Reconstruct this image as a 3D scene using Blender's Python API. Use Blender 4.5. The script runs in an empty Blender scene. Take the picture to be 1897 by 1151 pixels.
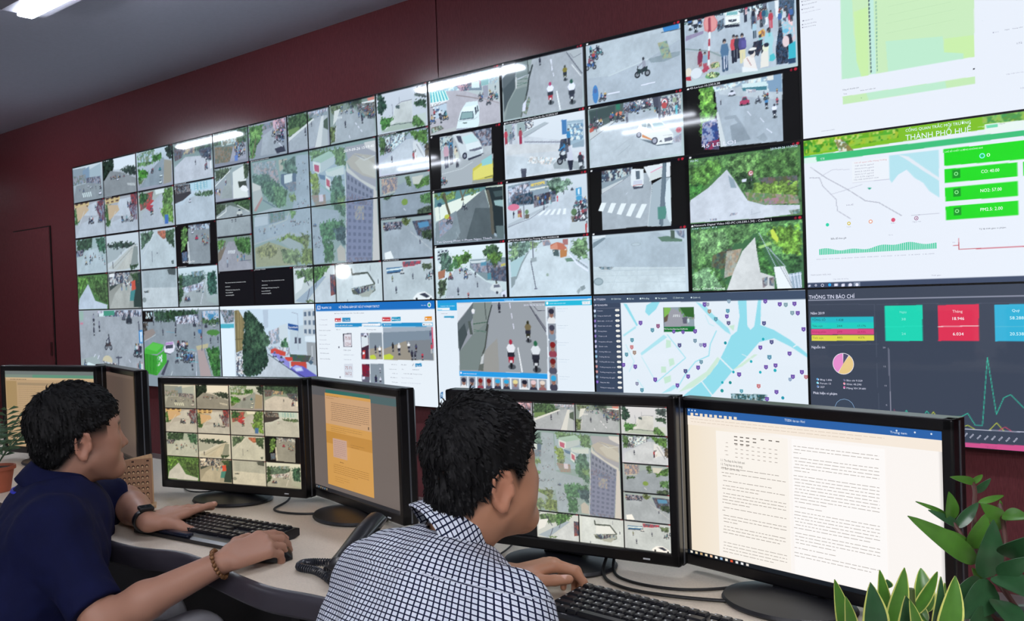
import bpy, bmesh, math, random
import numpy as np
from mathutils import Vector, Matrix
S = bpy.context.scene
COL = S.collection
rnd = random.Random(7)
# ---------------------------------------------------------------- camera, world, exposure
cam_data = bpy.data.cameras.new('camera')
cam = bpy.data.objects.new('camera', cam_data); COL.objects.link(cam)
cam_data.sensor_width = 36.0
cam_data.lens = 33.1113
cam_data.clip_start = 0.05
_R = [[0.761355, 0.647381, -0.035176], [-0.013445, -0.038479, -0.999169], [-0.648196, 0.761195, -0.020592]]
cam.matrix_world = Matrix(((_R[0][0], -_R[1][0], -_R[2][0], 9.1166), (_R[0][1], -_R[1][1], -_R[2][1], -4.2288), (_R[0][2], -_R[1][2], -_R[2][2], 1.342), (0, 0, 0, 1)))
S.camera = cam
W = bpy.data.worlds.new('room_ambience'); S.world = W; W.use_nodes = True
W.node_tree.nodes['Background'].inputs[0].default_value = (0.55, 0.62, 0.8, 1)
W.node_tree.nodes['Background'].inputs[1].default_value = 0.05
S.view_settings.view_transform = 'Standard'; S.view_settings.look = 'None'
S.view_settings.gamma = 1.0; S.view_settings.use_curve_mapping = False
S.view_settings.exposure = 0.0
LAMP_POWER = 58.0        # radiance of the fluorescent diffusers
WALL_TOP = 2.6845        # top edge of the video wall
PW, PH = 1.22, 0.69      # pitch of the video wall displays
CEIL = 3.262
DESK = 0.74
QUAL = 1.0         # resolution of the screen pictures

# ---------------------------------------------------------------- helpers
def lin(c):
    if isinstance(c, str):
        if len(c) == 3: c = ''.join(k * 2 for k in c)
        c = [int(c[i:i + 2], 16) / 255 for i in (0, 2, 4)]
    return tuple((v / 12.92 if v <= 0.04045 else ((v + 0.055) / 1.055) ** 2.4) for v in c)

MATS = {}
def mat(name, col, rough=0.5, spec=0.5, metal=0.0, noise=0.0, scale=20.0, bump=0.0, stretch=(1, 1, 1), emit=0.0, coat=0.0, sheen=0.0):
    if name in MATS: return MATS[name]
    m = bpy.data.materials.new(name); m.use_nodes = True
    nt = m.node_tree; b = nt.nodes['Principled BSDF']
    c = lin(col)
    b.inputs['Base Color'].default_value = (*c, 1); b.inputs['Roughness'].default_value = rough
    b.inputs['Specular IOR Level'].default_value = spec; b.inputs['Metallic'].default_value = metal
    b.inputs['Coat Weight'].default_value = coat; b.inputs['Sheen Weight'].default_value = sheen
    if emit:
        b.inputs['Emission Color'].default_value = (*c, 1); b.inputs['Emission Strength'].default_value = emit
    if noise or bump:
        tc = nt.nodes.new('ShaderNodeTexCoord'); mp = nt.nodes.new('ShaderNodeMapping'); mp.inputs['Scale'].default_value = stretch
        nz = nt.nodes.new('ShaderNodeTexNoise'); nz.inputs['Scale'].default_value = scale; nz.inputs['Detail'].default_value = 5
        nt.links.new(tc.outputs['Object'], mp.inputs[0]); nt.links.new(mp.outputs[0], nz.inputs['Vector'])
        if noise:
            rp = nt.nodes.new('ShaderNodeValToRGB')
            rp.color_ramp.elements[0].position = 0.3; rp.color_ramp.elements[1].position = 0.7
            rp.color_ramp.elements[0].color = (*[v * (1 - noise) for v in c], 1); rp.color_ramp.elements[1].color = (*[min(1, v * (1 + noise)) for v in c], 1)
            nt.links.new(nz.outputs['Fac'], rp.inputs[0]); nt.links.new(rp.outputs[0], b.inputs['Base Color'])
        if bump:
            bp = nt.nodes.new('ShaderNodeBump'); bp.inputs['Strength'].default_value = bump; bp.inputs['Distance'].default_value = 0.002
            nt.links.new(nz.outputs['Fac'], bp.inputs['Height']); nt.links.new(bp.outputs[0], b.inputs['Normal'])
    MATS[name] = m
    return m

def attr_mat(name, rough=0.12, spec=0.5, strength=1.0, emission=True):
    """screen or painted surface whose colour comes from the mesh colour attribute 'picture'"""
    if name in MATS: return MATS[name]
    m = bpy.data.materials.new(name); m.use_nodes = True
    nt = m.node_tree; b = nt.nodes['Principled BSDF']
    a = nt.nodes.new('ShaderNodeAttribute'); a.attribute_name = 'picture'
    b.inputs['Roughness'].default_value = rough; b.inputs['Specular IOR Level'].default_value = spec
    if emission:
        b.inputs['Base Color'].default_value = (0.004, 0.004, 0.005, 1)
        nt.links.new(a.outputs['Color'], b.inputs['Emission Color']); b.inputs['Emission Strength'].default_value = strength
    else:
        nt.links.new(a.outputs['Color'], b.inputs['Base Color'])
    MATS[name] = m
    return m

def link(name, me, m, parent=None, smooth=False):
    o = bpy.data.objects.new(name, me); COL.objects.link(o)
    if m is not None:
        for k in (m if isinstance(m, (list, tuple)) else [m]): me.materials.append(k)
    if parent is not None: o.parent = parent
    if smooth and len(me.polygons): me.polygons.foreach_set('use_smooth', [True] * len(me.polygons))
    return o

def empty(name, loc=(0, 0, 0), rz=0.0):
    o = bpy.data.objects.new(name, None); COL.objects.link(o); o.location = loc; o.rotation_euler = (0, 0, rz); o.empty_display_size = 0.1
    return o

def tag(o, label, cat, group=None):
    o['label'] = label; o['category'] = cat
    if group: o['group'] = group
    return o

def struct(o):
    o['kind'] = 'structure'; return o

class MB:
    """collects simple shapes into one mesh"""
    def __init__(s): s.v = []; s.f = []; s.mi = []
    def add(s, vs, fs, mi=0):
        n = len(s.v); s.v += [tuple(map(float, p)) for p in vs]
        s.f += [tuple(i + n for i in f) for f in fs]; s.mi += [mi] * len(fs)
        return s
    def box(s, a, b, bev=0.0, mi=0, M=None, seg=2):
        bm = bmesh.new(); bmesh.ops.create_cube(bm, size=1)
        c = [(a[i] + b[i]) / 2 for i in range(3)]; d = [abs(b[i] - a[i]) for i in range(3)]
        for v in bm.verts: v.co = Vector((c[0] + v.co.x * d[0], c[1] + v.co.y * d[1], c[2] + v.co.z * d[2]))
        if bev: bmesh.ops.bevel(bm, geom=list(bm.edges), offset=min(bev, min(d) * 0.49), segments=seg, affect='EDGES', profile=0.5)
        if M is not None: bmesh.ops.transform(bm, matrix=M, verts=bm.verts)
        bm.verts.ensure_lookup_table(); bm.verts.index_update()
        s.add([v.co for v in bm.verts], [[v.index for v in f.verts] for f in bm.faces], mi); bm.free()
        return s
    def tube(s, pts, r, n=10, mi=0, cap=True):
        pts = [Vector(p) for p in pts]; rs = r if isinstance(r, (list, tuple)) else [r] * len(pts)
        rings = []; up = None
        for i, p in enumerate(pts):
            t = (pts[min(i + 1, len(pts) - 1)] - pts[max(i - 1, 0)]).normalized()
            if up is None: up = Vector((0, 0, 1)) if abs(t.z) < 0.9 else Vector((1, 0, 0))
            x = t.cross(up).normalized(); up = x.cross(t).normalized()
            rings.append([p + (x * math.cos(2 * math.pi * k / n) + up * math.sin(2 * math.pi * k / n)) * rs[i] for k in range(n)])
        return s.rings(rings, cap, mi)
    def rings(s, rings, cap=True, mi=0, closed=True):
        n = len(rings[0]); vs = [p for r in rings for p in r]; fs = []
        for i in range(len(rings) - 1):
            for k in range(n if closed else n - 1):
                fs.append((i * n + k, i * n + (k + 1) % n, (i + 1) * n + (k + 1) % n, (i + 1) * n + k))
        if cap: fs.append(tuple(range(n - 1, -1, -1))); fs.append(tuple((len(rings) - 1) * n + k for k in range(n)))
        return s.add(vs, fs, mi)
    def lathe(s, prof, c=(0, 0, 0), n=28, mi=0, sx=1.0, sy=1.0):
        rings = [[(c[0] + r * sx * math.cos(2 * math.pi * k / n), c[1] + r * sy * math.sin(2 * math.pi * k / n), c[2] + z) for k in range(n)] for r, z in prof]
        return s.rings(rings, True, mi)
    def prism(s, poly, z0, z1, mi=0):
        n = len(poly)
        vs = [(p[0], p[1], z0) for p in poly] + [(p[0], p[1], z1) for p in poly]
        fs = [tuple(range(n - 1, -1, -1)), tuple(range(n, 2 * n))] + [(k, (k + 1) % n, n + (k + 1) % n, n + k) for k in range(n)]
        return s.add(vs, fs, mi)
    def build(s, name, m, parent=None, smooth=False):
        me = bpy.data.meshes.new(name); me.from_pydata(s.v, [], s.f); 
        o = link(name, me, m, parent, smooth)
        if isinstance(m, (list, tuple)) and len(m) > 1: me.polygons.foreach_set('material_index', s.mi)
        me.update()
        if smooth:
            try: me.set_sharp_from_angle(angle=math.radians(40))
            except Exception: pass
        return o
# ---------------------------------------------------------------- pictures shown on the screens
FEEDS="""
@ k00
F bcc bbb
A b9b2bb 4895 34 5165 100 5478 222 5473 341 5118 322 4894 334
X dee 9bc 3 4889 -4 5488 13 5485 77 5320 120 4892 76
X 9ab 456 2 5009 5 5255 2 5251 83 5116 76 5022 50
X c9a 556 2 5117 60 5338 31 5340 129 5165 110
P 789 5230 95 5334 102 5340 134 5236 117
P dee 5259 74 5322 75 5320 115 5257 107
P 8bb 5338 21 5393 16 5396 107 5334 107
X bcc 9ab 1 5400 17 5468 19 5470 110 5403 109
K 3 16 25 45 5318 145 5471 230
P 99a 5348 110 5389 111 5389 182 5351 181
L 877 5 5128 130 5234 157 5317 181
L 988 4 5310 170 5471 230
P dfe 4900 77 5035 84 5068 147 4904 142
Z 4bc 6 4900 77 5035 84 5068 147 4904 142
P eee 4900 142 5068 147 5046 154 4903 169
W 877 27 4903 169 4993 LOC
L 556 4 4903 171 5045 164
P bcd 4933 168 5045 164 5042 237 4937 249
K 5 9 42 63 4901 206 5039 285
P dee 5211 185 5302 191 5314 237 5309 328 5295 347 5287 356 5117 338 5134 288 5159 234 5181 211
P 456 5169 238 5264 247 5266 291 5149 284
P 8aa 5172 242 5257 250 5259 285 5156 279
P eff 5181 211 5273 215 5294 213 5265 245 5169 235
P 334 5276 226 5288 223 5293 259 5283 273
P 334 5294 218 5301 218 5308 251 5299 260
L 99a 2 5134 288 5269 297 5298 285
P 344 5177 303 5212 307 5210 312 5176 309
P 99a 5117 332 5288 346 5280 357 5117 343
X aba 665 2 4904 297 4987 293 5015 318 4902 335
@ k01
F bbc abb
A a9adb5 5728 22 5978 17 6078 166 6076 343 5630 339 5688 196
A 909a96 5501 155 5705 101 5734 19 5703 8 5699 100 5687 225 5643 336 5506 336
P 7a8886 5606 19 5697 7 5705 101 5608 114
P e6ebee 5506 21 5619 12 5546 58 5505 86
P 565f63 5504 96 5619 12 5603 98 5573 167 5513 197 5501 165
P 454f53 5508 156 5603 98 5599 166 5537 241 5508 296
P 788583 5544 242 5606 172 5696 168 5687 225 5637 335 5513 337
L 465 3 5614 120 5704 125
L 576 3 5614 139 5690 147
L 576 3 5613 154 5697 148
L 343b3a 6 5697 7 5702 100 5715 88
L 343b3a 11 5732 57 5704 125 5692 187 5666 261
L 5a5f58 9 5680 224 5659 270 5637 335
X 898 665 2 5645 307 5699 227 5711 248 5676 331
P ccc 5602 103 5614 105 5612 169 5603 167
O dee 8 5615 56
P dde 5653 264 5680 243 5670 306 5645 307
P b0b5ba 5978 17 6077 31 6075 157
L 334 4 5978 31 6028 97 6078 162
L 556 2 6001 40 6023 68 6076 54
L eee 5 6010 103 6071 175
L eef 4 5869 48 5872 111
D eef 4 3 5863 47 5888 166
P f4f6f8 5896 230 5905 230 5926 338 5916 339
M 223 445 222 48 5788 67
M 332 872 332 87 5962 184
M b23 eef b36 126 5855 297
M 334 eef 254 136 6004 318
@ k02
F bcc abc
A aeb8c4 6113 5 6696 27 6693 337 6113 340
A b8c2cb 6113 19 6559 -1 6696 34 6694 99 6505 163 6256 208 6118 198
L c8d2d8 7 6256 208 6505 163
A 8e9ca5 6505 163 6615 157 6692 158 6691 178 6598 194 6520 186
X 9a8 788 3 6563 93 6618 91 6645 183 6591 179
P 2a7fd0 6590 5 6689 9 6692 43 6604 48
P 8cd 6589 11 6689 9 6689 19 6589 21
L 456 4 6588 45 6696 47
L eef 5 6457 291 6540 289
L eef 6 6246 303 6320 303
S 233 99a 102 6466 251 1
K 8 6 49 77 6124 71 6203 156
L 778 4 6117 13 6196 14
E 3a7ec8 6165 291 19 49
E 46a 6164 273 12 13
K 9 2 42 56 6192 324 6234 352
@ k03
F bcd bcc
A b8c2ce 6726 14 7082 22 7305 88 7298 330 6961 323 6724 310
A 98a 6726 116 6826 98 6827 84 6727 92
A b4b8bd 6725 165 6904 203 6918 237 6908 293 6724 310
L 899 7 6725 155 6858 191 6918 226
X dee 345 1 6722 3 7154 12 7153 45 7026 40 6917 30 6722 24
T 7bb08a 6726 24 6758 14 6761 46 6725 42
K 11 8 55 76 6750 19 6823 90
X 334 678 1 6893 60 6940 46 6938 93 6907 107
P 667 7143 9 7165 11 7163 73 7145 73
P 9ab 7172 16 7224 21 7222 99 7173 85
P eee 7203 16 7224 21 7222 102 7208 99
P 3a4f66 7224 21 7300 38 7297 112 7222 96
X 345 568 1 7224 27 7279 33 7277 108 7222 102
P 223 6938 83 7021 86 7020 103 6946 95
P f6f6f2 6948 23 6971 15 7008 19 7026 40 7024 91 6946 84
P 7bb 6956 22 7012 27 7013 44 6955 37
P bdd 6959 19 7008 25 7008 28 6959 24
P 334 6962 59 7007 65 7006 73 6984 75 6965 68
O eff 3 6984 68
L 344 3 6946 83 7021 86
L ccb 2 6947 40 7026 50
H 445 334 70 7054 87
H c35 fcc 50 7059 51
Q 5 12 60 86 7083 90 7164 130
H 223 346 63 7094 95
H acd 456 80 7098 173
H 257 678 73 7147 113
H c34 d45 85 7182 143
H d35 fcc 84 7279 163
Q 7 8 55 84 7222 106 7296 167
P f0a840 7117 150 7143 139 7153 154 7149 176 7120 177
X fb4 a64 1 7117 150 7146 143 7149 173 7120 174
P e87a7a 6828 46 6837 20 6860 11 6887 20 6905 52 6904 79 6888 97 6861 101 6834 86
P f0908c 6834 47 6842 25 6864 17 6885 27 6898 50 6897 78 6881 92 6857 94 6839 79
P a33040 6856 31 6869 31 6868 99 6853 98
L a34 13 6862 32 6860 99
L eee 12 6861 101 6859 136
L b34 11 6858 135 6856 168
L eee 10 6856 169 6853 192
L b34 10 6854 193 6851 234
L eee 10 6852 235 6851 269
H 4a6f96 3a5070 157 6939 299
P eef 6934 226 6938 227 6937 292 6932 294
P eef 6947 228 6951 229 6949 287 6945 289
H e2404a 223 135 6989 267
H 334 223 115 7006 253
H 4b4386 e8d8a0 141 7033 275
P 5a50a0 7029 173 7055 174 7053 211 7028 206
H 824 a44 87 6805 254
P 8a2340 6791 202 6819 194 6822 229 6790 248
H 8aaac0 b45 100 6831 286
P c03850 6812 276 6848 258 6855 277 6819 291
E ca9 6883 264 29 17
X cd8 564 1 6860 257 6902 251 6913 277 6867 277
E 6a6 6869 312 40 15
X de9 3a4a30 1 6835 301 6866 293 6908 310 6896 325 6857 324
E eeddc4 6737 273 18 21
E dfe3e8 6780 286 31 26
P c23 6722 295 6748 296 6751 318 6723 313
S 223 8cc 100 7117 264 1
X 223 334 1 7091 192 7138 188 7133 227 7114 263 7096 253
H 9fd4dc 9fd4dc 158 7170 293
H 44484c 6cc 39 7173 181
P f0e6d8 7128 259 7147 236 7165 236 7166 319 7123 321
E eec 7152 230 16 18
E 223 7156 218 13 10
P 3fc4cc 7171 270 7192 264 7202 289 7187 300 7170 297
P f5e8e0 7037 265 7059 253 7092 262 7108 329 7035 323
E eedcd0 7085 248 14 18
E 223 7078 236 16 13
E f4eee6 7086 224 20 7
P eee 7029 298 7108 322 7108 332 7028 325
L a55 3 7055 262 7076 300
X 1a2030 3a4a66 1 7220 151 7248 151 7266 252 7260 323 7204 320 7203 247
X 9cd e8c4c4 1 7232 111 7296 161 7301 220 7245 242
P 223 7254 191 7281 190 7287 230 7273 247
E eecccc 7253 220 17 26
P 28b8cc 7266 239 7301 227 7300 308 7264 304
P 223c60 7261 304 7298 304 7298 327 7263 327
E 6bd 7254 172 17 10
@ k10
F 111 111
A b0b4b8 4973 365 5404 373 5400 567 4976 518
X 99a 556 3 5252 366 5405 366 5400 470 5305 465
X bcc 567 3 4973 372 5085 372 5092 424 4979 453
P d0d6da 5085 365 5243 368 5307 430 5333 483 5331 517 5185 543 5157 525 5122 427
P bfe0e0 5163 390 5252 380 5298 429 5191 436
P dfe8ea 5191 436 5297 432 5333 483 5322 509 5206 517
P 445 5114 376 5154 381 5171 434 5132 414
P 667 5218 475 5324 467 5324 481 5227 491
L 334 6 5196 530 5332 510
O 223 18 5179 506
O 889 10 5179 506
H 3a7aa8 334 129 5067 515
H d8c8a8 334 100 5107 534
P a8acb0 4980 503 5411 521 5402 694 4971 689
P c4ccd2 5177 477 5314 493 5318 514 5211 534 5177 526
O 223 20 5181 506
O 889 11 5181 506
P 334 5206 525 5318 510 5318 520 5211 538
H c9a 445 159 5025 559
H 556 223 125 5067 543
H ccb 223 108 5116 565
P d4c43a 5242 591 5310 566 5354 563 5409 561 5403 682 5238 677
P eadc5a 5247 608 5321 576 5408 578 5405 642 5339 651 5244 662
P 8cc 5316 551 5400 524 5403 577 5320 584
P 998 5239 661 5349 664 5404 662 5403 686 5232 681
L 554 4 5339 655 5405 650
L c4c8ca 5 4981 596 5152 581 5244 550
K 12 5 34 51 4973 646 5019 676
@ k11
F e0e4ea d4d8e0
A d0d4dc 5509 416 5957 515 6074 530 6073 557 5512 486
P 9aa 5508 366 5718 367 5723 397 5599 448 5513 477
X bbc 556 2 5564 364 5603 365 5605 459 5566 464
P c8d0d4 5583 372 5603 370 5605 459 5586 462
X eee 445 1 5661 368 5725 367 5723 406 5665 418
P b0b8be 5632 433 5805 389 5835 398 5657 461
L 889 2 5638 458 5835 400
H c34 a34 94 5516 482
H 678 889 79 5552 487
H b03848 a24 93 5627 489
L 889 7 5656 483 5921 517
P 3a76b8 5926 396 5962 397 5962 477 5929 478
P 9ab4c6 5965 407 6078 414 6073 553 5962 539
Q 2 1 2 2 5965 407 5965 407
L cde 2 5964 421 6077 428
X dee 68a 2 5973 427 6072 432 6069 520 5969 516
A d4d4d6 5510 477 5907 528 5903 626 5505 580
P 8fa4b4 5997 539 6078 524 6076 562 5996 559
H 2a80c0 334 97 5972 543
X 1a2a50 445 2 5917 503 5958 502 5962 593 5896 592
S 223 2a80c0 117 5932 629 1
H ccd 334 104 5973 634
A d2d6dc 5506 541 5889 564 6076 587 6071 706 5510 689
A c8d0d8 5516 550 5650 566 5846 666 5510 689
X eee bbb 2 5691 571 5887 602 5847 635 5669 607
O 334 13 5641 651
P 445 5621 641 5662 646 5657 688 5626 687
P 556 5622 633 5662 636 5665 648 5619 645
A a0a8ac 5857 637 5896 611 6074 646 6072 687 5865 660
S 223 556 121 5943 643 1
P ccd 5955 580 5993 577 6000 630 5958 629
P 223 5958 625 6000 627 5989 682 5970 680
K 21 2 82 104 6026 678 6072 687
@ k12
F 9aa bcc
A c0c8d0 6121 532 6296 456 6383 424 6691 457 6683 674 6115 683
A b0b8c2 6229 483 6415 411 6686 469 6684 520 6454 474
P 4a5a56 6117 371 6343 365 6340 427 6252 459 6124 482
P 3a4a48 6122 381 6289 370 6287 419 6131 442
P 2a7a5a 6294 366 6321 363 6320 397 6296 395
X 99a 445 2 6342 369 6525 358 6523 410 6383 424 6340 422
X eee 667 1 6406 366 6525 362 6524 393 6426 391
P 445 6520 362 6561 364 6553 441 6533 438
P 556 6556 359 6576 360 6566 490 6554 484
X ccc 556 2 6570 374 6689 367 6686 469 6571 478
Q 31 10 30 43 6533 438 6656 482
P 9a8 6640 385 6664 385 6663 410 6641 409
K 14 10 35 48 6383 406 6512 439
O d45 18 6593 400
O fff 14 6593 400
O 556 8 6593 400
O c44 16 6591 416
H 5bc 5bc 55 6661 470
H 889 445 43 6620 464
E e87a5a 6314 418 24 12
K 15 5 40 58 6259 424 6339 467
K 16 7 41 59 6119 449 6234 502
O c54 14 6132 483
H 889 556 66 6362 470
P c8ccce 6117 495 6275 448 6280 458 6121 537
L 556 2 6119 532 6280 458 6340 436
L 445 4 6170 374 6165 492
P 667480 6430 568 6636 617 6631 620 6541 617 6450 575
P f2f2ee 6421 518 6449 478 6485 472 6566 490 6605 530 6638 565 6639 595 6627 611 6536 612 6517 584 6445 566 6425 545
P 7a8f96 6448 491 6482 483 6481 515 6453 505
P 6a7f86 6487 492 6500 494 6526 537 6483 518
P 8fb0b6 6515 496 6571 500 6605 533 6529 533
P e88a4a 6451 544 6512 579 6512 585 6451 560
O 445 16 6433 546
O aab 10 6433 546
O 445 19 6527 589
O aab 12 6527 589
P 667 6585 584 6630 581 6632 599 6587 602
P 445 6552 599 6565 590 6572 600
L bbb 2 6578 570 6633 571
E d86a78 6671 552 17 14
W a34 14 6659 557 6682 SE
L b4bcc4 5 6279 607 6334 578 6410 543
L aab4bc 4 6300 636 6376 592
X bbc 99a 1 6632 590 6685 571 6683 614 6641 613
@ k13
F 111 111
A aab4c0 6877 342 7226 365 7226 681 6902 668
A bcc4cc 6877 355 7018 353 7230 439 7228 488 6903 411
X dee 9ab 3 6804 349 7232 360 7229 451 7017 391 6883 394
P d4e8e8 7024 380 7152 389 7155 427 7030 412
P 3a7a8a 7023 399 7152 411 7151 429 7030 415
P 7a9aba 7153 364 7226 365 7229 451 7164 440
P e8e4dc 7153 361 7186 364 7186 388 7156 386
T 6ab23a 6796 361 6862 365 6887 460 6878 523 6862 560 6795 602
T 8acc4a 6803 381 6854 383 6874 445 6815 449
P d4d8da 6883 498 6894 493 6934 669 6902 668
P 3a9a5a 6863 553 6885 543 6890 602 6865 605
X 2a3a80 99b 3 6805 538 6885 524 6896 622 6852 655 6797 649
X a24 446 3 6838 634 6896 629 6894 680 6808 669
L 9aa4b0 16 6935 531 6984 532 7037 609
A 8e98a4 6955 572 7011 561 7063 651 6966 657
A 97a1ac 7090 648 7131 628 7150 662 7130 672
C dde 29 6971 428
C c0305a 39 7036 483
H 445 445 26 6910 463
S 334 556 37 7106 487 1
M 223 3a80c0 334 52 7148 519
M a34 c45 334 37 7202 508
M 334 eef 334 68 7187 568
K 22 5 25 31 7130 454 7203 478
L eef 3 7050 516 7067 538
L eef 4 7145 612 7171 634
L eef 3 7114 557 7133 579
X eee aab 2 7044 408 7098 417 7097 430 7050 428
W eef 27 6797 662 6983 45 LE LOI
@ k20
F d4e0c8 9ab
P e8eedc 4909 725 5336 716 5335 740 5198 802 5056 865 4912 888
P 5a8a8a 4910 700 5347 709 5335 732 5189 751 4905 802
T 7a9a4a 4909 725 5087 717 5096 768 4979 766
L 5a5038 20 4993 725 5013 794 5039 864
L 6a6048 12 5134 713 5154 773
L 6a6048 10 5142 772 5179 717
L 6a6048 7 5224 730 5236 714
T 6a8a4a 5168 716 5303 713 5291 736 5212 745
A 6a7276 5330 723 5364 824 5388 1005 5472 1034 4899 1033 4912 897 5092 843
A 4e5659 5253 831 5385 842 5398 1022 5164 1024
A 7e8a90 4912 897 5093 835 5121 971 5072 1026 4905 1033
X 889 99a 3 4936 890 5068 866 5053 932 4943 993
P 1e2628 5336 716 5476 722 5474 1035 5399 989 5374 825
P 3a4a4a 5400 746 5475 746 5474 778 5415 780
P 8fb0ae 5403 799 5473 801 5473 842 5412 828
P 5a6a6a 5412 950 5478 954 5474 1035 5419 1023
L 6a7070 13 5376 793 5384 858 5390 956
L 5a5244 24 5357 742 5380 826 5388 989
E c4c83a 5015 866 26 15
S 556 a33 59 5030 914 1
E 2a4a60 4950 787 20 14
L 9aa 5 4947 797 4949 874
K 24 2 33 50 5075 842 5174 825
L 9aa4aa 5 5086 968 5108 1003
W dde 19 4911 1025 5377 Tea Quong Phiet + Pham Ngoc Thach
@ k21
F d4dce4 c4ccd4
A c6ced8 5506 989 5736 911 5877 838 5975 778 6022 775 6005 955 5936 1025 5504 1028
P 8a9aa8 5518 726 5785 706 5842 758 5779 844 5513 853
X ccd 667 3 5518 742 5684 719 5681 797 5525 822
X 2a3a4a 667 3 5547 792 5702 775 5709 846 5545 840
P e8e8dc 5682 758 5822 752 5827 760 5682 769
P e8c85a 5689 731 5794 722 5793 741 5693 745
W 47a 16 5713 743 5788 HOA
T 7a9a84 5794 730 5920 720 5986 749 5937 790 5869 806 5821 779
T 4a6a4a 5841 773 5889 770 5888 808 5840 804
X 778 334 3 5711 799 5870 783 5867 844 5708 869
Q 33 8 31 46 5718 870 5838 842
K 25 8 30 45 5990 863 6073 900
E e86a8a 5555 853 44 19
Q 35 6 40 48 5520 918 5614 909
P b4bcc4 5508 949 5808 862 5817 871 5507 973
L 778 3 5507 965 5675 929 5807 870
O 6a8a5a 14 5654 888
P 6a5a4a 5640 903 5671 902 5670 925 5642 927
L 556 5 5627 736 5634 926
Z f0f4f6 5 5777 887 5951 890 5950 924 5726 914
O 5a7a4a 20 5993 916
P 7a6a5a 5971 937 6015 939 6009 970 5976 971
P 3a9ad0 6008 785 6050 784 6050 827 6009 827
P 3a9ad0 6010 831 6048 830 6047 854 6011 854
P def 6023 791 6036 790 6035 822 6024 822
K 26 6 52 75 6017 903 6073 990
S 334 eee 67 6050 992 1
P c4ccd0 5967 974 6074 967 6072 1034 5955 1027
H d34 d34 38 5879 846
H 445 334 23 5926 812
C 445 15 5984 794
H 778 445 35 5782 887
P c33 6064 989 6077 982 6076 1038 6067 1038
@ k22
F 111 111
A a6adb5 6182 838 6384 746 6488 750 6503 817 6469 1027 6183 1029
P 8a98a2 6189 710 6385 709 6384 746 6303 782 6184 831
X bcc 445 3 6189 710 6377 708 6375 745 6258 770 6186 770
P c8ccce 6185 808 6321 769 6330 777 6183 839
L 889 3 6184 835 6330 774
P e4e6e8 6455 717 6616 710 6613 785 6555 782 6495 794
P d8dcd8 6497 751 6565 736 6563 780 6486 797
L e8a 4 6497 751 6565 729
P a8b4bc 6507 810 6563 787 6613 785 6608 1037 6469 1030
L c8ced2 4 6503 817 6469 1027
P 5a6a7a 6570 712 6593 711 6579 919 6554 1026 6538 1024
L 667480 17 6578 712 6554 1026
P 4a8a7a 6532 933 6591 934 6576 998 6532 998
P d4e0e4 6589 811 6615 785 6611 1030 6589 999 6576 897
P 445 6378 797 6452 797 6447 826 6390 828
P e4e8ea 6376 723 6394 721 6455 728 6452 805 6438 818 6382 812 6373 804
P 5a6672 6404 733 6430 735 6431 777 6407 778
P ccd 6391 784 6444 785 6443 804 6386 804
L c44 3 6386 809 6443 807
Z ecf0f0 5 6171 879 6491 915 6445 988 6150 920
L dde 2 6340 849 6354 840
@ k23
F 4a7a3a 4a7a3a
T 5a8c46 6722 711 7300 726 7299 988 7024 923 6931 777 6724 896
T 6aaa40 6729 754 6856 727 6916 775 6829 842 6724 882
T 4a9a3a 6726 839 6805 840 6788 888 6723 903
T 7ab458 6932 749 7111 716 7180 791 7071 833 6982 817
T 5c9040 7081 753 7300 733 7296 857 7107 837
T 3a5a30 6975 816 7064 812 7077 867 7025 889
X 6a5a5a 4a5a3a 3 7092 842 7289 849 7295 902 7120 872
T 8ab43e 7077 867 7288 882 7294 935 7175 937 7061 913
X a08a7a 6a8a4a 3 7024 903 7287 941 7296 981 7124 969 7038 945
X a87a88 8a8a5a 3 7118 945 7231 942 7216 974 7131 973
A d0d2dc 6931 784 6974 843 6995 880 7038 945 7124 973 7299 988 7298 1027 7101 1035 6719 1030 6723 917 6828 863
P 8fa0ac 6937 812 6967 836 6980 878 6950 875 6944 847
L b4b8c4 3 7058 988 7054 1014 7101 1005
X bbc 889 3 6946 999 6984 998 6976 1008 6938 1012
X bbc 778 3 6830 1018 6869 1017 6869 1027 6834 1028
X 9a9 676 3 7243 1009 7298 1007 7298 1027 7256 1030
O c43850 13 7057 815
O f4f4f4 9 7057 815
O c44 5 7058 814
L 667 3 7058 825 7060 852
P dde 7008 840 7034 839 7033 853 7011 854
W def 16 7161 717 7296 2019-09-26 11:39:52
W def 14 6732 725 6777 PO PC
@ k30
F e8f0f2 bcc
A b4bcc4 5081 1178 5156 1190 5320 1279 5479 1341 5477 1381 4971 1382 5001 1268
P b4c4ca 4915 1068 4963 1062 4972 1131 4923 1154
B c8d4d8 445 3 3 4913 1072 5011 1065 5008 1124 4912 1137
T 5a7a6a 4938 1095 5010 1073 5031 1134 5052 1185 4944 1207
T 5a8a3a 5043 1126 5172 1091 5216 1118 5169 1157 5052 1185
T 4a7a4a 5054 1135 5090 1128 5063 1194 4992 1208
P 7a8a90 5192 1142 5478 1139 5482 1284 5320 1271 5190 1191
P d0d8da 5192 1150 5326 1148 5314 1164 5203 1163
X 667 99a 3 5191 1166 5477 1171 5474 1236 5234 1218
T 4a6a42 5295 1097 5374 1061 5438 1089 5456 1154 5390 1192 5327 1140
T 6a9a3a 5327 1124 5394 1103 5457 1138 5412 1177 5337 1149
L 4a4438 13 5396 1176 5401 1298
L 445 8 5336 1173 5338 1247
P 4a8aa8 5281 1162 5326 1160 5325 1181 5280 1183
P 4a8a9a 5333 1230 5366 1227 5364 1264 5331 1267
P c8b84a 5444 1178 5478 1176 5478 1188 5443 1194
X 445 667 3 5357 1199 5481 1196 5477 1284 5364 1272
P b06a4a 4914 1205 4981 1191 4972 1242 4918 1253
L dde 12 4984 1234 4927 1309
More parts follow.
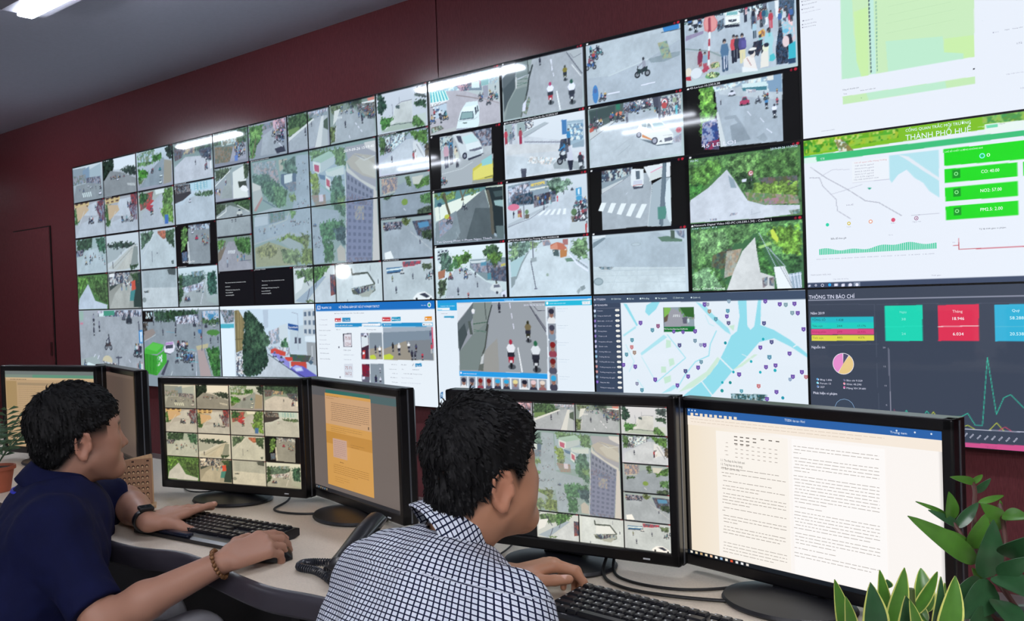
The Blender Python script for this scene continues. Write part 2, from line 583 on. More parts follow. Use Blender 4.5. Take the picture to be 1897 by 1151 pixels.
T 5a6a4a 4917 1265 4990 1242 4972 1361 4918 1368
O e4e8e8 12 4928 1178
K 28 6 30 42 5131 1231 5253 1277
K 27 4 25 33 5086 1204 5177 1224
M 445 667 445 50 5084 1355
M a44 b55 aaa 43 5169 1378
H 445 334 33 5248 1310
P d4d8d8 5351 1313 5374 1293 5428 1295 5443 1315 5442 1340 5420 1355 5350 1329
P 667 5379 1301 5422 1299 5432 1315 5378 1318
O 334 9 5404 1347
P dde 5436 1348 5478 1332 5478 1377 5440 1378
O 334 9 5457 1368
K 29 3 42 51 5013 1252 5048 1261
L eee 3 5261 1351 5282 1368
W dde 17 4912 1371 5042 TO LE LOI
@ k31
F c8d4dc c8d4dc
A ccd6dc 5646 1116 5828 1080 5940 1163 6076 1259 6080 1383 5509 1378 5556 1279
T 7a9a8a 5513 1061 5749 1060 5728 1089 5656 1117 5582 1153 5513 1181
T 8aac7a 5523 1078 5586 1065 5584 1129 5520 1157
T 9ab47a 5669 1062 5739 1063 5717 1104 5667 1102
P a8c8cc 5514 1173 5635 1131 5557 1263 5520 1262
L 8a9698 9 5656 1117 5602 1185 5556 1271
P 8a969a 5515 1261 5557 1255 5544 1302 5517 1326
L 667 8 5689 1064 5689 1166
P 9aa4a8 5670 1157 5715 1151 5714 1175 5674 1181
P d06a4a 5817 1087 5867 1074 5905 1084 5937 1113 5913 1123 5816 1110
P e08a6a 5817 1098 5867 1076 5870 1117 5821 1112
P 4a5a5a 5831 1115 5875 1117 5878 1156 5839 1150
P c8783a 5884 1121 5937 1117 5930 1158 5887 1164
O fed 4 5842 1125
O fed 4 5923 1120
X b89a9a 889 3 5759 1060 5809 1059 5827 1087 5768 1092
P b46a64 5906 1062 5944 1060 5943 1094 5909 1092
L eed 6 5953 1064 5940 1155
T 7aa06a 5967 1073 6075 1065 6075 1177 6015 1174 5969 1134
P 6a8a72 5916 1169 5977 1168 5986 1188 5929 1189
L eef 8 5950 1148 6004 1204 6072 1244
L dde 4 5987 1165 6073 1214
L 667 4 5996 1180 6073 1229
L 556 6 5672 1173 5702 1331
E 778 5702 1332 12 5
O 9a9 9 5790 1256
P 9aa4a8 5993 1354 6013 1336 6022 1348 6002 1374
P 8a9498 6017 1332 6046 1322 6054 1341 6026 1355
@ k32
F b8c4cc c8d4dc
A b0bcc6 6181 1075 6519 1060 6683 1121 6682 1264 6109 1240 6114 1132
A ccd6da 6114 1225 6683 1250 6682 1378 6113 1379
L b4c0c8 3 6118 1248 6682 1260
L b8c4ca 2 6117 1275 6681 1289
L b8c4ca 2 6116 1310 6680 1325
L b8c4ca 2 6285 1236 6215 1378
L b8c4ca 2 6400 1241 6377 1378
L b8c4ca 2 6512 1246 6541 1378
P 788892 6115 1094 6191 1068 6200 1076 6114 1125
P 5a7a62 6527 1089 6586 1086 6671 1109 6671 1120 6551 1113
P 4a5a4a 6603 1058 6628 1060 6627 1103 6606 1102
X aab 778 3 6628 1060 6685 1064 6684 1106 6652 1090
P e0e4e6 6116 1059 6201 1057 6200 1068 6116 1075
L 9aa4aa 4 6184 1228 6239 1234
X 6a767c 9aa4aa 3 6147 1226 6249 1231 6230 1245 6165 1242
E 8a9aa0 6144 1307 32 21
E a0b0b6 6144 1307 24 15
E a4b0b8 6392 1118 33 10
E b8c4cc 6392 1118 25 6
@ k33
F 3a6a3a 3a6a3a
T 6aa254 6726 1066 7078 1057 7069 1117 6948 1164 6869 1244 6787 1367 6723 1365
T 8ac472 6741 1082 6913 1079 6934 1150 6871 1202 6793 1184
T 5a9244 6728 1237 6823 1228 6905 1315 6911 1371 6723 1372
T 8ac080 6726 1287 6814 1255 6874 1328 6896 1370 6731 1365
X 4a4a3a 5a6a4a 3 6840 1200 6948 1164 6953 1241 6884 1272 6830 1256
X a0907a b4a890 3 6917 1183 7001 1174 6944 1302 6898 1315
T 6aaa54 7078 1057 7304 1060 7297 1263 7222 1246 7097 1146
T 8aca3a 7135 1095 7296 1086 7295 1230 7209 1206
T 3a6a34 7208 1232 7298 1230 7297 1289 7234 1300
T 4a8a3a 7067 1158 7097 1146 7157 1290 7156 1317 7085 1287
P d4e83a 7149 1095 7163 1090 7190 1138 7183 1158 7155 1129
P a4d46a 7082 1172 7147 1149 7154 1163 7096 1180
A dcd8d4 7069 1124 7074 1172 7080 1219 7092 1294 7163 1317 7161 1378 6911 1377 6952 1282 7000 1188
X 9a9a9a 667 3 7099 1322 7128 1316 7126 1356 7104 1369
X 8a8a8a 556 3 7135 1323 7163 1317 7158 1364 7137 1357
P f0f0ee 7161 1270 7214 1269 7267 1377 7176 1378
L 778 3 7146 1182 7253 1380
L 99a 3 7207 1272 7260 1380
L bcd 3 7091 1105 7172 1271
L bcd 3 7132 1175 7221 1273
P 9ab 7234 1307 7296 1299 7297 1378 7253 1377
L eef 4 7241 1307 7247 1340
L eef 4 7258 1306 7267 1374
L eef 4 7274 1304 7284 1374
L eef 4 7289 1302 7294 1368
L eef 3 7234 1317 7296 1309
W efe 16 6721 1369 6903 Cau Ghet Dong
W cee 10 6727 1064 6867 OF OC F1
@ h00
F 5a7a6a 889
T 4a6a4a 2463 14 2907 19 2898 144 2743 106 2464 107
X bcc 7a7a6a 3 2553 35 2781 20 2774 119 2563 120
X 8a7a6a 6a6a58 3 2464 116 2725 140 2703 210 2668 252 2462 247
A 99a 2725 140 2899 126 2890 251 2668 252
K 41 20 36 54 2740 142 2875 249
Q 42 10 36 54 2742 124 2832 189
P 5a7aca 2735 214 2783 211 2780 256 2740 256
@ h01
F 99a 8a94a0
T 5a8c4a 2941 15 3122 32 3109 109 3036 179 3001 255 2939 256
T 7ab05a 2953 53 3090 54 3086 115 2980 119
L 6a6a4a 14 3025 125 2970 260
X 5a6a5a 889 3 3122 23 3255 24 3238 65 3134 69
P d8a8b8 3248 15 3371 20 3379 111 3250 93
X d8a8b8 6a5a6a 3 3271 9 3399 19 3393 104 3280 89
A a0a8b2 3116 110 3266 69 3275 157 3384 240 3390 267 3076 255
K 43 16 43 68 3236 91 3387 206
O dde 12 3284 236
P 334 3256 224 3372 213 3390 258 3283 262
L dde 5 3261 155 3357 220
@ h02
F 8a9aa0 99a
T 4a6a42 3428 15 3662 16 3725 75 3642 122 3432 161
P 6a8a4a 3435 110 3561 102 3560 127 3432 161
X ccd 889 2 3675 18 3886 17 3885 41 3687 45
P 6a7880 3674 43 3729 26 3741 36 3686 69
P d4d8d8 3432 169 3726 67 3739 77 3430 195
A a4acb6 3437 195 3752 71 3832 58 3727 266 3432 267
P d0d4d4 3819 64 3845 64 3805 276 3733 275
P b0b8bc 3844 68 3883 65 3883 278 3805 276
P 4a5a4a 3842 100 3889 82 3890 172 3839 149
M 445 667 333 58 3629 178
M 445 667 333 33 3706 122
Q 44 6 16 24 3779 66 3858 61
@ h03
F 7a8a80 9aa
T 4a5a4a 4090 8 4248 9 4257 57 4112 51
P d87a6a 4307 18 4378 18 4377 37 4318 39
P e0e4e4 4247 36 4377 37 4375 68 4258 50
X 4a4a4a 8a8a8a 2 4186 39 4382 53 4376 153 4289 133
T 6a7a5a 3919 13 4064 20 4025 46 3934 73
A a2aab2 3985 72 4160 58 4253 128 4375 169 4375 278 3948 270 3968 151
P d4d8d4 3961 52 4025 46 3982 120 3943 147
T 6a7a4a 3916 160 3967 159 3948 262 3910 265
L ccc 5 3980 160 3961 263
Z e8ecec 5 3984 96 4047 97 4046 113 3983 112
K 45 22 28 47 4208 81 4369 168
K 46 12 24 32 4027 14 4158 98
C 7ab0a4 19 4140 95
M 334 445 333 48 4074 182
M 334 445 333 55 4250 178
D eef 6 3 4179 164 4258 246
L eef 5 4110 239 4117 259
@ h04
F d0d4e0 c4ccd4
T 2a4a3a 4414 4 4469 44 4500 110 4452 149 4406 135
L 3a4a40 11 4413 20 4442 117
T 4a5a5a 4760 23 4867 19 4862 99 4778 86
T 3a5a40 4745 103 4862 114 4859 165 4764 143
P d8dcda 4567 128 4613 97 4734 94 4735 273 4457 266 4553 179
A c8ccca 4577 137 4624 99 4734 97 4730 265 4492 255
L 889 4 4590 109 4636 93 4734 94
P 4a5a5a 4579 111 4618 109 4617 136 4584 127
T 4a8a3a 4428 169 4564 177 4504 234 4434 262
P a8b8a8 4434 266 4853 275 4854 253 4716 233 4573 220
T 5a8a42 4739 206 4793 200 4853 275 4736 266
P c4d0c8 4772 196 4857 194 4853 268
L 334 3 4522 228 4726 238
L 889 4 4546 94 4551 171
L 889 3 4615 60 4615 97
@ h10
F 9aa 99a
P d8e0e0 2452 273 2888 277 2887 295 2451 292
T 5a6a52 2459 293 2697 301 2561 369 2461 377
A 98a0a0 2517 522 2665 297 2688 538 2483 528
P dce0dc 2702 338 2856 300 2900 548 2695 543
L eee 7 2449 423 2663 324
T 4a5a42 2857 283 2918 299 2911 396 2856 409
P 3a4038 2768 418 2878 420 2889 493 2781 464
P f0f0f0 2797 466 2829 451 2875 460 2904 494 2872 505 2811 490
Q 47 10 37 56 2453 479 2518 504
Q 48 4 27 37 2588 455 2657 406
@ h20
F 5a6a5a 889
T 4a5a46 2447 563 2611 586 2508 642 2449 656
T 4a6a40 2678 564 2915 558 2909 648 2801 630
A 99a2a4 2543 617 2643 589 2893 655 2921 694 2440 657
A 98a0a4 2454 648 2547 605 2613 623 2913 660 2900 843 2440 825
T 4a5a42 2459 572 2594 584 2581 608 2453 661
L d4d8d4 10 2594 584 2590 634 2498 664 2456 674
L d4d8d4 7 2747 597 2903 659
C c4c8c4 57 2773 680
M 445 bbb 556 42 2667 727
M 445 bbb 556 42 2716 725
@ h30
F 7a8a80 9a98a0
T 6aa04a 2457 852 2573 859 2525 907 2455 941
L 5a4a3a 10 2505 868 2489 943
L 5a4a3a 10 2561 871 2535 920
T 4a7a3a 2685 854 2899 855 2900 990 2721 955
A 9a98a2 2606 874 2683 878 2761 995 2895 1063 2903 1100 2443 1093 2474 993
P 7a6a5a 2454 954 2570 909 2495 1007 2448 1030
Z e8ecec 5 2601 943 2700 944 2689 972 2588 967
Q 49 6 49 62 2715 1030 2844 1036
H 9ab 667 75 2580 1074
L 667 5 2737 1031 2897 1032
@ h40
F 111418 111418
W ddd 13 2534 1201 2818 The server has lost connection to the
W ddd 13 2532 1232 2602 camera
W ddd 13 2537 1260 2734 PTZ-Ha-Noi-Quoc-Su-Tri
W ddd 13 2536 1280 2638 Tran-10.230.0.37
W ddd 13 2534 1300 2651 reconnecting(50)
@ h41
F 111418 111418
W ddd 12 3027 1203 3313 The server has lost connection to the
W ddd 12 3025 1234 3100 camera
W ddd 12 3023 1257 3244 PTZ-Nga-4-Hung-Vuong-Tri
W ddd 12 3021 1280 3131 Le Loi-10.230.0.41
W ddd 12 3020 1298 3141 reconnecting(50)
@ h42
F c8d0d0 c0c8c8
T 6a8a5a 3437 1138 3667 1122 3662 1212 3494 1232
T 5a8a4a 3647 1121 3848 1118 3764 1190 3658 1275
P e0e4e4 3443 1204 3560 1182 3513 1271 3436 1308
P 9ab 3433 1360 3764 1190 3804 1191 3548 1376
A c4ccd2 3590 1376 3762 1228 3863 1193 3891 1376
L 445 8 3521 1142 3598 1248
L 445 6 3570 1363 3606 1274
L 445 6 3679 1263 3704 1188
T 6a8a4a 3549 1363 3653 1352 3642 1371 3569 1376
X 445 8a4a4a 4 3845 1180 3913 1183 3899 1320 3845 1331
@ h43
F d0dad8 ccd4d4
A ccd6d8 3946 1122 4390 1118 4384 1379 3930 1383
L 4a5048 15 4078 1152 4085 1189 4243 1183 4311 1258
P dfe6e6 4094 1196 4242 1189 4302 1258 4089 1275
P 5a5f52 4066 1287 4311 1258 4317 1306 4234 1340 4086 1324
L c8ccc0 6 4069 1293 4310 1270
X 445 9aa 4 4089 1281 4310 1270 4308 1306 4142 1326
P a8aca0 4142 1326 4309 1294 4251 1346 4178 1345
H 334 334 31 4347 1259
L 667 4 4273 1136 4272 1172
H 445 334 22 4026 1378
@ h14
F 9ab ccd
T 5a7a5a 4409 290 4702 291 4655 338 4507 395 4414 415
X dee 667 2 4455 304 4658 293 4666 339 4507 395
T 5a8a3a 4691 290 4862 298 4867 410 4753 351
T 4a6a3a 4421 292 4477 314 4461 390 4414 415
A c0c8d2 4666 339 4742 342 4783 399 4872 514 4870 558 4418 539 4422 462
P d8dce0 4731 355 4784 370 4843 466 4724 482
K 51 12 23 38 4437 410 4541 384
M 445 667 334 46 4527 474
Q 52 5 45 67 4727 437 4778 488
T 6a5a4a 4837 376 4878 396 4874 484 4843 466
L 667 4 4762 382 4841 496
@ h24
F 9aa 8a949e
A 8f9aa6 4423 664 4663 603 4875 662 4876 840 4414 811
P b0b4a8 4416 578 4542 576 4548 668 4422 679
X c8a890 778 2 4416 570 4576 571 4560 654 4422 672
T 5a7a42 4642 578 4686 576 4704 645 4661 633
T 5a8a3a 4716 624 4868 587 4865 646 4747 664
P c8c8bc 4708 585 4816 582 4770 637 4716 631
T 4a6a42 4433 688 4536 675 4489 709 4432 711
T 5a8a4a 4777 712 4873 699 4874 773 4785 758
T 4a5a42 4750 800 4869 780 4871 839 4748 837
E 7a9a3a 4633 741 29 21
L eef 3 4620 781 4641 798
@ h34
F 9aa a4aeb6
A a0aab4 4418 930 4628 874 4875 1005 4870 1106 4417 1107
X 334 889 3 4422 859 4629 863 4592 906 4428 919
T 6a7a3a 4604 849 4696 851 4661 888 4610 890
X 445 667 3 4695 868 4874 870 4867 1005 4740 963
P 4a8ab8 4744 883 4842 881 4848 913 4759 918
T 3a4a32 4774 931 4871 937 4868 993 4787 994
H 334 334 34 4761 1019
P f0f2f0 4420 1060 4482 1049 4510 1100 4426 1105
L ccc 3 4675 935 4864 1061
K 53 6 28 35 4419 918 4576 905
@ h44
F c0c8cc bcc4ca
A bcc6ca 4421 1190 4868 1151 4863 1383 4419 1380
P 3a6a9a 4432 1161 4587 1156 4590 1191 4438 1197
P dee 4436 1170 4587 1162 4586 1174 4436 1181
L 334 6 4438 1197 4585 1190
P c83a4a 4589 1133 4698 1130 4705 1156 4596 1160
X c83a4a 556 3 4589 1125 4764 1126 4763 1147 4596 1157
C ccc 30 4585 1203
T 5a6a4a 4763 1147 4860 1140 4858 1185 4777 1182
K 54 9 27 38 4808 1206 4867 1253
M 9a8a5a 8a8a5a 334 40 4488 1252
M 445 667 334 39 4683 1241
M 445 667 445 47 4521 1329
P f4f4f2 4677 1362 4720 1331 4786 1324 4849 1354 4864 1377 4766 1385 4684 1379
P 334 4736 1340 4786 1332 4833 1356 4800 1365
O 222 10 4710 1371
O 222 10 4840 1375
@ hBB
F 7a9a96 8aa09c
A 98a8b8 3511 304 3647 312 3654 631 3684 801 3782 932 3798 1091 3678 1102 3652 882 2960 908 2952 800 3412 746 3478 598
A 9aaab8 3399 728 3663 699 3973 757 3970 806 3762 823 3692 1086 3652 882 2960 908 2956 747
P 98b0c0 3661 305 4063 306 4044 634 3664 682
X a8a8b0 7a8a90 3 2971 302 3269 310 3262 422 3173 438 2982 374
X b09aa0 6a7a80 3 3030 335 3279 380 3301 486 3199 485
P b4ac98 3298 313 3398 312 3395 367 3307 400
T 5a8270 2965 390 3190 405 3199 485 3092 527 2975 463
T 4f7a5e 3082 456 3230 453 3396 556 3378 615 3260 656 3105 564
T 5a8a5a 3198 494 3356 518 3395 582 3361 656 3260 665
P b4b8b4 2954 443 3065 480 3082 562 2961 667 2960 568
P d8d4cc 2961 443 3058 484 3056 506 2956 514
P b87a74 2962 658 3075 561 3081 579 2992 669
P a8b4bc 3006 679 3232 654 3331 680 3122 742 2971 739
L 556a78 9 3088 589 3232 654
T 567a68 3326 325 3496 319 3517 432 3487 454 3363 415
P 485c78 3320 419 3503 430 3495 548 3383 538 3315 488
P d8e4e4 3359 430 3456 427 3454 486 3358 494
X 7a8090 5f6a7a 3 3358 492 3499 489 3495 557 3424 559
T 7a9a52 3409 583 3479 581 3490 625 3420 627
T 608c4e 3669 298 4063 310 4055 442 3968 432 3923 329 3698 368
P 9cc4ac 3705 352 3891 317 3953 357 3789 391
P a0c8b0 3705 360 3885 318 3897 334 3724 379
P dfe8e4 3704 369 3789 391 3785 452 3758 466 3707 436
P b8c8cc 3789 391 3947 356 3937 412 3811 455 3785 461
P c83c60 3716 391 3772 406 3769 455 3720 439
P d0dcd8 3838 450 4043 436 4039 496 3912 499 3849 484
P b8d4cc 3851 443 4037 431 4042 444 3863 465
P e4e8e4 3838 483 3892 513 3893 603 3837 565
P c84058 3847 504 3882 524 3882 574 3847 554
L 7ab4a4 7 3780 543 3886 607
P 4a6a90 3758 466 3836 483 3834 515 3782 502
T 8aa83e 3659 447 3732 455 3780 535 3737 588 3685 575 3662 506
T 7a8a5a 3685 567 3778 568 3747 639 3681 625
T 4c7660 3925 500 4013 510 4038 617 3931 615 3880 602
T 4c7a58 3893 603 4044 618 4034 786 3936 746 3876 667
T 6a9050 3954 650 4043 642 4039 714 3963 708
X a07a6a 8a8a80 2 3669 607 3828 614 3836 697 3717 695
P e0ccdc 3756 611 3802 611 3805 661 3759 661
A 9aaab8 3664 695 3962 740 3970 814 3763 807 3670 800
T 6a9a4e 3415 704 3485 701 3468 751 3419 755
L b4bcb8 9 3400 711 3369 760 3148 796
P 8090a0 3141 681 3345 689 3354 759 3149 779
X 5a7a70 7a8a94 3 3148 691 3345 689 3347 759 3165 771
P b8c4d0 2966 712 3131 716 3135 778 2968 784
K 61 14 14 23 2968 784 3333 861
L a8b0b4 10 2951 917 3216 880 3405 858 3596 904
T 7a9a3e 3215 897 3404 866 3568 911 3524 959 3427 945
P 9aa8a8 3286 919 3374 890 3525 942 3534 1011 3452 998
A 9a9a6c 2957 944 3140 910 3285 945 3466 998 3474 1093 2962 1092
T 9a9a5a 2987 955 3140 919 3255 961 3206 1028 3013 1019
T 7a925a 3283 971 3495 983 3531 1070 3460 1092 3319 1077
T 7a8a4a 3529 874 3612 871 3634 940 3562 1012
T 7a9040 3536 985 3659 984 3658 1101 3515 1095
T 4a8250 3749 822 3868 798 4020 818 4030 859 3885 947 3781 941
T 3f7440 3781 941 3884 955 3906 1022 3889 1095 3798 1091
T 3f5a60 3890 865 4036 859 4029 988 3936 958
P c0b4a4 3933 1007 3973 977 4021 1012 4022 1093 3940 1089
K 62 26 12 19 3379 813 3631 780
K 63 20 12 18 3508 346 3636 696
K 64 16 13 20 3677 909 3764 1006
K 65 4 22 28 3668 833 3735 838
P a09ca8 4063 314 4377 314 4363 648 4335 630 4113 512
P b8ac9c 4069 411 4158 366 4360 406 4362 562 4234 525 4116 464
P c8c0b0 4155 429 4242 391 4368 469 4363 554 4235 509
P d4d0c8 4069 411 4091 462 4209 546 4359 616 4358 640 4184 559 4065 483
L d8d8d4 6 4158 373 4252 424 4360 406
L 8a8494 5 4152 373 4258 413
P 6a6e8c 4063 475 4112 520 4230 592 4335 630 4296 1106 4028 1102
X 76789a 5c5c78 3 4056 627 4327 668 4296 1106 4028 1102
B 7a7c9a 4c4f6a 7 2 4068 483 4332 633 4328 707 4060 611
B 72749a 55587a 5 8 4064 700 4324 738 4297 1083 4040 1070
X a09488 72749a 2 4137 722 4234 731 4228 825 4132 818
L d8dce4 6 4051 465 4049 715 4025 1102
P d8ccc4 4335 630 4367 641 4372 1110 4301 1107
P e0d8d4 4259 307 4371 306 4373 384 4269 340
W fff 27 4043 348 4358 2019-09-26 15:19:40
@ g00
F d0dce4 8a949c
P 8a98a4 10 24 276 31 266 129 0 135
P 7a94b0 214 57 347 28 348 138 217 147
P a4b8c4 344 60 578 21 566 161 358 161
X 6a7a72 99a 3 16 92 270 96 262 173 7 181
X 556 99a 3 266 129 568 139 561 214 284 198
A 8a9298 68 187 333 180 561 214 595 337 6 323
Z dee 5 182 266 371 267 390 313 202 307
K 71 10 26 44 38 241 556 268
C dde 39 540 310
C ccd 22 317 218
@ g01
F e0e8f4 8a8e94
T 1e2e22 591 12 814 6 817 91 719 198 596 196
P e4ecf6 824 17 1206 21 1196 133 1009 123 815 112
T 3a4a42 923 124 1095 101 1208 124 1200 206 1047 169
A 8a8e92 749 116 964 150 1209 228 1199 341 606 333 607 208
K 72 12 25 38 741 200 1002 196
Z e4e8e8 6 1040 252 1185 267 1193 293 1059 275
C ccd 27 882 215
@ g02
F c8dce8 99a
T 6a9a5a 1251 26 1528 19 1538 131 1247 139
X bcd 6a8a6a 3 1258 17 1528 19 1520 119 1261 99
T 4a8a3a 1495 66 1661 56 1636 123 1510 118
T 2a3a32 1711 22 1825 12 1815 143 1734 94
A 8a98a4 1516 169 1677 97 1712 131 1648 324 1262 321
T 4a9a30 1256 161 1435 190 1390 247 1248 252
T 6a8a4a 1238 251 1369 255 1265 295
P a09888 1694 119 1815 143 1801 319 1668 325
C 2a8a8a 30 1620 206
C dee 30 1634 262
C dee 30 1620 316
K 73 5 30 40 1472 225 1533 191
@ g03
F 5a7a72 c0c8d4
T 3a5a4a 1854 1 2421 8 2413 119 1995 87 1846 108
X 5a4a4a 667 3 1850 59 2015 60 1972 142 1860 158
X c8b088 667 3 1996 67 2174 80 2170 127 2010 118
X 445 667 3 2225 105 2414 101 2406 212 2272 177
A c4c8d4 1856 207 2027 139 2256 157 2413 232 2405 334 1846 334
K 74 10 37 56 2273 159 2400 286
M 334 445 333 38 2177 219
P f0f2f4 2386 210 2413 208 2412 274 2388 276
@ g10
F a8a8b0 b4bcc8
B d8b878 6a4a3a 3 2 15 352 317 345 311 411 21 420
T 5a7a4a -1 407 121 395 126 474 -7 463
A c0c8d4 313 389 455 368 466 500 162 476
X a8383a 5a3a4a 3 478 370 593 358 582 477 490 480
K 75 6 44 65 354 447 539 452
A b8c0cc 133 555 522 495 581 691 22 678
T 4a7a3a 10 454 128 433 102 538 16 562
P d0b088 49 396 247 382 307 432 69 535
L d8d8dc 6 209 440 99 568
X 6a3a4a 889 4 436 413 607 413 603 560 518 539
K 76 6 59 83 294 567 546 571
@ g11
F a8a8b0 b4bcc8
B d8b878 6a4a3a 3 2 627 351 903 344 898 407 633 416
T 5a7a4a 621 415 744 415 735 511 613 512
A c0c8d4 900 386 1092 382 1077 548 756 523
X a8383a 5a3a4a 3 1093 362 1208 352 1196 496 1124 490
K 77 6 42 62 978 467 1167 472
A b8c0cc 728 584 1114 527 1184 688 628 687
T 4a7a3a 631 489 752 484 696 611 628 621
P d0b088 668 418 861 435 886 480 685 566
L d8d8dc 6 812 489 711 612
X 6a3a4a 889 4 1049 451 1198 464 1193 590 1109 584
K 78 6 57 79 905 597 1164 602
@ g12
F a8b4ac b0b8c4
X c84a4a 5a5a4a 3 1247 386 1499 369 1450 476 1266 522
T 3a6a3a 1258 367 1400 370 1373 449 1260 470
P c83a3a 1370 479 1454 436 1502 450 1487 510 1366 530
A b4bcc8 1593 408 1689 407 1636 592 1262 563
T 6a9a4a 1654 374 1807 359 1787 604 1617 591
P dde8e8 1519 361 1675 356 1671 396 1535 403
A b4bcc8 1307 557 1634 501 1647 666 1255 679
P c03040 1353 505 1423 483 1489 489 1431 539
T 7ab04a 1593 525 1801 516 1802 663 1650 625
P 3a6ac0 1661 585 1726 588 1719 664 1662 664
K 79 3 55 68 1416 566 1575 578
@ g13
F c8dcec b8c4d0
P b8dcec 2064 356 2395 361 2389 435 2058 423
B 8ac0d4 dee 4 4 2143 364 2335 364 2339 421 2147 431
P 3a3438 1832 391 2080 376 2092 445 1963 491 1832 509
X 8a8a90 3a3438 3 1844 363 2081 367 2085 425 1857 433
T 5a7a5a 2128 448 2405 446 2402 493 2196 483
A b8c4d0 2017 487 2144 469 2401 502 2398 652 1824 607
C dde 29 2069 515
A b8c4d0 1851 520 2414 568 2404 695 1838 680
@ g20
F 9ab4b4 b8c4cc
T 3a5a42 18 716 346 699 337 796 41 825
T 3a6a52 408 710 595 707 588 855 460 833
A b4c4cc 206 819 431 801 586 973 582 1024 22 1025
K 81 12 30 51 137 861 571 972
X 334 889 5 9 808 175 802 137 861 20 871
@ g21
F d0d8e0 c8d0d4
P a8b4b8 632 813 1032 807 788 923 618 959
T 3a4f46 634 783 890 769 1189 802 1030 835 646 821
A c4c4bc 749 1024 1117 812 1186 830 1072 1009 926 1024
P c0c4c0 630 1004 1088 817 1116 826 778 1025
L 9a9a94 6 720 1008 1087 838
T 3a5a3a 1016 992 1174 971 1170 1020 1041 1029
P 8a9490 1116 826 1186 830 1173 985 1045 993
H 334 334 58 721 1001
H 556 445 29 880 884
@ g22
F c0ccd4 c0ccd4
T 5a7a62 1251 721 1484 709 1396 800 1253 862
T 4a6a4a 1641 733 1810 711 1797 878 1686 818
P d8785a 1537 719 1642 720 1663 789 1556 803
X d87050 8a5a4a 3 1537 719 1668 722 1663 789 1544 795
A c0ccd2 1424 788 1535 740 1660 816 1795 905 1792 1033 1253 1030
L d8dee0 7 1277 905 1482 736
L 445 4 1429 885 1429 982
P 5a6a6a 1737 983 1781 979 1779 1012 1748 1011
O 445 7 1516 907
@ g23
F 101214 101214
A 8f969c 2021 732 2168 717 2344 723 2333 1031 2011 1023
T 6aa04a 1918 725 1998 718 2000 850 1933 913 1907 925
P d0d4d4 2001 837 2020 838 2036 1017 2006 1020
X 5a6a8a 445 4 1912 925 2007 917 1999 1009 1912 1012
X bcd 667 4 2023 706 2345 710 2342 755 2069 749
C c02a4a 36 2147 830
C dde 24 2086 776
K 82 9 26 44 2221 798 2320 895
W eee 21 1920 1012 2101 45 LE LOI
@ g30
F 4a7a3a 4a7a3a
T 5a8a42 19 1056 609 1062 585 1328 388 1264 240 1140 16 1256
T 6aaa40 34 1071 247 1064 173 1168 38 1195
T 4a6a38 336 1143 602 1136 585 1328 448 1296
A c0ccdc 225 1132 268 1186 354 1294 584 1336 581 1373 5 1372 31 1272
@ g31
F 8a8a80 a4a49c
P 3a4440 624 1063 924 1045 796 1157 641 1211
X ccc 445 4 641 1049 1040 1043 975 1134 645 1167
A b0b0a8 917 1132 1062 1122 983 1371 626 1373 729 1243
P 2a3a34 1095 1067 1223 1057 1205 1368 1069 1365
T 4a6a42 1038 1064 1167 1055 1160 1140 1089 1138
P e04a32 1046 1136 1113 1124 1117 1210 1047 1222
P 3a8a8a 1025 1221 1111 1209 1074 1308 1003 1307
Q 83 14 43 63 856 1159 1053 1222
P eee 640 1056 746 1050 743 1082 637 1086
@ g32
F b4bec4 c4ccd2
A a8b4ba 1264 1059 1809 1047 1803 1215 1251 1213
A c8d0d4 1252 1199 1804 1209 1796 1370 1238 1368
P 4a5252 1667 1055 1801 1047 1796 1107 1689 1096
X 5a6266 9aa 4 1264 1228 1360 1223 1345 1244 1276 1245
E 8a9494 1265 1305 36 22
L b8c2c6 4 1523 1207 1456 1372
L b8c2c6 4 1680 1212 1693 1369
@ g33
F d8eaf2 9aa4a4
T 5a7a72 1854 1109 2256 1112 2228 1176 2055 1236 1882 1231
X 9ab 5a7a72 4 2042 1090 2235 1085 2208 1123 2063 1131
T 3a5a3a 1842 1109 1892 1111 1917 1272 1835 1351
A a4acae 2242 1150 2263 1332 2399 1374 1846 1371 1954 1273
X dde 889 4 1884 1218 2228 1176 2200 1227 1955 1260
T 3a6a5a 2268 1112 2409 1092 2406 1284 2290 1281
L eef 5 2166 1357 2238 1202
K 84 8 32 45 1924 1339 1999 1327
K 85 8 21 31 2028 1275 2226 1202
P a4b4b0 2263 1332 2405 1297 2400 1361
@ b0
F a8acb4 a0a4ac
A a4a8b0 17 1430 1194 1430 1182 1978 -9 2002
P 9ab8a8 20 1392 104 1393 95 1483 12 1482
P d87a90 24 1502 88 1502 86 1519 22 1519
P a4b0ae 3 1859 335 1814 431 1913 24 1936
X ccd 556 5 374 1396 1197 1395 1192 1454 705 1450 396 1447
P 3a9a7a 505 1395 710 1394 706 1437 501 1442
P dee 411 1422 504 1410 500 1448 409 1447
C 2a2e38 80 972 1513
C 556 49 877 1482
M 445 99a 556 114 303 1529
M 445 889 556 101 409 1588
M 334 445 334 89 299 1626
S 433 445 150 570 1760 1
K 91 5 108 132 1067 1801 1172 1823
P 3a8ad0 1139 1573 1205 1573 1202 1692 1136 1692
P def 1156 1591 1192 1587 1191 1680 1161 1680
L 445 17 1141 1501 1146 1573
L eef 8 280 1828 309 1802
L eef 8 353 1845 383 1813
L eef 7 943 1840 966 1864
E d8c8a0 540 1860 93 50
E d8b0a8 638 1914 77 35
X 445 ccc 4 449 1862 717 1881 787 1941 454 1950
L 445 17 748 1819 742 1936
L 445 12 709 1826 810 1824
P dee 83 1903 167 1881 300 1904 298 1923 80 1928
K 92 2 78 91 52 1936 133 1946
P b89a9a 1085 1873 1192 1858 1189 1978 1076 1975
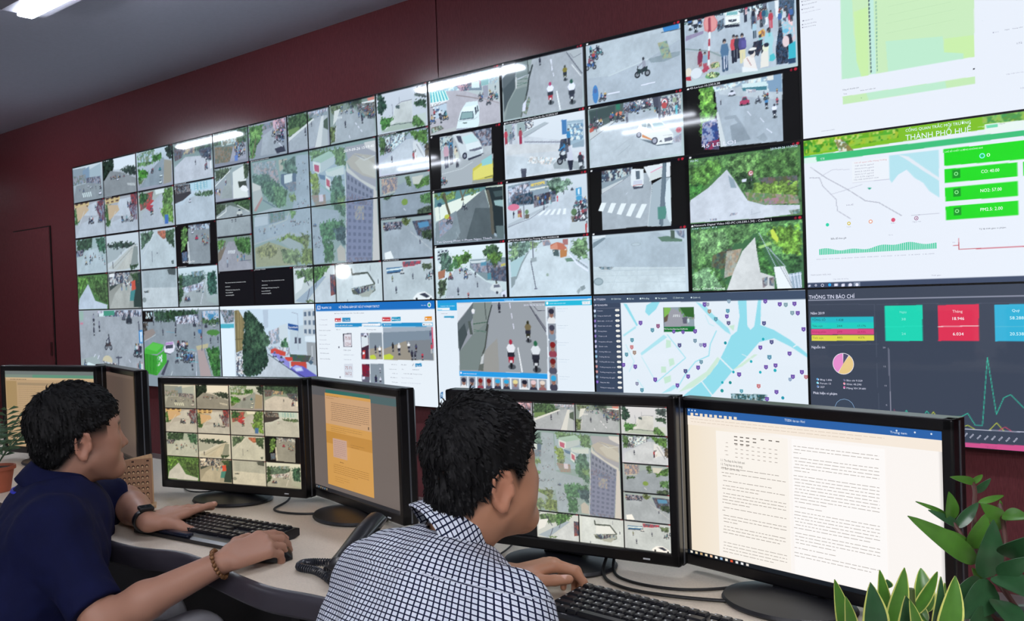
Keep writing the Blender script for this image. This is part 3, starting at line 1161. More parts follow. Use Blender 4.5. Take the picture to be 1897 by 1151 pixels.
Q 93 4 72 108 1102 1944 1172 1954
P e0e4e4 1151 1871 1180 1871 1182 1978 1152 1979
@ b1
F 8a949c 8a949c
A 8f979f 1257 1514 2002 1484 2415 1551 2405 1950 1401 1983 1327 1773
P f0f4f8 1234 1374 2431 1388 2429 1407 1231 1400
T 3a5a42 1414 1409 2131 1408 2104 1496 1441 1497
T 2a4a2a 1582 1412 1904 1410 1899 1483 1620 1481
X dde 556 3 1752 1459 2128 1441 2122 1518 1790 1522
X 5a9ac0 ccd 3 2180 1419 2425 1417 2419 1498 2184 1496
P 3a8ac0 2287 1442 2346 1443 2341 1503 2283 1502
T 4a6a42 2165 1480 2430 1482 2427 1525 2182 1524
P 111 1219 1405 1403 1407 1395 1503 1223 1502
X dee 111 4 1277 1414 1391 1415 1386 1473 1272 1473
T 5a4a42 1222 1508 1304 1502 1285 1585 1224 1620
P 9a8880 1239 1585 1390 1561 1433 1596 1338 1644 1232 1668
L c8c8c8 5 1431 1614 1231 1674
C 334 38 2059 1544
C 334 33 2229 1553
C ccc 26 2348 1549
K 94 6 26 37 1917 1517 2415 1546
T 4a8a32 2236 1595 2316 1573 2422 1584 2411 1611 2293 1619
E 4a8a32 2331 1592 94 22
M 334 445 333 68 1765 1565
M 334 445 333 68 1760 1624
M 334 445 333 58 1554 1619
M 334 445 333 47 1404 1532
M 334 445 333 37 1529 1521
M 334 445 444 56 2052 1639
M a33 445 444 66 2152 1650
M 334 445 444 54 2289 1682
M 334 445 444 54 2396 1675
L 5ac 3 1611 1590 1741 1593
P b89c98 2085 1739 2160 1683 2202 1781 2288 1954 2118 1959
P c8b888 2067 1706 2249 1682 2247 1715 2085 1739
T 3a7a32 2217 1721 2413 1713 2414 1950 2307 1953
T 4a8a3a 2263 1758 2381 1751 2395 1821 2298 1823
L ddd 5 2210 1726 2307 1953
L 889 10 2136 1474 2136 1595
L 667 12 2179 1430 2156 1738
P 3a7ab8 2108 1567 2159 1567 2156 1600 2112 1601
P 445 1493 1956 1614 1826 1635 1837 1536 1967
P 3fc02a 1238 1739 1381 1678 1558 1700 1532 1747 1440 1783 1222 1787
P 55d43c 1238 1733 1380 1684 1554 1702 1437 1762
P 2fa01e 1222 1781 1439 1795 1424 1970 1219 1953
P 3ab828 1443 1795 1600 1734 1595 1850 1424 1970
L 1a7a12 7 1268 1786 1261 1952
L 1a7a12 7 1326 1787 1316 1957
L 1a7a12 7 1383 1791 1371 1963
X eee 3ab828 3 1449 1806 1529 1781 1523 1863 1449 1888
P f0e8f4 1567 1723 1604 1677 1714 1670 1743 1710 1718 1755 1640 1780 1564 1764
P c088c8 1586 1682 1709 1673 1716 1693 1585 1702
P 445 1584 1706 1712 1696 1705 1727 1589 1734
L 334 7 1564 1767 1661 1779
K 95 14 79 102 1772 1743 1939 1763
K 96 16 68 90 1766 1823 2056 1850
S 445 889 68 1763 1857 1
S 445 889 68 1881 1834 1
M 445 889 444 89 2000 1907
L 4de 3 1836 1742 1859 1720 1878 1742 1921 1736 1961 1752
L 4de 3 1943 1719 1962 1741 2003 1734 2054 1745
L 4de 3 1745 1812 1799 1805 1851 1816
L 4de 3 1864 1787 1917 1775 1958 1785
L 4de 3 1964 1841 2026 1834 2087 1839
L eee 6 1657 1963 1682 1928
L dde 6 2063 1761 2057 1961
@ b2
F ccdcea b8c0c8
P f0f4f8 2447 1380 3670 1386 3667 1419 2444 1412
X 4a5a5a 99a 3 2444 1412 2642 1415 2635 1510 2513 1520
P 3ab0c4 2440 1526 2634 1523 2633 1557 2441 1560
P e8f0f6 2441 1560 2633 1557 2631 1943 2431 1949
P ccdcea 2833 1412 3667 1419 3655 1621 3024 1685
P 8a7444 2647 1420 2706 1416 2782 1500 2764 1625 2738 1730 2645 1752
L 5a4a2a 5 2668 1426 2654 1752
L b49a5a 6 2696 1426 2687 1731
L b49a5a 5 2730 1458 2721 1709
L 5a4a2a 5 2645 1647 2762 1641
P d8d8d4 2653 1763 2737 1740 2734 1782 2705 1940 2640 1943
X 445 ddd 3 2644 1763 2738 1730 2741 1939 2640 1943
A c0c4ca 3037 1756 3153 1795 3424 1917 2920 1938 2993 1890
T 2a4632 2778 1427 2850 1418 2951 1491 3034 1542 3028 1624 3056 1725 3066 1827 2957 1912 2795 1938 2726 1898 2738 1730 2767 1573
T 3a5a3e 2791 1500 2933 1501 3013 1603 3004 1726 2791 1750
T 4a6a4e 2997 1583 3081 1603 3093 1684 3004 1726
P b8c4d4 3025 1420 3094 1421 3085 1553 3033 1563
X ccd 8a94a0 3 3083 1583 3220 1553 3245 1663 3110 1684
P d0d8dc 3220 1543 3321 1523 3341 1712 3225 1723
P c0ccd4 3351 1553 3544 1534 3532 1719 3356 1731
P 445 3408 1627 3435 1627 3432 1671 3405 1671
P 445 3455 1632 3481 1631 3478 1671 3453 1671
B c8ccd0 5a6a80 3 3 3519 1427 3672 1419 3662 1621 3515 1612
P e0e8ee 3530 1621 3671 1611 3668 1659 3528 1656
P 9a9a9c 3544 1660 3667 1664 3661 1832 3550 1806
L ddd 8 3609 1689 3609 1776
T 4a7a52 3246 1653 3314 1622 3338 1751 3223 1743
P 1a4a9a 3334 1523 3458 1539 3456 1579 3334 1565
W eee 26 3341 1559 3451 Sacombank
L 99a 4 3383 1443 3454 1455 3445 1720
X d8dce0 99a 3 3058 1695 3341 1702 3337 1761 3106 1745
X 4a4a4a 3a5a3a 3 3338 1751 3592 1757 3558 1806 3351 1801
P e03a2a 3107 1720 3159 1709 3290 1737 3288 1767 3105 1750
P e03a2a 3279 1772 3369 1772 3375 1800 3286 1804
P d83a28 3348 1806 3534 1806 3536 1855 3349 1840
P 8a80d8 3106 1745 3206 1753 3334 1811 3331 1861 3203 1794
P 5a52c0 3331 1861 3398 1829 3493 1837 3652 1900 3651 1918 3456 1916
P a8a4e8 3364 1850 3414 1831 3477 1842 3499 1871 3411 1878
C 8a84d8 50 3235 1813
C 8a84d8 40 3154 1774
P ccd4ee 3396 1854 3469 1847 3483 1866 3411 1874
L 223 5 3071 1756 3331 1861 3504 1915
P 445a70 3558 1806 3590 1786 3617 1805 3588 1825
C 889 19 3606 1785
@ b3
R f2f8fc 3648 1364 4896 2073
R f2f8fc 3676 1390 4861 2045
P 1f74c4 3670 1383 4890 1384 4890 1439 3673 1438
P eef 3689 1400 3725 1399 3725 1427 3690 1428
P 1f74c4 3698 1406 3717 1405 3717 1421 3700 1421
W fff 22 3733 1422 3846 TRAFFIC ID
W fff 22 3927 1420 4352 HỆ THỐNG GIÁM SÁT XỬ LÝ VI PHẠM TSKTCT
W def 9 4751 1416 4798 Xin chào
O eef 16 4825 1412
O 3a8 10 4825 1412
W 667 10 3877 1459 4193 ▲ Home / Danh sách phát hiện / Tìm kiếm vi phạm
W 99a 10 3704 1502 3797 < Trang chủ
W 99a 10 3704 1539 3795 Tra cứu biển
W 667 10 3699 1578 3829 Danh sách vi phạm
W 99a 10 3700 1612 3779 Xử lý vi phạm
W 99a 10 3698 1645 3779 Camera giám
W 99a 10 3696 1676 3815 Báo cáo thống kê
W 99a 10 3694 1707 3790 Phương tiện
W 667 10 3701 1741 3800 Hệ thống quản
W 667 10 3698 1781 3809 Danh mục hệ thống
P d23c44 3880 1490 3948 1489 3948 1515 3881 1516
W fff 12 3888 1509 3940 ■ Xóa
P 1f8cc0 3961 1489 4048 1488 4048 1514 3961 1515
W fff 12 3969 1507 4040 ⟳ Tìm kiếm
P d23c44 4374 1488 4454 1488 4454 1514 4375 1514
W fff 11 4381 1506 4447 ■ Vi phạm
P 1f9cc4 4466 1488 4552 1486 4552 1513 4466 1514
W fff 11 4473 1505 4545 ■ Không lỗi
P f09a30 4778 1487 4843 1486 4844 1512 4778 1514
W fff 11 4786 1504 4835 ■ Lưu
P 2a94cc 3878 1526 4162 1524 4163 1550 3879 1552
W fff 11 3884 1543 4068 Danh sách biển số vi phạm
P 2a94cc 4162 1524 4362 1522 4363 1548 4163 1550
P fff 4166 1530 4353 1528 4355 1545 4167 1548
W aab 8 4174 1542 4304 Nhập biển số để tìm
P 2a94cc 4366 1527 4845 1524 4845 1550 4371 1552
W fff 10 4388 1541 4463 ● 75-B1XXX
P fff 4753 1527 4841 1526 4842 1546 4756 1547
W 445 9 4763 1541 4831 ■ Chi tiết
W 667 9 3890 1572 3935 Biển số
W 667 9 4213 1572 4310 Phương tiện
P 334 3961 1598 4056 1595 4053 1691 3962 1692
P e8e4ea 3972 1604 4052 1600 4049 1687 3969 1689
W 844 33 3981 1640 4043 75 B1
W 844 33 3979 1680 4040 123.4
W 667 12 3959 1717 4038 75B1-234
W 99a 9 3961 1748 4074 26/09/2019 14:20:11
W 99a 9 3961 1781 4041 Vượt đèn đỏ
P 445 3907 1688 3918 1688 3918 1698 3907 1699
P dde2ea 3960 1810 4055 1805 4051 1901 3959 1900
W a77 32 3971 1846 4042 75 F1
W a77 32 3969 1885 4039 067.2
W 667 12 3955 1927 4059 75F1-067.21
P 445 3907 1899 3919 1898 3919 1908 3908 1909
X 99a 778 4 4150 1594 4231 1592 4226 1770 4146 1772
P e4ecf0 4157 1618 4221 1610 4227 1702 4156 1702
E eef 4198 1607 16 13
E 334 4198 1616 13 6
P 4a3040 4152 1695 4228 1673 4227 1772 4148 1772
P c44 4162 1713 4189 1709 4187 1769 4159 1770
P fff 4161 1724 4183 1722 4184 1737 4163 1739
P 8e9aa4 4235 1592 4366 1590 4365 1769 4231 1772
P a8a090 4235 1701 4365 1686 4365 1769 4233 1772
M 334 334 334 56 4295 1729
M 889 fff eee 70 4337 1749
P c8d848 4237 1745 4277 1739 4299 1756 4292 1770 4235 1770
P 8494a2 4377 1556 4847 1551 4845 1766 4373 1772
P a8b4c0 4377 1556 4847 1551 4846 1575 4377 1589
P a0988a 4375 1700 4596 1643 4804 1694 4846 1720 4845 1766 4373 1772
P 848a90 4596 1643 4826 1634 4845 1766 4648 1763
M 333 333 333 62 4468 1716
M 556 eee eee 82 4527 1738
M 667 fff eee 67 4620 1717
M 533 446 333 54 4689 1716
P c8d848 4376 1741 4432 1730 4472 1746 4460 1767 4375 1770
M 223 334 334 67 4648 1769
M 445 556 556 60 4677 1766
M c34 c45 778 51 4744 1768
P d8385a 4836 1555 4847 1555 4849 1693 4835 1641
H 557 88a 59 4824 1634
H c45 ccc 66 4831 1720
P 667 4148 1806 4229 1803 4223 1951 4146 1947
X 8a2038 5a3040 3 4150 1806 4229 1804 4224 1891 4148 1887
P eef 4149 1894 4175 1890 4176 1908 4151 1911
P 8e9aa4 4236 1802 4371 1798 4370 1956 4233 1953
M 99a dde ccc 35 4333 1860
M 225 224 333 70 4288 1945
M 778 dde ddd 56 4333 1943
W 667 8 4448 1804 4504 Biển số xe:
W 667 9 4540 1804 4592 75-B1
L 556 3 4648 1805 4660 1793
P 1f8cc0 4674 1790 4733 1786 4734 1807 4675 1810
W fff 9 4681 1804 4727 Cập nhật
W 667 8 4424 1835 4497 Loại xe máy
W 667 8 4547 1833 4566 Xe
W 667 9 4648 1833 4710 26/09/2019
W 667 8 4453 1863 4505 Lỗi vi
W 667 8 4561 1861 4739 Vượt đèn ▲ Thông tin khác
W 667 8 4437 1891 4500 Địa điểm vi
W aab 8 4541 1889 4649 Ngã tư Hùng Vương
W 667 8 4446 1921 4506 Thời gian
W aab 8 4538 1921 4723 Vi phạm xử lý tại trung tâm
W 667 8 4444 1949 4505 Ghi chú
W aab 8 4540 1948 4619 Chưa xử lý
@ b4
P eef6fc 4884 1362 6105 1369 6111 1978 4863 2102
P 2a9ce4 4898 1383 6094 1386 6094 1400 4899 1404
W eff 7 5456 1397 5530 Hệ thống nhận diện
P 28a8e0 4899 1404 5068 1404 5068 1451 4900 1449
W dff 8 4924 1425 5050 THÔNG TIN CAMERA
P fff 4900 1434 5004 1434 5004 1447 4902 1446
W 556 7 4924 1471 4985 ▾ Danh sách
P 2a9cc4 4954 1485 5042 1485 5042 1497 4955 1496
P 9a9ea6 5074 1405 5767 1408 5765 1822 5072 1827
P a0a5aa 5359 1407 5650 1408 5773 1608 5765 1822 5278 1826
P a09f9a 5284 1701 5393 1621 5399 1823 5270 1825
P e8ecf0 5074 1407 5205 1406 5068 1524
P 6a7478 5205 1406 5131 1478 5069 1529 5068 1681 5080 1704 5193 1507 5298 1408
P 4a5558 5070 1582 5128 1530 5149 1599 5080 1704
P 7f8b88 5080 1704 5188 1605 5315 1525 5291 1701 5224 1817 5074 1821
P 8a9490 5205 1406 5359 1406 5315 1525 5196 1599
P 56605c 5157 1518 5180 1517 5196 1602 5172 1599
L 3a4240 5 5302 1408 5308 1508
L 465 5 5199 1536 5315 1525
L 576 3 5205 1582 5305 1576
L 576 3 5205 1570 5305 1587
L 3a4240 8 5358 1424 5324 1508 5305 1576
L 4a504a 10 5322 1542 5292 1678 5272 1713
L 5a605a 8 5267 1724 5232 1817
P d0d4d4 5259 1736 5283 1713 5269 1776 5245 1782
P 6a706a 5241 1782 5276 1776 5270 1821 5228 1820
O eee 13 5203 1455
P dde 5191 1450 5219 1447 5214 1473 5194 1473
P b0b5ba 5643 1408 5767 1408 5765 1565
L 334 5 5649 1429 5708 1511 5764 1581
L 445 3 5677 1429 5710 1462 5762 1460
L 667 4 5671 1413 5761 1414
L 445 4 5696 1484 5765 1565
D eef 6 3 5499 1415 5531 1598
P f6f8fa 5547 1675 5555 1675 5583 1820 5572 1822
M 223 445 222 62 5416 1469
M 332 7a6e50 332 126 5632 1644
M b02036 f0f0f4 b03048 173 5496 1801
M 22242e e8ecf0 2a6a4a 180 5684 1815
W eef 14 5606 1432 5760 2019-09-26 16:12:18
W eef 14 5081 1428 5133 HD-PC
P 28a0e8 5072 1826 5765 1824 5765 1853 5072 1857
W fff 9 5100 1845 5215 DANH SÁCH KHUÔN MẶT
O eef 7 5083 1838
P 28c0e0 5767 1409 6094 1406 6094 1436 5767 1436
W dff 7 5797 1424 5914 NHẬN DIỆN KHUÔN MẶT
O eff 8 5782 1419
P f4f8fa 6026 1413 6083 1412 6083 1431 6027 1432
W 667 6 6036 1424 6069 Tất cả
V 334 eee 5780 1443 5838 1442 5836 1522 5778 1523
V 445 89a 5780 1536 5838 1535 5836 1617 5779 1619
V 822 945 5781 1633 5840 1631 5837 1713 5780 1717
V 722 556 5777 1728 5837 1726 5835 1808 5778 1812
V 3ad 445 5780 1825 5838 1822 5836 1904 5779 1907
W 9ab 6 5851 1453 5926 Tên khách: Chưa rõ
W 9ab 6 5850 1549 5924 Tên khách: Chưa rõ
W 9ab 6 5848 1645 5924 Tên khách: Chưa rõ
W 9ab 6 5848 1741 5926 Tên khách: Chưa rõ
W 9ab 6 5850 1838 5925 Tên khách: Chưa rõ
W bcd 5 5852 1467 5907 26/09/2019
W bcd 5 5851 1563 5905 26/09/2019
W bcd 5 5849 1659 5904 26/09/2019
W bcd 5 5849 1755 5908 26/09/2019
W bcd 5 5850 1852 5908 26/09/2019
V 334 eee 5077 1861 5134 1860 5132 1930 5075 1931
V 445 89a 5145 1860 5202 1860 5201 1930 5145 1931
V 822 945 5217 1860 5270 1860 5270 1928 5217 1930
V 722 556 5285 1860 5340 1860 5340 1927 5285 1928
V 3ad 334 5355 1860 5412 1860 5410 1925 5355 1926
V 3ad 334 5424 1861 5480 1860 5480 1925 5424 1926
V ed9 889 5493 1860 5551 1860 5550 1924 5493 1925
V 223 eee 5563 1859 5623 1859 5620 1922 5563 1924
V ecc 334 5630 1858 5689 1858 5687 1921 5630 1922
V edc 966 5697 1858 5755 1858 5755 1919 5697 1921
X 26a dee 2 4893 1969 4920 1962 4918 2004 4894 2008
@ b5
P eef6fc 6086 1362 7327 1378 7327 1994 6056 2074
P 9ae4f0 6969 1426 7014 1426 7016 1554 7032 1572 7052 1554 7075 1429 7091 1428 7084 1548 7152 1572 7230 1618 7318 1686 7316 1703 7235 1652 7151 1612 7075 1631 7002 1709 6927 1777 6865 1846 6816 1897 6738 1969 6559 1979 6692 1878 6778 1818 6848 1743 6891 1669 6927 1602 6960 1578 6976 1506
P 9ae4f0 6300 1430 6323 1434 6388 1546 6380 1553
P 9ae4f0 6445 1443 6484 1424 6528 1425 6504 1463 6458 1498 6436 1478
P a8e8f2 6736 1429 6790 1449 6823 1486 6915 1565 6927 1596 6894 1578 6816 1510
P b8ecf4 6398 1695 6544 1597 6565 1610 6405 1708
P b8ecf4 6293 1598 6373 1552 6377 1562 6297 1608
P b8ecf4 6518 1904 6593 1856 6621 1862 6577 1889
L a8e8f2 5 6566 1597 6669 1715 6490 1847
L c8f0f6 5 6490 1847 6405 1714
L a8e8f2 6 6847 1578 6811 1645 6802 1701 6725 1733 6666 1797 6614 1874
L c8f0f6 4 6789 1498 6808 1541 6835 1553
L c8f0f6 5 6307 1650 6358 1741 6325 1794
L c8f0f6 5 6377 1838 6414 1883
P d0f0d8 6557 1622 6586 1628 6585 1660 6556 1667
P d0f0d8 6568 1724 6598 1717 6604 1748 6574 1762
P d0f0d8 6523 1763 6552 1762 6551 1794 6522 1795
P d8f2dc 6620 1893 6679 1847 6786 1781 6850 1706 6863 1718 6806 1793 6706 1864
P d8f2dc 6928 1771 7047 1690 7066 1690 6981 1751
P d0f0d8 6915 1553 6948 1547 6941 1578
P d0f0d8 6535 1820 6580 1806 6579 1838 6542 1852
L f4fafc 7 6863 1712 6928 1771
L f4fafc 6 6756 1831 6816 1903
L f4fafc 5 7247 1652 7266 1641
L eef8fa 3 6376 1461 6473 1507 6573 1597
L eef8fa 3 6983 1691 7170 1770
P 44546c 6106 1380 7318 1386 7317 1429 6106 1427
P 3f4c62 6091 1423 6284 1428 6285 2059 6081 2072
W eef 15 6108 1410 6185 ✿ TTGSDH
W dee 12 6223 1408 6287 ☰ Cảnh báo
W dee 12 6323 1409 6367 ● Sự vụ
W dee 12 6404 1410 6463 ■ Đời sống
W dee 11 6499 1410 6570 ■ Tài nguyên
W dee 11 6606 1410 6670 ✉ Danh mục
W dee 11 6708 1411 6763 ● Quản trị
W eef 13 6106 1441 6196 LỚP TÀI NGUYÊN
L 889 1 6107 1454 6280 1454
W ccd 9 6129 1470 6165 Camera
W ccd 9 6128 1498 6218 Công an thành phố
W ccd 9 6128 1526 6227 Bệnh viện - cơ sở y tế
W ccd 9 6129 1553 6219 Danh lam di tích
W ccd 9 6129 1582 6188 Phòng khám
W ccd 9 6130 1609 6187 Trạm y tế
W ccd 9 6130 1639 6221 Trung tâm y tế huyện
W ccd 9 6131 1665 6189 Quán cafe
W ccd 9 6131 1694 6209 Trường Mầm non
W ccd 9 6132 1722 6201 Trường tiểu học
W ccd 9 6132 1749 6229 Trường tiểu học trung
W ccd 9 6133 1778 6236 Trường trung học cơ sở
W ccd 9 6133 1806 6235 Trường trung học phổ
W ccd 9 6132 1835 6229 Trường trung cấp nghề
W ccd 9 6133 1862 6194 Mạng bưu điện
W ccd 9 6131 1890 6225 Thông tin mạng lưới
Y def 9 6112 1468
Y 8aa 9 6112 1495
Y 86b 9 6111 1523
Y aac 9 6111 1550
Y aac 9 6111 1578
Y 86b 9 6110 1606
Y bbd 9 6111 1635
Y ccd 9 6111 1663
Y 8ac 9 6112 1691
Y 8cd 9 6112 1718
Y aaa 9 6112 1746
Y c86 9 6112 1773
Y c86 9 6113 1802
Y 8ab 9 6113 1830
Y 74b 9 6114 1858
G 6245 1459 6276 1471
G 6245 1487 6276 1500
G 6245 1515 6276 1528
G 6245 1542 6275 1556
G 6246 1570 6276 1583
G 6246 1598 6276 1611
G 6247 1626 6278 1639
G 6247 1655 6278 1668
G 6247 1683 6278 1695
G 6247 1710 6278 1723
G 6247 1738 6277 1751
G 6247 1766 6277 1778
G 6248 1794 6277 1806
G 6248 1822 6277 1834
G 6247 1850 6277 1862
G 6247 1877 6277 1889
Y 5a2a9a 14 6406 1535
Y 5a2a9a 14 6789 1444
Y 5a2a9a 12 6909 1505
Y 5a2a9a 12 7114 1435
Y 5a2a9a 12 7187 1450
Y 5a2a9a 12 7260 1449
Y 5a2a9a 12 7275 1493
Y 5a2a9a 12 7301 1569
Y 5a2a9a 13 6781 1649
Y 5a2a9a 13 6730 1579
Y 5a2a9a 11 6660 1583
Y 5a2a9a 11 6606 1581
Y 5a2a9a 12 7082 1657
Y 5a2a9a 12 7229 1684
Y 5a2a9a 12 7108 1751
Y 5a2a9a 12 7157 1742
Y 5a2a9a 12 7242 1793
Y 5a2a9a 12 7287 1770
Y 5a2a9a 13 6966 1791
Y 5a2a9a 13 6741 1763
Y 5a2a9a 13 6682 1810
Y 5a2a9a 14 6486 1833
Y 5a2a9a 14 6365 1768
Y 5a2a9a 13 6291 1760
Y 5a2a9a 13 6618 1858
Y 5a2a9a 12 7158 1869
Y 5a2a9a 12 7109 1905
Y 8a3a5a 13 6514 1552
Y 1a3a6a 13 6638 1651
Y 1a3a6a 13 6668 1783
Y 1a3a6a 12 7105 1540
Y 1a3a6a 12 7141 1630
Y 3a4a6a 12 6918 1538
Y 2a9a9a 13 6479 1573
Y 2a9a9a 12 6849 1518
Y 2aa0a4 12 6916 1478
Y 2a9a9a 13 6351 1626
Y 2a9a9a 13 6313 1704
Y 2a9a9a 13 6403 1891
Y 6a9a9a 12 6729 1627
Y 5a9a9a 12 6760 1734
Y 7aaaa0 12 7218 1453
Y 7aaaa0 12 7249 1492
Y 8ab0b4 11 6924 1431
Y 3a9aa4 13 7128 1703
Y a88a4a 12 6815 1479
Y a88a4a 13 6364 1693
Y d87a5a 13 6348 1664
Y d8785a 12 7068 1844
Y c8705a 11 7307 1792
Y 8a94a0 12 6374 1858
Y 9aa 11 6807 1444
Y 9ab 11 6761 1648
Y 8ab 10 7229 1806
Y 3aa 11 6977 1872
O 2a9aa4 8 6898 1636
O 2ab0bc 7 7099 1616
O 2ab0bc 7 7033 1725
O 2ab0bc 7 6937 1779
O 2ab0bc 7 6875 1833
O 2a9090 8 6918 1832
O 2a9a9a 9 6872 1874
O 2a9ab0 8 7190 1895
O 2ab0bc 7 7079 1776
O 2ab0bc 8 7155 1765
O 2a6a8a 7 6819 1914
P 98a8b0 6547 1456 6726 1456 6726 1556 6547 1559
X 6a9a5a 9a98a0 2 6636 1458 6726 1457 6727 1516 6648 1521
P 8ac05a 6549 1457 6593 1458 6577 1496 6550 1508
P 3a6a34 6643 1457 6726 1457 6726 1509 6677 1503
P a4a4ac 6600 1458 6649 1484 6696 1553 6560 1556 6549 1527
P e8ecec 6607 1493 6612 1493 6608 1506 6602 1506
P e8ecec 6617 1493 6622 1493 6620 1506 6614 1506
P e8ecec 6627 1493 6632 1493 6631 1506 6625 1506
P e8ecec 6637 1493 6642 1493 6643 1506 6637 1506
P 667 6657 1509 6684 1506 6683 1540 6661 1540
P dee 6687 1515 6696 1514 6696 1534 6688 1535
P 6a5a4a 6550 1508 6577 1489 6568 1527 6549 1533
P 1f7a3a 6547 1556 6727 1554 6727 1580 6547 1583
W fff 10 6549 1570 6690 PTZ-Tran-Huu-Nhan-Xuan-Thủ-Đức-BL
L 334 1 6547 1456 6547 1583
P 6a8a90 6916 1886 7106 1883 7106 1917 6919 1917
X 3a5a5a aac8d0 2 6916 1888 7106 1884 7105 1920 6920 1917
@ c0
F f4f8ff f4f8ff
P f4f8ff 7310 -3 8253 215 8243 689 7320 663 7319 266
P d4f4c4 7517 44 8070 172 8065 444 7513 442
P c8f4d4 7517 44 7568 56 7573 261 7596 336 7581 370 7601 444 7513 442
P d4f8b0 7576 154 7636 146 7633 444 7601 444 7581 370
P d4f8b0 7950 347 8065 355 8065 444 7976 443 7948 403
P c8f4d4 7710 310 7945 336 7948 403 8024 422 8024 444 7717 443
P ccf4e4 7643 73 7664 78 7665 442 7644 442
L 345 2 7642 131 7643 134
D 345 5 19 7642 115 7644 442
D 7a9 4 19 7673 131 7671 440
W 9b9 6 7724 165 7981 ——————————————————
W 9b9 6 7724 202 7981 ——————————————————
W 9b9 6 7712 236 7994 ——————————————————
W 9b9 6 7711 278 7993 ——————————————————
P 223 8059 490 8065 490 8065 496 8059 496
P d0f4bc 7514 519 8066 524 8066 555 7515 554
P c8f4d4 7620 520 7950 524 7954 554 7630 553
W 556 8 7514 493 7588 Tổng số 18 phản ánh
W 556 6 7594 508 7661 Phản ánh hiện tại
W 778 7 7518 511 7534 Trang
O 7a7 2 7598 539
W 778 7 7337 73 7408 ■ Danh sách phản ánh
W 778 7 7335 57 7398 ■ Trang chủ phần mềm
W 778 7 7334 93 7395 ■ Thống kê số liệu
W aab 6 7336 109 7424 Cơ quan xử lý đơn vị khác
W 889 7 7337 146 7386 ■ Quản trị
W 889 7 7334 163 7403 ■ Cấu hình hệ thống
W 889 7 7334 176 7400 ■ Nhật ký sử dụng
W aab 6 8136 362 8159 ■ Xử lý
W 889 6 8181 360 8199 Ngày
W 889 6 8208 361 8247 Tháng năm
W 889 10 8221 424 8243 172
W aab 6 8182 539 8246 Cập nhật hôm nay
W aab 9 8231 604 8245 12
W aab 6 8225 249 8253 IP 172
W aab 6 8094 306 8101 ·
W 99a 6 7412 663 7474 javascript:void(0)
@ c1
F f4f8ff f4f8ff
P f4f8ff 7323 686 8243 686 8229 1356 7317 1356
P 86c82e 7323 686 8243 684 8242 744 7322 766
P 6cb42a 7322 689 7754 690 7754 725 7323 743
X 4a9a2a a4cc40 4 7325 689 7754 693 7753 736 7331 759
X c8dc6a 6cb42a 4 7356 696 7740 698 7740 716 7379 720
X 5aa050 9ac860 3 8089 689 8243 687 8242 731 8089 723
X 5aa050 9ac860 3 8241 686 8575 685 8574 736 8240 732
P d8e8b4 7475 710 7501 710 7530 747 7559 765 7500 765 7485 741
X e8eedc 8a8a5a 3 7471 709 7509 711 7545 752 7559 769 7492 764
P 44c880 7324 766 8242 770 8241 793 7326 798
P 44c880 8239 771 8574 771 8573 794 8239 794
P e8fff4 7327 774 7385 775 7386 801 7328 800
W eff 13 7404 791 7423 VỊ TRÍ
W eff 18 7783 715 8045 CỔNG QUAN TRẮC MÔI TRƯỜNG
W eff 35 7782 751 8046 THÀNH PHỐ HUẾ
P f4fff8 8097 727 8242 730 8242 764 8098 768
P 7ce4b4 8103 731 8146 732 8147 744 8104 744
W 889 8 8150 735 8174 Trang chủ
L dfd 2 8072 735 8095 736
L dfd 2 8072 749 8094 749
L dfd 2 8072 762 8094 761
P c0ecf4 7711 809 7917 809 7915 1010 7876 979 7851 941 7817 917 7784 878 7749 895 7720 928 7711 913
P eef4fa 7751 810 7792 822 7859 879 7917 927 7917 941 7845 884 7785 835
P f8fbff 7548 816 7709 814 7710 911 7549 912
W d99 9 7558 826 7701 Chỉ số quan trắc Hùng Vương
W 99a 8 7560 840 7644 TSP 34.75 µg/m3
W 99a 8 7560 853 7644 PM10 37.73 µg/m3
W 99a 8 7560 866 7644 PM2.5 34.93 µg
W 99a 8 7559 878 7643 NO2 2.17 µg/m3
W 99a 8 7559 890 7643 CO 0.75 mg/m3
W 99a 8 7554 901 7664 Cập nhật 26/09/2019 14:30
L ccd 2 7549 912 7710 911
L 889 2 7356 819 7428 876 7525 938 7604 996 7662 1009 7758 1074
L 99a 2 7351 868 7398 873 7412 912 7471 977 7477 1030 7536 1071
L bbc 1 7406 866 7460 842 7535 850
L bbc 1 7449 953 7502 943 7592 922
W 99a 8 7517 1011 7550 HUẾ
P 2a8 7613 939 7633 941 7623 949
O 3ad8ac 8 7428 1090
O d8c02a 8 7527 1091
O f0a88a 9 7624 1090
O e05a78 9 7722 1090
O 9a5a8a 9 7819 1090
O fff 4 7527 1091
O fff 5 7624 1090
O fff 6 7819 1090
O 9a5a8a 3 7819 1090
W aab 7 7516 1108 7536 Trung bình
W aab 7 7710 1106 7730 Xấu
W aab 7 7803 1107 7838 Nguy hại
L aab 1 7798 1076 7912 1077
W 445 12 7442 1159 7513 Biểu đồ theo giờ
W aab 7 7700 1157 7719 Hôm nay
I 7386 1226 7901 1225
W aab 6 7371 1248 7889 00:00 02:00 04:00 06:00 08:00 10:00 12:00 14:00 16:00
P 22e424 7936 809 8241 810 8239 886 7938 879
P 22e424 8238 810 8422 810 8420 889 8237 886
P 22e424 7937 893 8215 895 8215 953 7938 951
P 22e424 7937 971 8215 971 8215 1031 7939 1029
P 22e424 7938 1050 8215 1049 8215 1107 7939 1108
P 22e424 8235 896 8239 895 8238 953 8234 953
P 22e424 8237 895 8420 895 8419 951 8235 953
W dfd 10 7941 824 8089 CHỈ SỐ CHẤT LƯỢNG KHÔNG KHÍ
O 8fe 11 8086 854
O 2c6 7 8086 854
W fff 21 8102 860 8116 0
P 1a9a2a 7969 899 8000 900 8000 936 7969 935
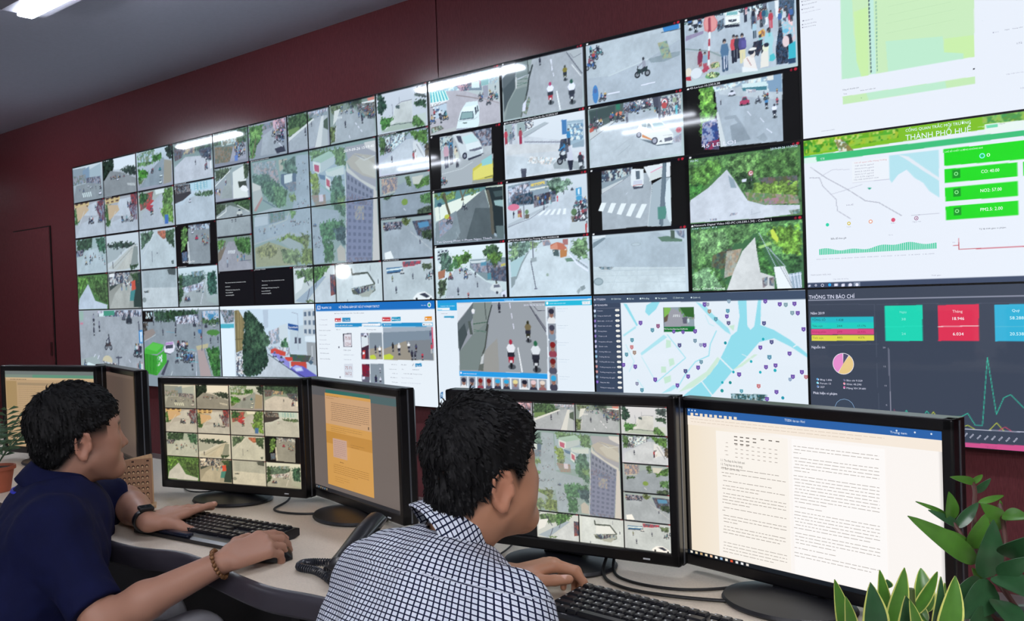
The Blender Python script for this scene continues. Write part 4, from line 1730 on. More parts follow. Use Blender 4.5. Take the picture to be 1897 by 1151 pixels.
P 1a9a2a 7970 978 7999 977 8000 1012 7970 1012
P 1a9a2a 7970 1058 7999 1057 7999 1090 7971 1091
O 9f9 8 7984 917
O 9f9 8 7984 994
O 9f9 8 7984 1073
O 1a9a2a 5 7984 917
O 1a9a2a 5 7984 994
O 1a9a2a 5 7984 1073
W fff 20 8080 925 8149 CO: 40.00
W fff 20 8075 1003 8156 NO2: 57.00
W fff 20 8073 1081 8158 PM2.5: 2.00
W 445 9 8067 1157 8168 Tỷ lệ thời gian vi phạm
L c34 3 7986 1187 7987 1233 8232 1235
L c34 3 7966 1216 7983 1216
W 99a 6 7963 1205 7973 0.5
W 99a 8 7342 1320 7438 TRẠM QUAN TRẮC MÔI
W aab 7 7447 1342 7518 Cập nhật hệ thống
W 99a 7 7875 1341 7914 Thời gian
P 44506a 7318 1353 8229 1353 8228 1382 7318 1382
P 44506a 8227 1353 8563 1353 8562 1387 8226 1382
P eef 7330 1362 7341 1361 7341 1370 7330 1371
O eef 5 7366 1365
O 44506a 3 7366 1365
O eef 7 7397 1366
O 44506a 5 7397 1366
O 3ae 7 7431 1365
P eef 7453 1360 7469 1360 7469 1371 7452 1371
P eef 7485 1362 7500 1361 7500 1373 7485 1374
P eef 7516 1365 7525 1359 7534 1364 7534 1373 7516 1374
P 8a94a8 7540 1357 7571 1356 7570 1379 7540 1380
O eef 7 7556 1368
@ c2
F 424a5a 424a5a
P 424a5a 7307 1365 8229 1364 8213 2082 7307 2161
W eef 26 7330 1428 7543 THÔNG TIN BÁO CHÍ
L dde 3 7329 1435 8227 1435
L dde 3 8221 1435 8526 1434
L 5a6272 1 7330 1455 7630 1458
L 5a6272 1 7641 1458 8227 1463
L 5a6272 1 7631 1459 7638 1971
L 5a6272 1 7337 1645 7643 1634
W eef 17 7336 1500 7402 Năm 2019
P 2cc0cc 7337 1513 7626 1513 7626 1539 7337 1539
P 28d4c4 7337 1539 7626 1539 7626 1566 7337 1567
P e05088 7337 1568 7626 1567 7626 1592 7337 1594
P e8e050 7338 1597 7626 1595 7626 1620 7338 1623
W 255 15 7342 1530 7405 TỔNG SỐ
W 255 15 7455 1531 7489 1.428
W 255 14 7342 1558 7392 Tiêu cực
W 255 14 7458 1558 7483 244
W 255 13 7550 1558 7590 17,17%
W a25 14 7341 1585 7407 Không phân
W a25 14 7458 1585 7482 299
W a25 13 7551 1585 7589 20,93%
W 773 14 7342 1613 7394 Tích cực
W 773 14 7458 1611 7483 885
W 773 13 7554 1610 7584 62%
P 24dcb8 7674 1466 7834 1465 7833 1620 7674 1621
P e83858 7897 1467 8058 1465 8057 1618 7896 1619
P 3ab8dc 8118 1469 8226 1467 8223 1618 8118 1619
P 3ab8dc 8223 1467 8273 1467 8271 1618 8220 1618
L 3ec 1 7673 1558 7833 1556
L fdd 3 7897 1558 8055 1555
L 7cd 1 8119 1558 8225 1557
W 8feedc 14 7738 1498 7769 Ngày
W 8feedc 16 7744 1530 7764 38
W 8feedc 16 7744 1594 7762 24
W fdd 17 7955 1499 7995 Tháng
W fff 19 7951 1530 8001 18.946
W fff 19 7954 1595 7997 6.034
W dff 16 8182 1498 8211 Quý
W dff 19 8173 1529 8225 58.288
W dff 19 8172 1594 8224 20.538
W eef 17 7336 1657 7400 Nguồn tin
U 7483 1726 49
W dde 12 7357 1806 7428 ● Blog 1.606
W dde 12 7356 1823 7423 ● Forum 13
W dde 12 7356 1840 7393 ● 327
W dde 12 7480 1805 7568 ● Báo chí 9.329
W dde 12 7480 1822 7563 ● Khác 45.290
W dde 12 7479 1840 7582 ● Mạng XH 39.681
O 6ad 5 7360 1800
O 8de 5 7360 1817
O 68b 5 7361 1834
O 668 5 7485 1800
O e9a 5 7485 1816
O d7a 5 7485 1833
W eef 17 7338 1870 7451 Phát hiện vi phạm
O 8ac 46 7484 1932
O 404a5a 44 7484 1932
P 6ad0e8 7481 1889 7500 1893 7516 1905 7486 1934
L dde 1 7481 1888 7486 1934 7518 1905
W aab 10 7662 1653 7674 20
W aab 10 7661 1737 7673 15
W aab 10 7663 1822 7675 10
W aab 10 7668 1908 7675 5
L 99a 3 7687 1652 7690 1955
L 3dc4a4 3 7739 1956 7756 1923 7775 1958
L 3dc4a4 3 7819 1960 7841 1921 7874 1962
L c8d04a 3 7846 1961 7868 1923 7891 1962
L a34a6a 3 7703 1922 7718 1954
L 3dc4a4 3 7915 1962 7947 1939 7980 1937 8005 1922 8033 1970 8061 1970 8086 1686 8115 1920 8144 1850 8170 1836 8217 1888
L c8d04a 3 7935 1962 7950 1939 7966 1966
L c8d04a 3 7994 1976 8005 1972 8034 1989
L c8d04a 3 8087 1987 8115 1955 8142 1987
L d04a6a 3 8124 1985 8146 1970 8173 1988
L ccd 3 7994 1989 8215 1986
N dde 11 8004 2003
N dde 11 8028 2006
N dde 11 8056 2008
N dde 11 8084 2009
N dde 11 8111 2008
N dde 11 8138 2009
N dde 11 8165 2010
N dde 11 8193 2010
P d85890 7991 2046 8214 2041 8214 2067 7992 2065
P d85890 8211 2041 8514 2033 8514 2057 8210 2068
W b34a7a 12 8069 2062 8116 TIÊU CỰC
"""

FD = {}
for _l in FEEDS.strip().split('\n'):
    if _l[0] == '@': _cur = FD.setdefault(_l[2:], [])
    else: _cur.append(_l)
def frect(n):
    if n == 'hBB': return (2.4 * 1220, 0.4 * 690, 3.6 * 1220, 1.6 * 690)
    r, c = int(n[1]), int(n[-1])
    if n[0] == 'g': return (c * 610, r * 345, c * 610 + 610, r * 345 + 345)
    if n[0] == 'k': return (4880 + c * 610, r * 345, 5490 + c * 610, r * 345 + 345)
    if n[0] == 'h': return (2440 + c * 488, r * 276, 2928 + c * 488, r * 276 + 276)
    if n[0] == 'b': return (c * 1220, 1380, c * 1220 + 1220, 2070)
    return (7320, c * 690, 8540, c * 690 + 690)

def hexc(c):
    if len(c) == 3: c = ''.join(k * 2 for k in c)
    return np.array([int(c[i:i + 2], 16) / 255 for i in (0, 2, 4)], np.float32)

_tab = np.random.RandomState(5).rand(65536).astype(np.float32)
def vn(X, Y, s, seed=0):
    x = X / s; y = Y / s; xi = np.floor(x).astype(np.int64); yi = np.floor(y).astype(np.int64)
    fx = (x - xi).astype(np.float32); fy = (y - yi).astype(np.float32)
    fx = fx * fx * (3 - 2 * fx); fy = fy * fy * (3 - 2 * fy)
    h = lambda a, b: _tab[((a * 73856093) ^ (b * 19349663) ^ (seed * 83492791)) & 65535]
    return (h(xi, yi) * (1 - fx) + h(xi + 1, yi) * fx) * (1 - fy) + (h(xi, yi + 1) * (1 - fx) + h(xi + 1, yi + 1) * fx) * fy

class Pic:
    def __init__(s, x0, y0, x1, y1, nx, ny):
        s.xs = np.linspace(x0, x1, nx * 2, dtype=np.float32); s.ys = np.linspace(y0, y1, ny * 2, dtype=np.float32)
        s.im = np.zeros((ny * 2, nx * 2, 3), np.float32) + 0.03; s.nx = nx; s.ny = ny
        s.clip = (x0, y0, x1, y1)
    def sub(s, x0, y0, x1, y1):
        x0 = max(x0, s.clip[0]); x1 = min(x1, s.clip[2]); y0 = max(y0, s.clip[1]); y1 = min(y1, s.clip[3])
        i0, i1 = np.searchsorted(s.xs, (x0, x1)); j0, j1 = np.searchsorted(s.ys, (y0, y1 + 1e-3))
        if i1 <= i0 or j1 <= j0: return None
        X, Y = np.meshgrid(s.xs[i0:i1], s.ys[j0:j1])
        return s.im[j0:j1, i0:i1], X, Y
    @staticmethod
    def inside(X, Y, P):
        m = np.zeros(X.shape, bool); n = len(P)
        for i in range(n):
            xa, ya = P[i]; xb, yb = P[(i + 1) % n]
            if ya == yb: continue
            m ^= ((Y < ya) != (Y < yb)) & (X < (xb - xa) * (Y - ya) / (yb - ya) + xa)
        return m
    def poly(s, P, c, pad=0.0, kind='P', c2=None, sc=6.0, seed=1):
        a = np.array(P); q = s.sub(a[:, 0].min() - pad, a[:, 1].min() - pad, a[:, 0].max() + pad, a[:, 1].max() + pad)
        if q is None: return
        im, X, Y = q
        if kind == 'T':
            k = (s.clip[3] - s.clip[1]); r = max(4.0, min(k, 345) * 0.05)
            dx = (vn(X, Y, r, 3) - 0.5) * r * 1.7 + (vn(X, Y, r * 0.35, 5) - 0.5) * r; dy = (vn(X, Y, r, 7) - 0.5) * r * 1.7 + (vn(X, Y, r * 0.35, 9) - 0.5) * r
            m = s.inside(X + dx, Y + dy, P)
            n = vn(X, Y, r * 1.3, 11) * 0.45 + vn(X, Y, r * 0.5, 13) * 0.35 + vn(X, Y, r * 0.22, 17) * 0.35
            v = np.clip((n - 0.25) * 1.75, 0, 1.35)[..., None]
            t = c * (0.38 + 0.75 * v) + np.array([0.02, 0.03, 0.0], np.float32) * np.clip(v - 0.6, 0, 1) * 3
            im[m] = t[m]; return
        m = s.inside(X, Y, P)
        if not m.any(): return
        if kind == 'A':
            n = (vn(X, Y, 70, 2) - 0.5) * 0.10 + (vn(X, Y, 17, 4) - 0.5) * 0.06 + (vn(X, Y, 4, 6) - 0.5) * 0.04
            im[m] = (c * (1 + n[..., None]))[m]
        elif kind == 'X':
            n = vn(X, Y * 0.7, sc * 2.6, seed) * 0.5 + vn(X, Y * 0.8, sc, seed + 3) * 0.5
            t = np.clip((n - 0.42) * 7, 0, 1)[..., None]; hue = (vn(X, Y, sc * 1.8, seed + 9)[..., None] - 0.5) * np.array([0.25, -0.05, -0.2], np.float32)
            im[m] = np.clip(c * (1 - t) + c2 * t + hue * 0.6, 0, 1)[m]
        else: im[m] = c
    def ell(s, x, y, rx, ry, c):
        q = s.sub(x - rx, y - ry, x + rx, y + ry)
        if q is None: return
        im, X, Y = q; im[((X - x) / rx) ** 2 + ((Y - y) / ry) ** 2 < 1] = c
    def line(s, P, w, c):
        for (xa, ya), (xb, yb) in zip(P[:-1], P[1:]):
            q = s.sub(min(xa, xb) - w, min(ya, yb) - w, max(xa, xb) + w, max(ya, yb) + w)
            if q is None: continue
            im, X, Y = q; dx, dy = xb - xa, yb - ya
            t = np.clip(((X - xa) * dx + (Y - ya) * dy) / (dx * dx + dy * dy + 1e-6), 0, 1)
            im[(X - xa - t * dx) ** 2 + (Y - ya - t * dy) ** 2 < (w * 0.5) ** 2] = c
    # small things, seen on the pictures
    def moto(s, x, y, h, c1, c2, c3):
        k = np.float32
        s.ell(x + h * 0.03, y - h * 0.06, h * 0.17, h * 0.09, hexc('555a60'))
        s.ell(x, y - h * 0.13, h * 0.055, h * 0.14, hexc('1c1c22'))
        s.poly([(x - h * .14, y - h * .46), (x + h * .14, y - h * .46), (x + h * .1, y - h * .2), (x - h * .1, y - h * .2)], c1)
        s.poly([(x - h * .06, y - h * .29), (x + h * .06, y - h * .29), (x + h * .06, y - h * .2), (x - h * .06, y - h * .2)], hexc('dde0e2'))
        s.poly([(x - h * .15, y - h * .6), (x + h * .15, y - h * .6), (x + h * .16, y - h * .4), (x - h * .16, y - h * .4)], hexc('2a2c38'))
        s.poly([(x - h * .11, y - h * .84), (x + h * .11, y - h * .84), (x + h * .2, y - h * .72), (x + h * .13, y - h * .56), (x - h * .13, y - h * .56), (x - h * .2, y - h * .72)], c2)
        s.ell(x, y - h * .91, h * .075, h * .09, c3)
    def side(s, x, y, h, c1, c2, d):
        g = hexc('1c1c24')
        for k in (-.3, .3):
            s.ell(x + h * k, y - h * .17, h * .17, h * .17, g); s.ell(x + h * k, y - h * .17, h * .1, h * .1, hexc('8a8e96'))
        s.poly([(x - h * .34 * d, y - h * .5), (x - h * .1 * d, y - h * .42), (x + h * .32 * d, y - h * .52), (x + h * .3 * d, y - h * .3), (x - h * .24 * d, y - h * .2)], c1)
        s.line([(x - h * .3 * d, y - h * .2), (x - h * .26 * d, y - h * .6)], h * .05, g)
        s.poly([(x + h * .02 * d, y - h * .86), (x + h * .18 * d, y - h * .84), (x + h * .24 * d, y - h * .5), (x + h * .02 * d, y - h * .48)], c2)
        s.line([(x + h * .1 * d, y - h * .78), (x - h * .22 * d, y - h * .58)], h * .07, c2)
        s.line([(x + h * .14 * d, y - h * .48), (x - h * .06 * d, y - h * .36), (x, y - h * .18)], h * .09, hexc('33363f'))
        s.ell(x + h * .08 * d, y - h * .93, h * .07, h * .08, hexc('33343c'))
    def man(s, x, y, h, c1, c2):
        s.line([(x - h * .05, y), (x - h * .06, y - h * .45)], h * .1, c2); s.line([(x + h * .06, y - h * .02), (x + h * .05, y - h * .45)], h * .1, c2)
        s.poly([(x - h * .1, y - h * .82), (x + h * .1, y - h * .82), (x + h * .15, y - h * .6), (x + h * .11, y - h * .42), (x - h * .11, y - h * .42), (x - h * .15, y - h * .6)], c1)
        s.ell(x, y - h * .9, h * .06, h * .08, hexc('2c2830')); s.ell(x, y - h * .86, h * .045, h * .04, hexc('b08a78'))
    def car(s, x, y, h, c):
        s.ell(x, y - h * .06, h * .75, h * .16, hexc('50555c'))
        s.poly([(x - h * .62, y - h * .1), (x - h * .66, y - h * .5), (x - h * .38, y - h * .6), (x - h * .24, y - h), (x + h * .26, y - h), (x + h * .42, y - h * .6), (x + h * .66, y - h * .5), (x + h * .62, y - h * .1)], c)
        s.poly([(x - h * .32, y - h * .6), (x - h * .2, y - h * .92), (x + h * .22, y - h * .92), (x + h * .34, y - h * .6)], hexc('3c4854'))
        for k in (-.4, .4): s.ell(x + h * k, y - h * .1, h * .13, h * .13, hexc('222228'))

PALETTE = ['b23a42', '3a62a8', 'e6e6ea', '2c2e3a', '6a707a', 'c8a060', '4a8a94', '8a4a5a', 'd0d4da', '3c3c46', '556', '223']
def quadpt(P, u, v):
    a, b, c, d = [np.array(p, float) for p in P]
    return tuple((a * (1 - u) + b * u) * (1 - v) + (d * (1 - u) + c * u) * v)

def draw(pic, name):
    x0, y0, x1, y1 = frect(name)
    if x1 <= pic.xs[0] or x0 >= pic.xs[-1] or y1 <= pic.ys[0] or y0 >= pic.ys[-1]: return
    app = name[0] == 'c' or name in ('b3', 'b4', 'b5')
    base = (float(pic.xs[0]) - 1, float(pic.ys[0]) - 1, float(pic.xs[-1]) + 1, float(pic.ys[-1]) + 1)
    if name[0] in 'gkh':
        w = x1 - x0; e = w * (.018 if name[0] == 'k' else .013); x0 += e; x1 -= e; y0 += 4
    pic.clip = (max(base[0], x0), max(base[1], y0), min(base[2], x1), min(base[3], y1))
    for op in FD[name]:
        k = op[0]; t = op[1:].split()
        if k == 'W' or (app and k in 'OYGUNI'): continue
        if k in 'APT':
            v = list(map(float, t[1:])); pic.poly(list(zip(v[::2], v[1::2])), hexc(t[0]), kind=k, pad=14 if k == 'T' else 0)
        elif k == 'X':
            v = list(map(float, t[3:])); pic.poly(list(zip(v[::2], v[1::2])), hexc(t[0]), kind='X', c2=hexc(t[1]), sc=max(3.0, float(t[2]) * 2.2), seed=len(op))
        elif k == 'F':
            q = pic.sub(x0, y0, x1, y1)
            if q: f = ((q[2] - y0) / (y1 - y0))[..., None]; q[0][:] = hexc(t[0]) * (1 - f) + hexc(t[1]) * f
        elif k == 'L':
            v = list(map(float, t[2:])); pic.line(list(zip(v[::2], v[1::2])), max(1.5, float(t[1])), hexc(t[0]))
        elif k == 'Z':
            v = list(map(float, t[2:])); P = list(zip(v[::2], v[1::2])); n = int(t[1])
            for i in range(n): a, b = (i + .15) / n, (i + .65) / n; pic.poly([quadpt(P, a, 0), quadpt(P, b, 0), quadpt(P, b, 1), quadpt(P, a, 1)], hexc(t[0]))
        elif k == 'B':
            v = list(map(float, t[4:])); P = list(zip(v[::2], v[1::2])); nx, ny = int(t[2]), int(t[3]); pic.poly(P, hexc(t[0]))
            for i in range(nx):
                for j in range(ny):
                    a, b, c, d = (i + .2) / nx, (i + .75) / nx, (j + .25) / ny, (j + .75) / ny
                    pic.poly([quadpt(P, a, c), quadpt(P, b, c), quadpt(P, b, d), quadpt(P, a, d)], hexc(t[1]))
        elif k == 'R':
            v = list(map(float, t[1:])); pic.poly([(v[0], v[1]), (v[2], v[1]), (v[2], v[3]), (v[0], v[3])], hexc(t[0]))
        elif k == 'E': v = list(map(float, t[1:])); pic.ell(*v, hexc(t[0]))
        elif k == 'O': v = list(map(float, t[1:])); pic.ell(v[1], v[2], v[0], v[0], hexc(t[0]))
        elif k == 'M': pic.moto(float(t[4]), float(t[5]), float(t[3]), hexc(t[0]), hexc(t[1]), hexc(t[2]))
        elif k == 'S': pic.side(float(t[3]), float(t[4]), float(t[2]), hexc(t[0]), hexc(t[1]), float(t[5]))
        elif k == 'H': pic.man(float(t[3]), float(t[4]), float(t[2]), hexc(t[0]), hexc(t[1]))
        elif k == 'C': pic.car(float(t[2]), float(t[3]), float(t[1]), hexc(t[0]))
        elif k in 'KQ':
            v = list(map(float, t)); r = random.Random(int(v[0]))
            for p in sorted((r.uniform(0, 1), r.uniform(0, 1)) for _ in range(int(v[1]))):
                py = v[5] + p[0] * (v[7] - v[5]); px = v[4] + p[1] * (v[6] - v[4]); h = v[2] + p[0] * (v[3] - v[2])
                c = [hexc(r.choice(PALETTE)) for _ in range(3)]
                if k == 'Q': pic.man(px, py, h, c[0], c[1])
                elif r.random() < .5: pic.moto(px, py, h, c[0], c[1], c[2])
                else: pic.side(px, py, h, c[0], c[1], r.choice((-1, 1)))
        elif k == 'D':
            v = list(map(float, t[1:])); n = int(v[1])
            for i in range(n):
                a, b = i / n, (i + .45) / n
                pic.line([(v[2] + (v[4] - v[2]) * a, v[3] + (v[5] - v[3]) * a), (v[2] + (v[4] - v[2]) * b, v[3] + (v[5] - v[3]) * b)], max(1.5, v[0]), hexc(t[0]))
        elif k == 'V':   # a face thumbnail: helmet colour, jacket colour, quad
            v = list(map(float, t[2:])); P = list(zip(v[::2], v[1::2])); pic.poly(P, hexc('9aa0aa'))
            cx, cy = quadpt(P, .5, .5); w = abs(v[2] - v[0]); h = abs(v[7] - v[1])
            pic.ell(cx, cy + h * .45, w * .48, h * .28, hexc(t[1])); pic.ell(cx, cy + h * .02, w * .26, h * .24, hexc('a87c6c'))
            pic.ell(cx, cy - h * .2, w * .34, h * .2, hexc(t[0])); pic.ell(cx - w * .1, cy + h * .02, w * .05, h * .02, hexc('222')); pic.ell(cx + w * .1, cy + h * .02, w * .05, h * .02, hexc('222'))
            pic.ell(cx, cy + h * .15, w * .1, h * .02, hexc('633'))
    q = None if app else pic.sub(x0, y0, x1, y1)
    if q:   # the hazy, slightly cool look of the street cameras
        g = q[0].mean(2, keepdims=True); q[0][:] = np.where(g > .1, (q[0] * .84 + g * .16) * .93 + np.array([.045, .065, .075], np.float32), q[0])
        if name == 'hBB': q[0][:] = q[0] * .74 + np.array([.60, .67, .70], np.float32) * .26   # misty air in the aerial view
    pic.clip = base
    if name[0] in 'gkh':   # the caption strip of the viewer with its red recording lamp
        H = 21 if name[0] == 'k' else 14
        pic.poly([(x0 - 20, y0 - 4), (x1 + 20, y0 - 4), (x1 + 20, y0 + H - 4), (x0 - 20, y0 + H - 4)], hexc('0c0d12'))
        pic.ell(x1 - H * .6, y0 + H * .35, H * .34, H * .34, hexc('c02838')); pic.ell(x1 - H * 1.6, y0 + H * .4, H * .3, H * .3, hexc('802030'))
        pic.ell(x0 + H * .5, y0 + H * .4, H * .3, H * .25, hexc('f0f0f0'))

_txt = {}
def text_mesh(s):
    if s not in _txt:
        cu = bpy.data.curves.new('txt', 'FONT'); cu.body = s; cu.size = 1; cu.resolution_u = 2
        o = bpy.data.objects.new('txt', cu); COL.objects.link(o)
        me = o.to_mesh(); vs = [(v.co.x, v.co.y) for v in me.vertices]; fs = [tuple(p.vertices) for p in me.polygons]
        o.to_mesh_clear(); bpy.data.objects.remove(o); bpy.data.curves.remove(cu)
        w = max([v[0] for v in vs] + [0.01]); _txt[s] = (vs, fs, w)
    return _txt[s]

class Screen:
    """one flat screen mesh: a fine colour grid with lettering laid on it; local x right, z up, facing -y"""
    def __init__(s, pic, w, h, tint=(1, 1, 1), gain=1.0):
        im = pic.im.reshape(pic.ny, 2, pic.nx, 2, 3).mean((1, 3))
        s.reg = (float(pic.xs[0]), float(pic.ys[0]), float(pic.xs[-1]), float(pic.ys[-1])); s.w, s.h = w, h
        s.tint = np.array(tint, np.float32); nx, ny = pic.nx, pic.ny
        X, Z = np.meshgrid(np.linspace(-w / 2, w / 2, nx), np.linspace(h / 2, -h / 2, ny))
        s.v = np.stack([X, X * 0, Z], -1).reshape(-1, 3).astype(np.float32)
        i = np.arange(ny * nx).reshape(ny, nx)
        s.q = np.stack([i[1:, :-1], i[1:, 1:], i[:-1, 1:], i[:-1, :-1]], -1).reshape(-1, 4)
        lo = np.clip(im * 0.99, 0, 1); L = np.where(lo <= 0.04045, lo / 12.92, ((lo + 0.055) / 1.055) ** 2.4)
        s.c = (L * s.tint * gain).reshape(-1, 3); s.xv = []; s.xf = []; s.xc = []; s.k = 0
    def loc(s, x, y):
        r = s.reg; return ((x - r[0]) / (r[2] - r[0]) - .5) * s.w, (.5 - (y - r[1]) / (r[3] - r[1])) * s.h
    def face(s, P, c):
        s.k += 1; n = len(s.v) + len(s.xv)
        for x, y in P: a, b = s.loc(x, y); s.xv.append((a, -0.0004 - s.k * 1.5e-5, b)); s.xc.append(c)
        s.xf.append(tuple(range(n, n + len(P))))
    def disc(s, x, y, r, c, n=14, a0=0, a1=2 * math.pi):
        P = [(x + r * math.sin(a0 + (a1 - a0) * k / n), y - r * math.cos(a0 + (a1 - a0) * k / n)) for k in range(n + (a1 - a0 < 6.2))]
        if a1 - a0 < 6.2: P.append((x, y))
        s.face(P, c)
    def seg(s, a, b, w, c):
        d = np.array(b, float) - a; d = d / (np.linalg.norm(d) + 1e-9) * w * .5; n = (-d[1], d[0])
        s.face([(a[0] - n[0], a[1] - n[1]), (b[0] - n[0], b[1] - n[1]), (b[0] + n[0], b[1] + n[1]), (a[0] + n[0], a[1] + n[1])], c)
    def text(s, txt, x, y, x1, size, c, rot=0.0):
        vs, fs, w = text_mesh(txt); s.k += 1; n = len(s.v) + len(s.xv); kx = (x1 - x) / w if x1 > x else size * 1.3
        for a, b in vs:
            a *= kx; b *= size * 1.32
            if rot: a, b = a * math.cos(rot) - b * math.sin(rot), a * math.sin(rot) + b * math.cos(rot)
            X, Z = s.loc(x + a, y - b); s.xv.append((X, -0.0004 - s.k * 1.5e-5, Z)); s.xc.append(c)
        s.xf += [tuple(i + n for i in f) for f in fs]
    def build(s, name, m, parent):
        me = bpy.data.meshes.new(name); v = np.concatenate([s.v, np.array(s.xv, np.float32).reshape(-1, 3)])
        nl = s.q.size + sum(map(len, s.xf)); me.vertices.add(len(v)); me.vertices.foreach_set('co', v.ravel())
        idx = np.concatenate([s.q.ravel()] + [np.array(f) for f in s.xf]).astype(np.int32)
        cnt = np.concatenate([np.full(len(s.q), 4), np.array([len(f) for f in s.xf], int)]).astype(np.int32)
        me.loops.add(nl); me.loops.foreach_set('vertex_index', idx); me.polygons.add(len(cnt))
        me.polygons.foreach_set('loop_start', (np.cumsum(cnt) - cnt).astype(np.int32)); me.update(calc_edges=True)
        at = me.color_attributes.new('picture', 'FLOAT_COLOR', 'POINT'); xc = np.array([np.array(lin(c)) * s.tint for c in s.xc], np.float32).reshape(-1, 3)
        cc = np.concatenate([s.c, xc]); cc = np.concatenate([cc, np.ones((len(cc), 1))], 1).astype(np.float32); at.data.foreach_set('color', cc.ravel())
        return link(name, me, m, parent)

CAPS = {'k00': 'Kh-Dien Bien Phu-Doi Cung-10.230.0.51', 'k01': 'PO-Ha-Noi-10.230.0.56) - Camera 1', 'k02': 'Kh-Bau-Nguyen-Tue-Kham-10.238.0.87', 'k03': 'Hai Ba Trung - Tran-Cao-Van - 10.230.8.100',
        'k10': 'Kh-Nguyen-Truong-To-Cong-Phu-Vi-10.238.0.48', 'k11': 'Kh-Xuan-Dieu-Truong-Giang-Cau-So-Ga-10.230.8.107', 'k12': 'Kh-Phan-Nguyen-10.238.0.08', 'k13': '45-Le-Loi-10.230.0.38',
        'k20': 'Network Digital Video HD-PC (10.230.0.24) - Camera 1', 'k21': 'Kh-Nguyen-Thai-Hoc-Chu-Van-An-10.230.0.107', 'k22': 'Kh-Phan-Tay-Va-Thi-Sau-10.230.0.08', 'k23': 'IPD-H00A06 (10.230.0.94) - Camera 1',
        'k30': 'To-Huu-10.230.0.87', 'k31': 'PTZ-Pho-di-bo-6-(Cau-Truong-Tien)-10.230.0.38', 'k32': 'PTZ-Pho-di-bo-5-(Cau-Truong-Tien)-10.230.0.39', 'k33': 'Network Digital Video HD-PC (10.230.1.34) - Camera 1',
        'hBB': 'PTZ-Khach-San-Hung-Vuong-Ha-Noi-10.230.0.60'}
STREETS = ['Kh-Le-Loi', 'Kh-Ha-Noi', 'PTZ-Hung-Vuong', 'Kh-Ben-Nghe', 'PTZ-Pho-di-bo', 'Kh-Dong-Da', 'Kh-Ly-Thuong-Kiet', 'PTZ-An-Duong-Vuong', 'Kh-Tran-Phu']
def letter(scr, name):
    """captions, lettering and small signs on the picture of one feed"""
    x0, y0, x1, y1 = frect(name); r = scr.reg
    app = name[0] == 'c' or name in ('b3', 'b4', 'b5')
    inside = lambda x, y: r[0] - 1 <= x <= r[2] + 1 and r[1] - 1 <= y <= r[3] + 1
    if name[0] in 'gkh' and inside(x0, y0):
        H = 21 if name[0] == 'k' else 14; cap = CAPS.get(name)
        if not cap: q = random.Random(name); cap = '%s-%d-10.230.0.%d' % (q.choice(STREETS), q.randint(1, 9), q.randint(20, 99))
        wd = len(cap) * H * .38
        scr.text(cap, x0 + H * 1.5, y0 + H * .72, x0 + H * 1.5 + min(wd, (x1 - x0) * .72), H * .5, 'e8e8ec')
    for op in FD[name]:
        k = op[0]; t = op[1:].split()
        if k == 'W':
            x, y = float(t[2]), float(t[3])
            if inside(x, y): scr.text(' '.join(t[5:]), x, y, float(t[4]), float(t[1]) * .72, t[0])
            continue
        if not app: continue
        v = list(map(float, t[1:])) if k in 'OYN' else list(map(float, t)) if k in 'GUI' else None
        if k == 'O': scr.disc(v[1], v[2], v[0], t[0])
        elif k == 'Y':
            q, x, y = v; q *= .82
            for sc, c in ((1, t[0]), (.70, 'a894d0'), (.56, t[0]), (.2, 'e0d8f4')):
                w = q * sc; scr.face([(x - w, y - w), (x + w, y - w), (x + w, y + w * .45), (x, y + w * 1.2), (x - w, y + w * .45)], c)
        elif k == 'G':
            a, b, c, d = v; h = (d - b) / 2
            scr.face([(a + h, b), (c - h, b), (c, b + h), (c - h, d), (a + h, d), (a, b + h)], 'f2efe6'); scr.text('12', (a + c) / 2 - h * .5, d - h * .5, (a + c) / 2 + h * .5, h * .7, '667')
        elif k == 'U':
            x, y, q = v
            scr.disc(x, y, q, 'f0e8f0', 28)
            scr.disc(x, y, q * .95, 'ea90cc', 22, math.radians(212), math.radians(358)); scr.disc(x, y, q * .95, '54506c', 8, math.radians(2), math.radians(34)); scr.disc(x, y, q * .95, 'eccb8a', 26, math.radians(37), math.radians(209))
        elif k == 'N':
            scr.text('0%d/09' % (int(v[1]) % 7 + 3), v[1] - 14, v[2] + 22, 0, v[0] * .7, t[0], rot=math.radians(48))
        elif k == 'I':
            a, b, c, d = v; n = 64
            for i in range(n):
                f = i / n; x = a + (c - a) * f; hh = 26 + 8 * math.sin(i * .13 + 2) + 5 * math.sin(i * .41) + 8 * f; y = b + (d - b) * f
                scr.face([(x, y), (x + (c - a) / n * .72, y), (x + (c - a) / n * .72, y - hh * .8), (x, y - hh * .8)], '44d0a0')

# ---------------------------------------------------------------- the video wall
BLK = mat('display_casing_black', '0b0b0e', 0.45)
SCR = attr_mat('video_wall_screen', rough=0.045, spec=0.5, strength=1.0)
LABELS = [
 ['small street feeds, far left of the top row', 'grass verge and red stall feeds, second of the top row', 'upper left of the aerial city view, top row', 'upper half of the round tower, top row', 'white pickup and three scooter riders, top row', 'market crowd beside a red no-entry sign, top row', 'white web page with pale green table, top right corner'],
 ['riverside causeway and green lane, middle row far left', 'red car feed between black bars, middle row', 'two black lost-connection notices under the aerial city view, middle row', 'lower half of the round tower, middle row', 'wet dark road and plaza with an orange gazebo, middle row', 'zebra crossing and bamboo path feeds, middle row', 'green air quality dashboard with white lettering, middle row right'],
 ['wide grey junction with motorbikes, bottom row far left', 'bright green box truck at a junction, bottom row', 'large tree and cars boxed in red, bottom row', 'white traffic violation web page with blue header, bottom row', 'scooter riders view with helmet face thumbnails, bottom row', 'city map with river and purple pins, bottom row', 'dark dashboard with pie chart and coloured tiles, bottom row right']]
NXC = [104, 120, 146, 180, 230, 310, 330]
NYR = [112, 118, 128, 140, 170, 218, 240]
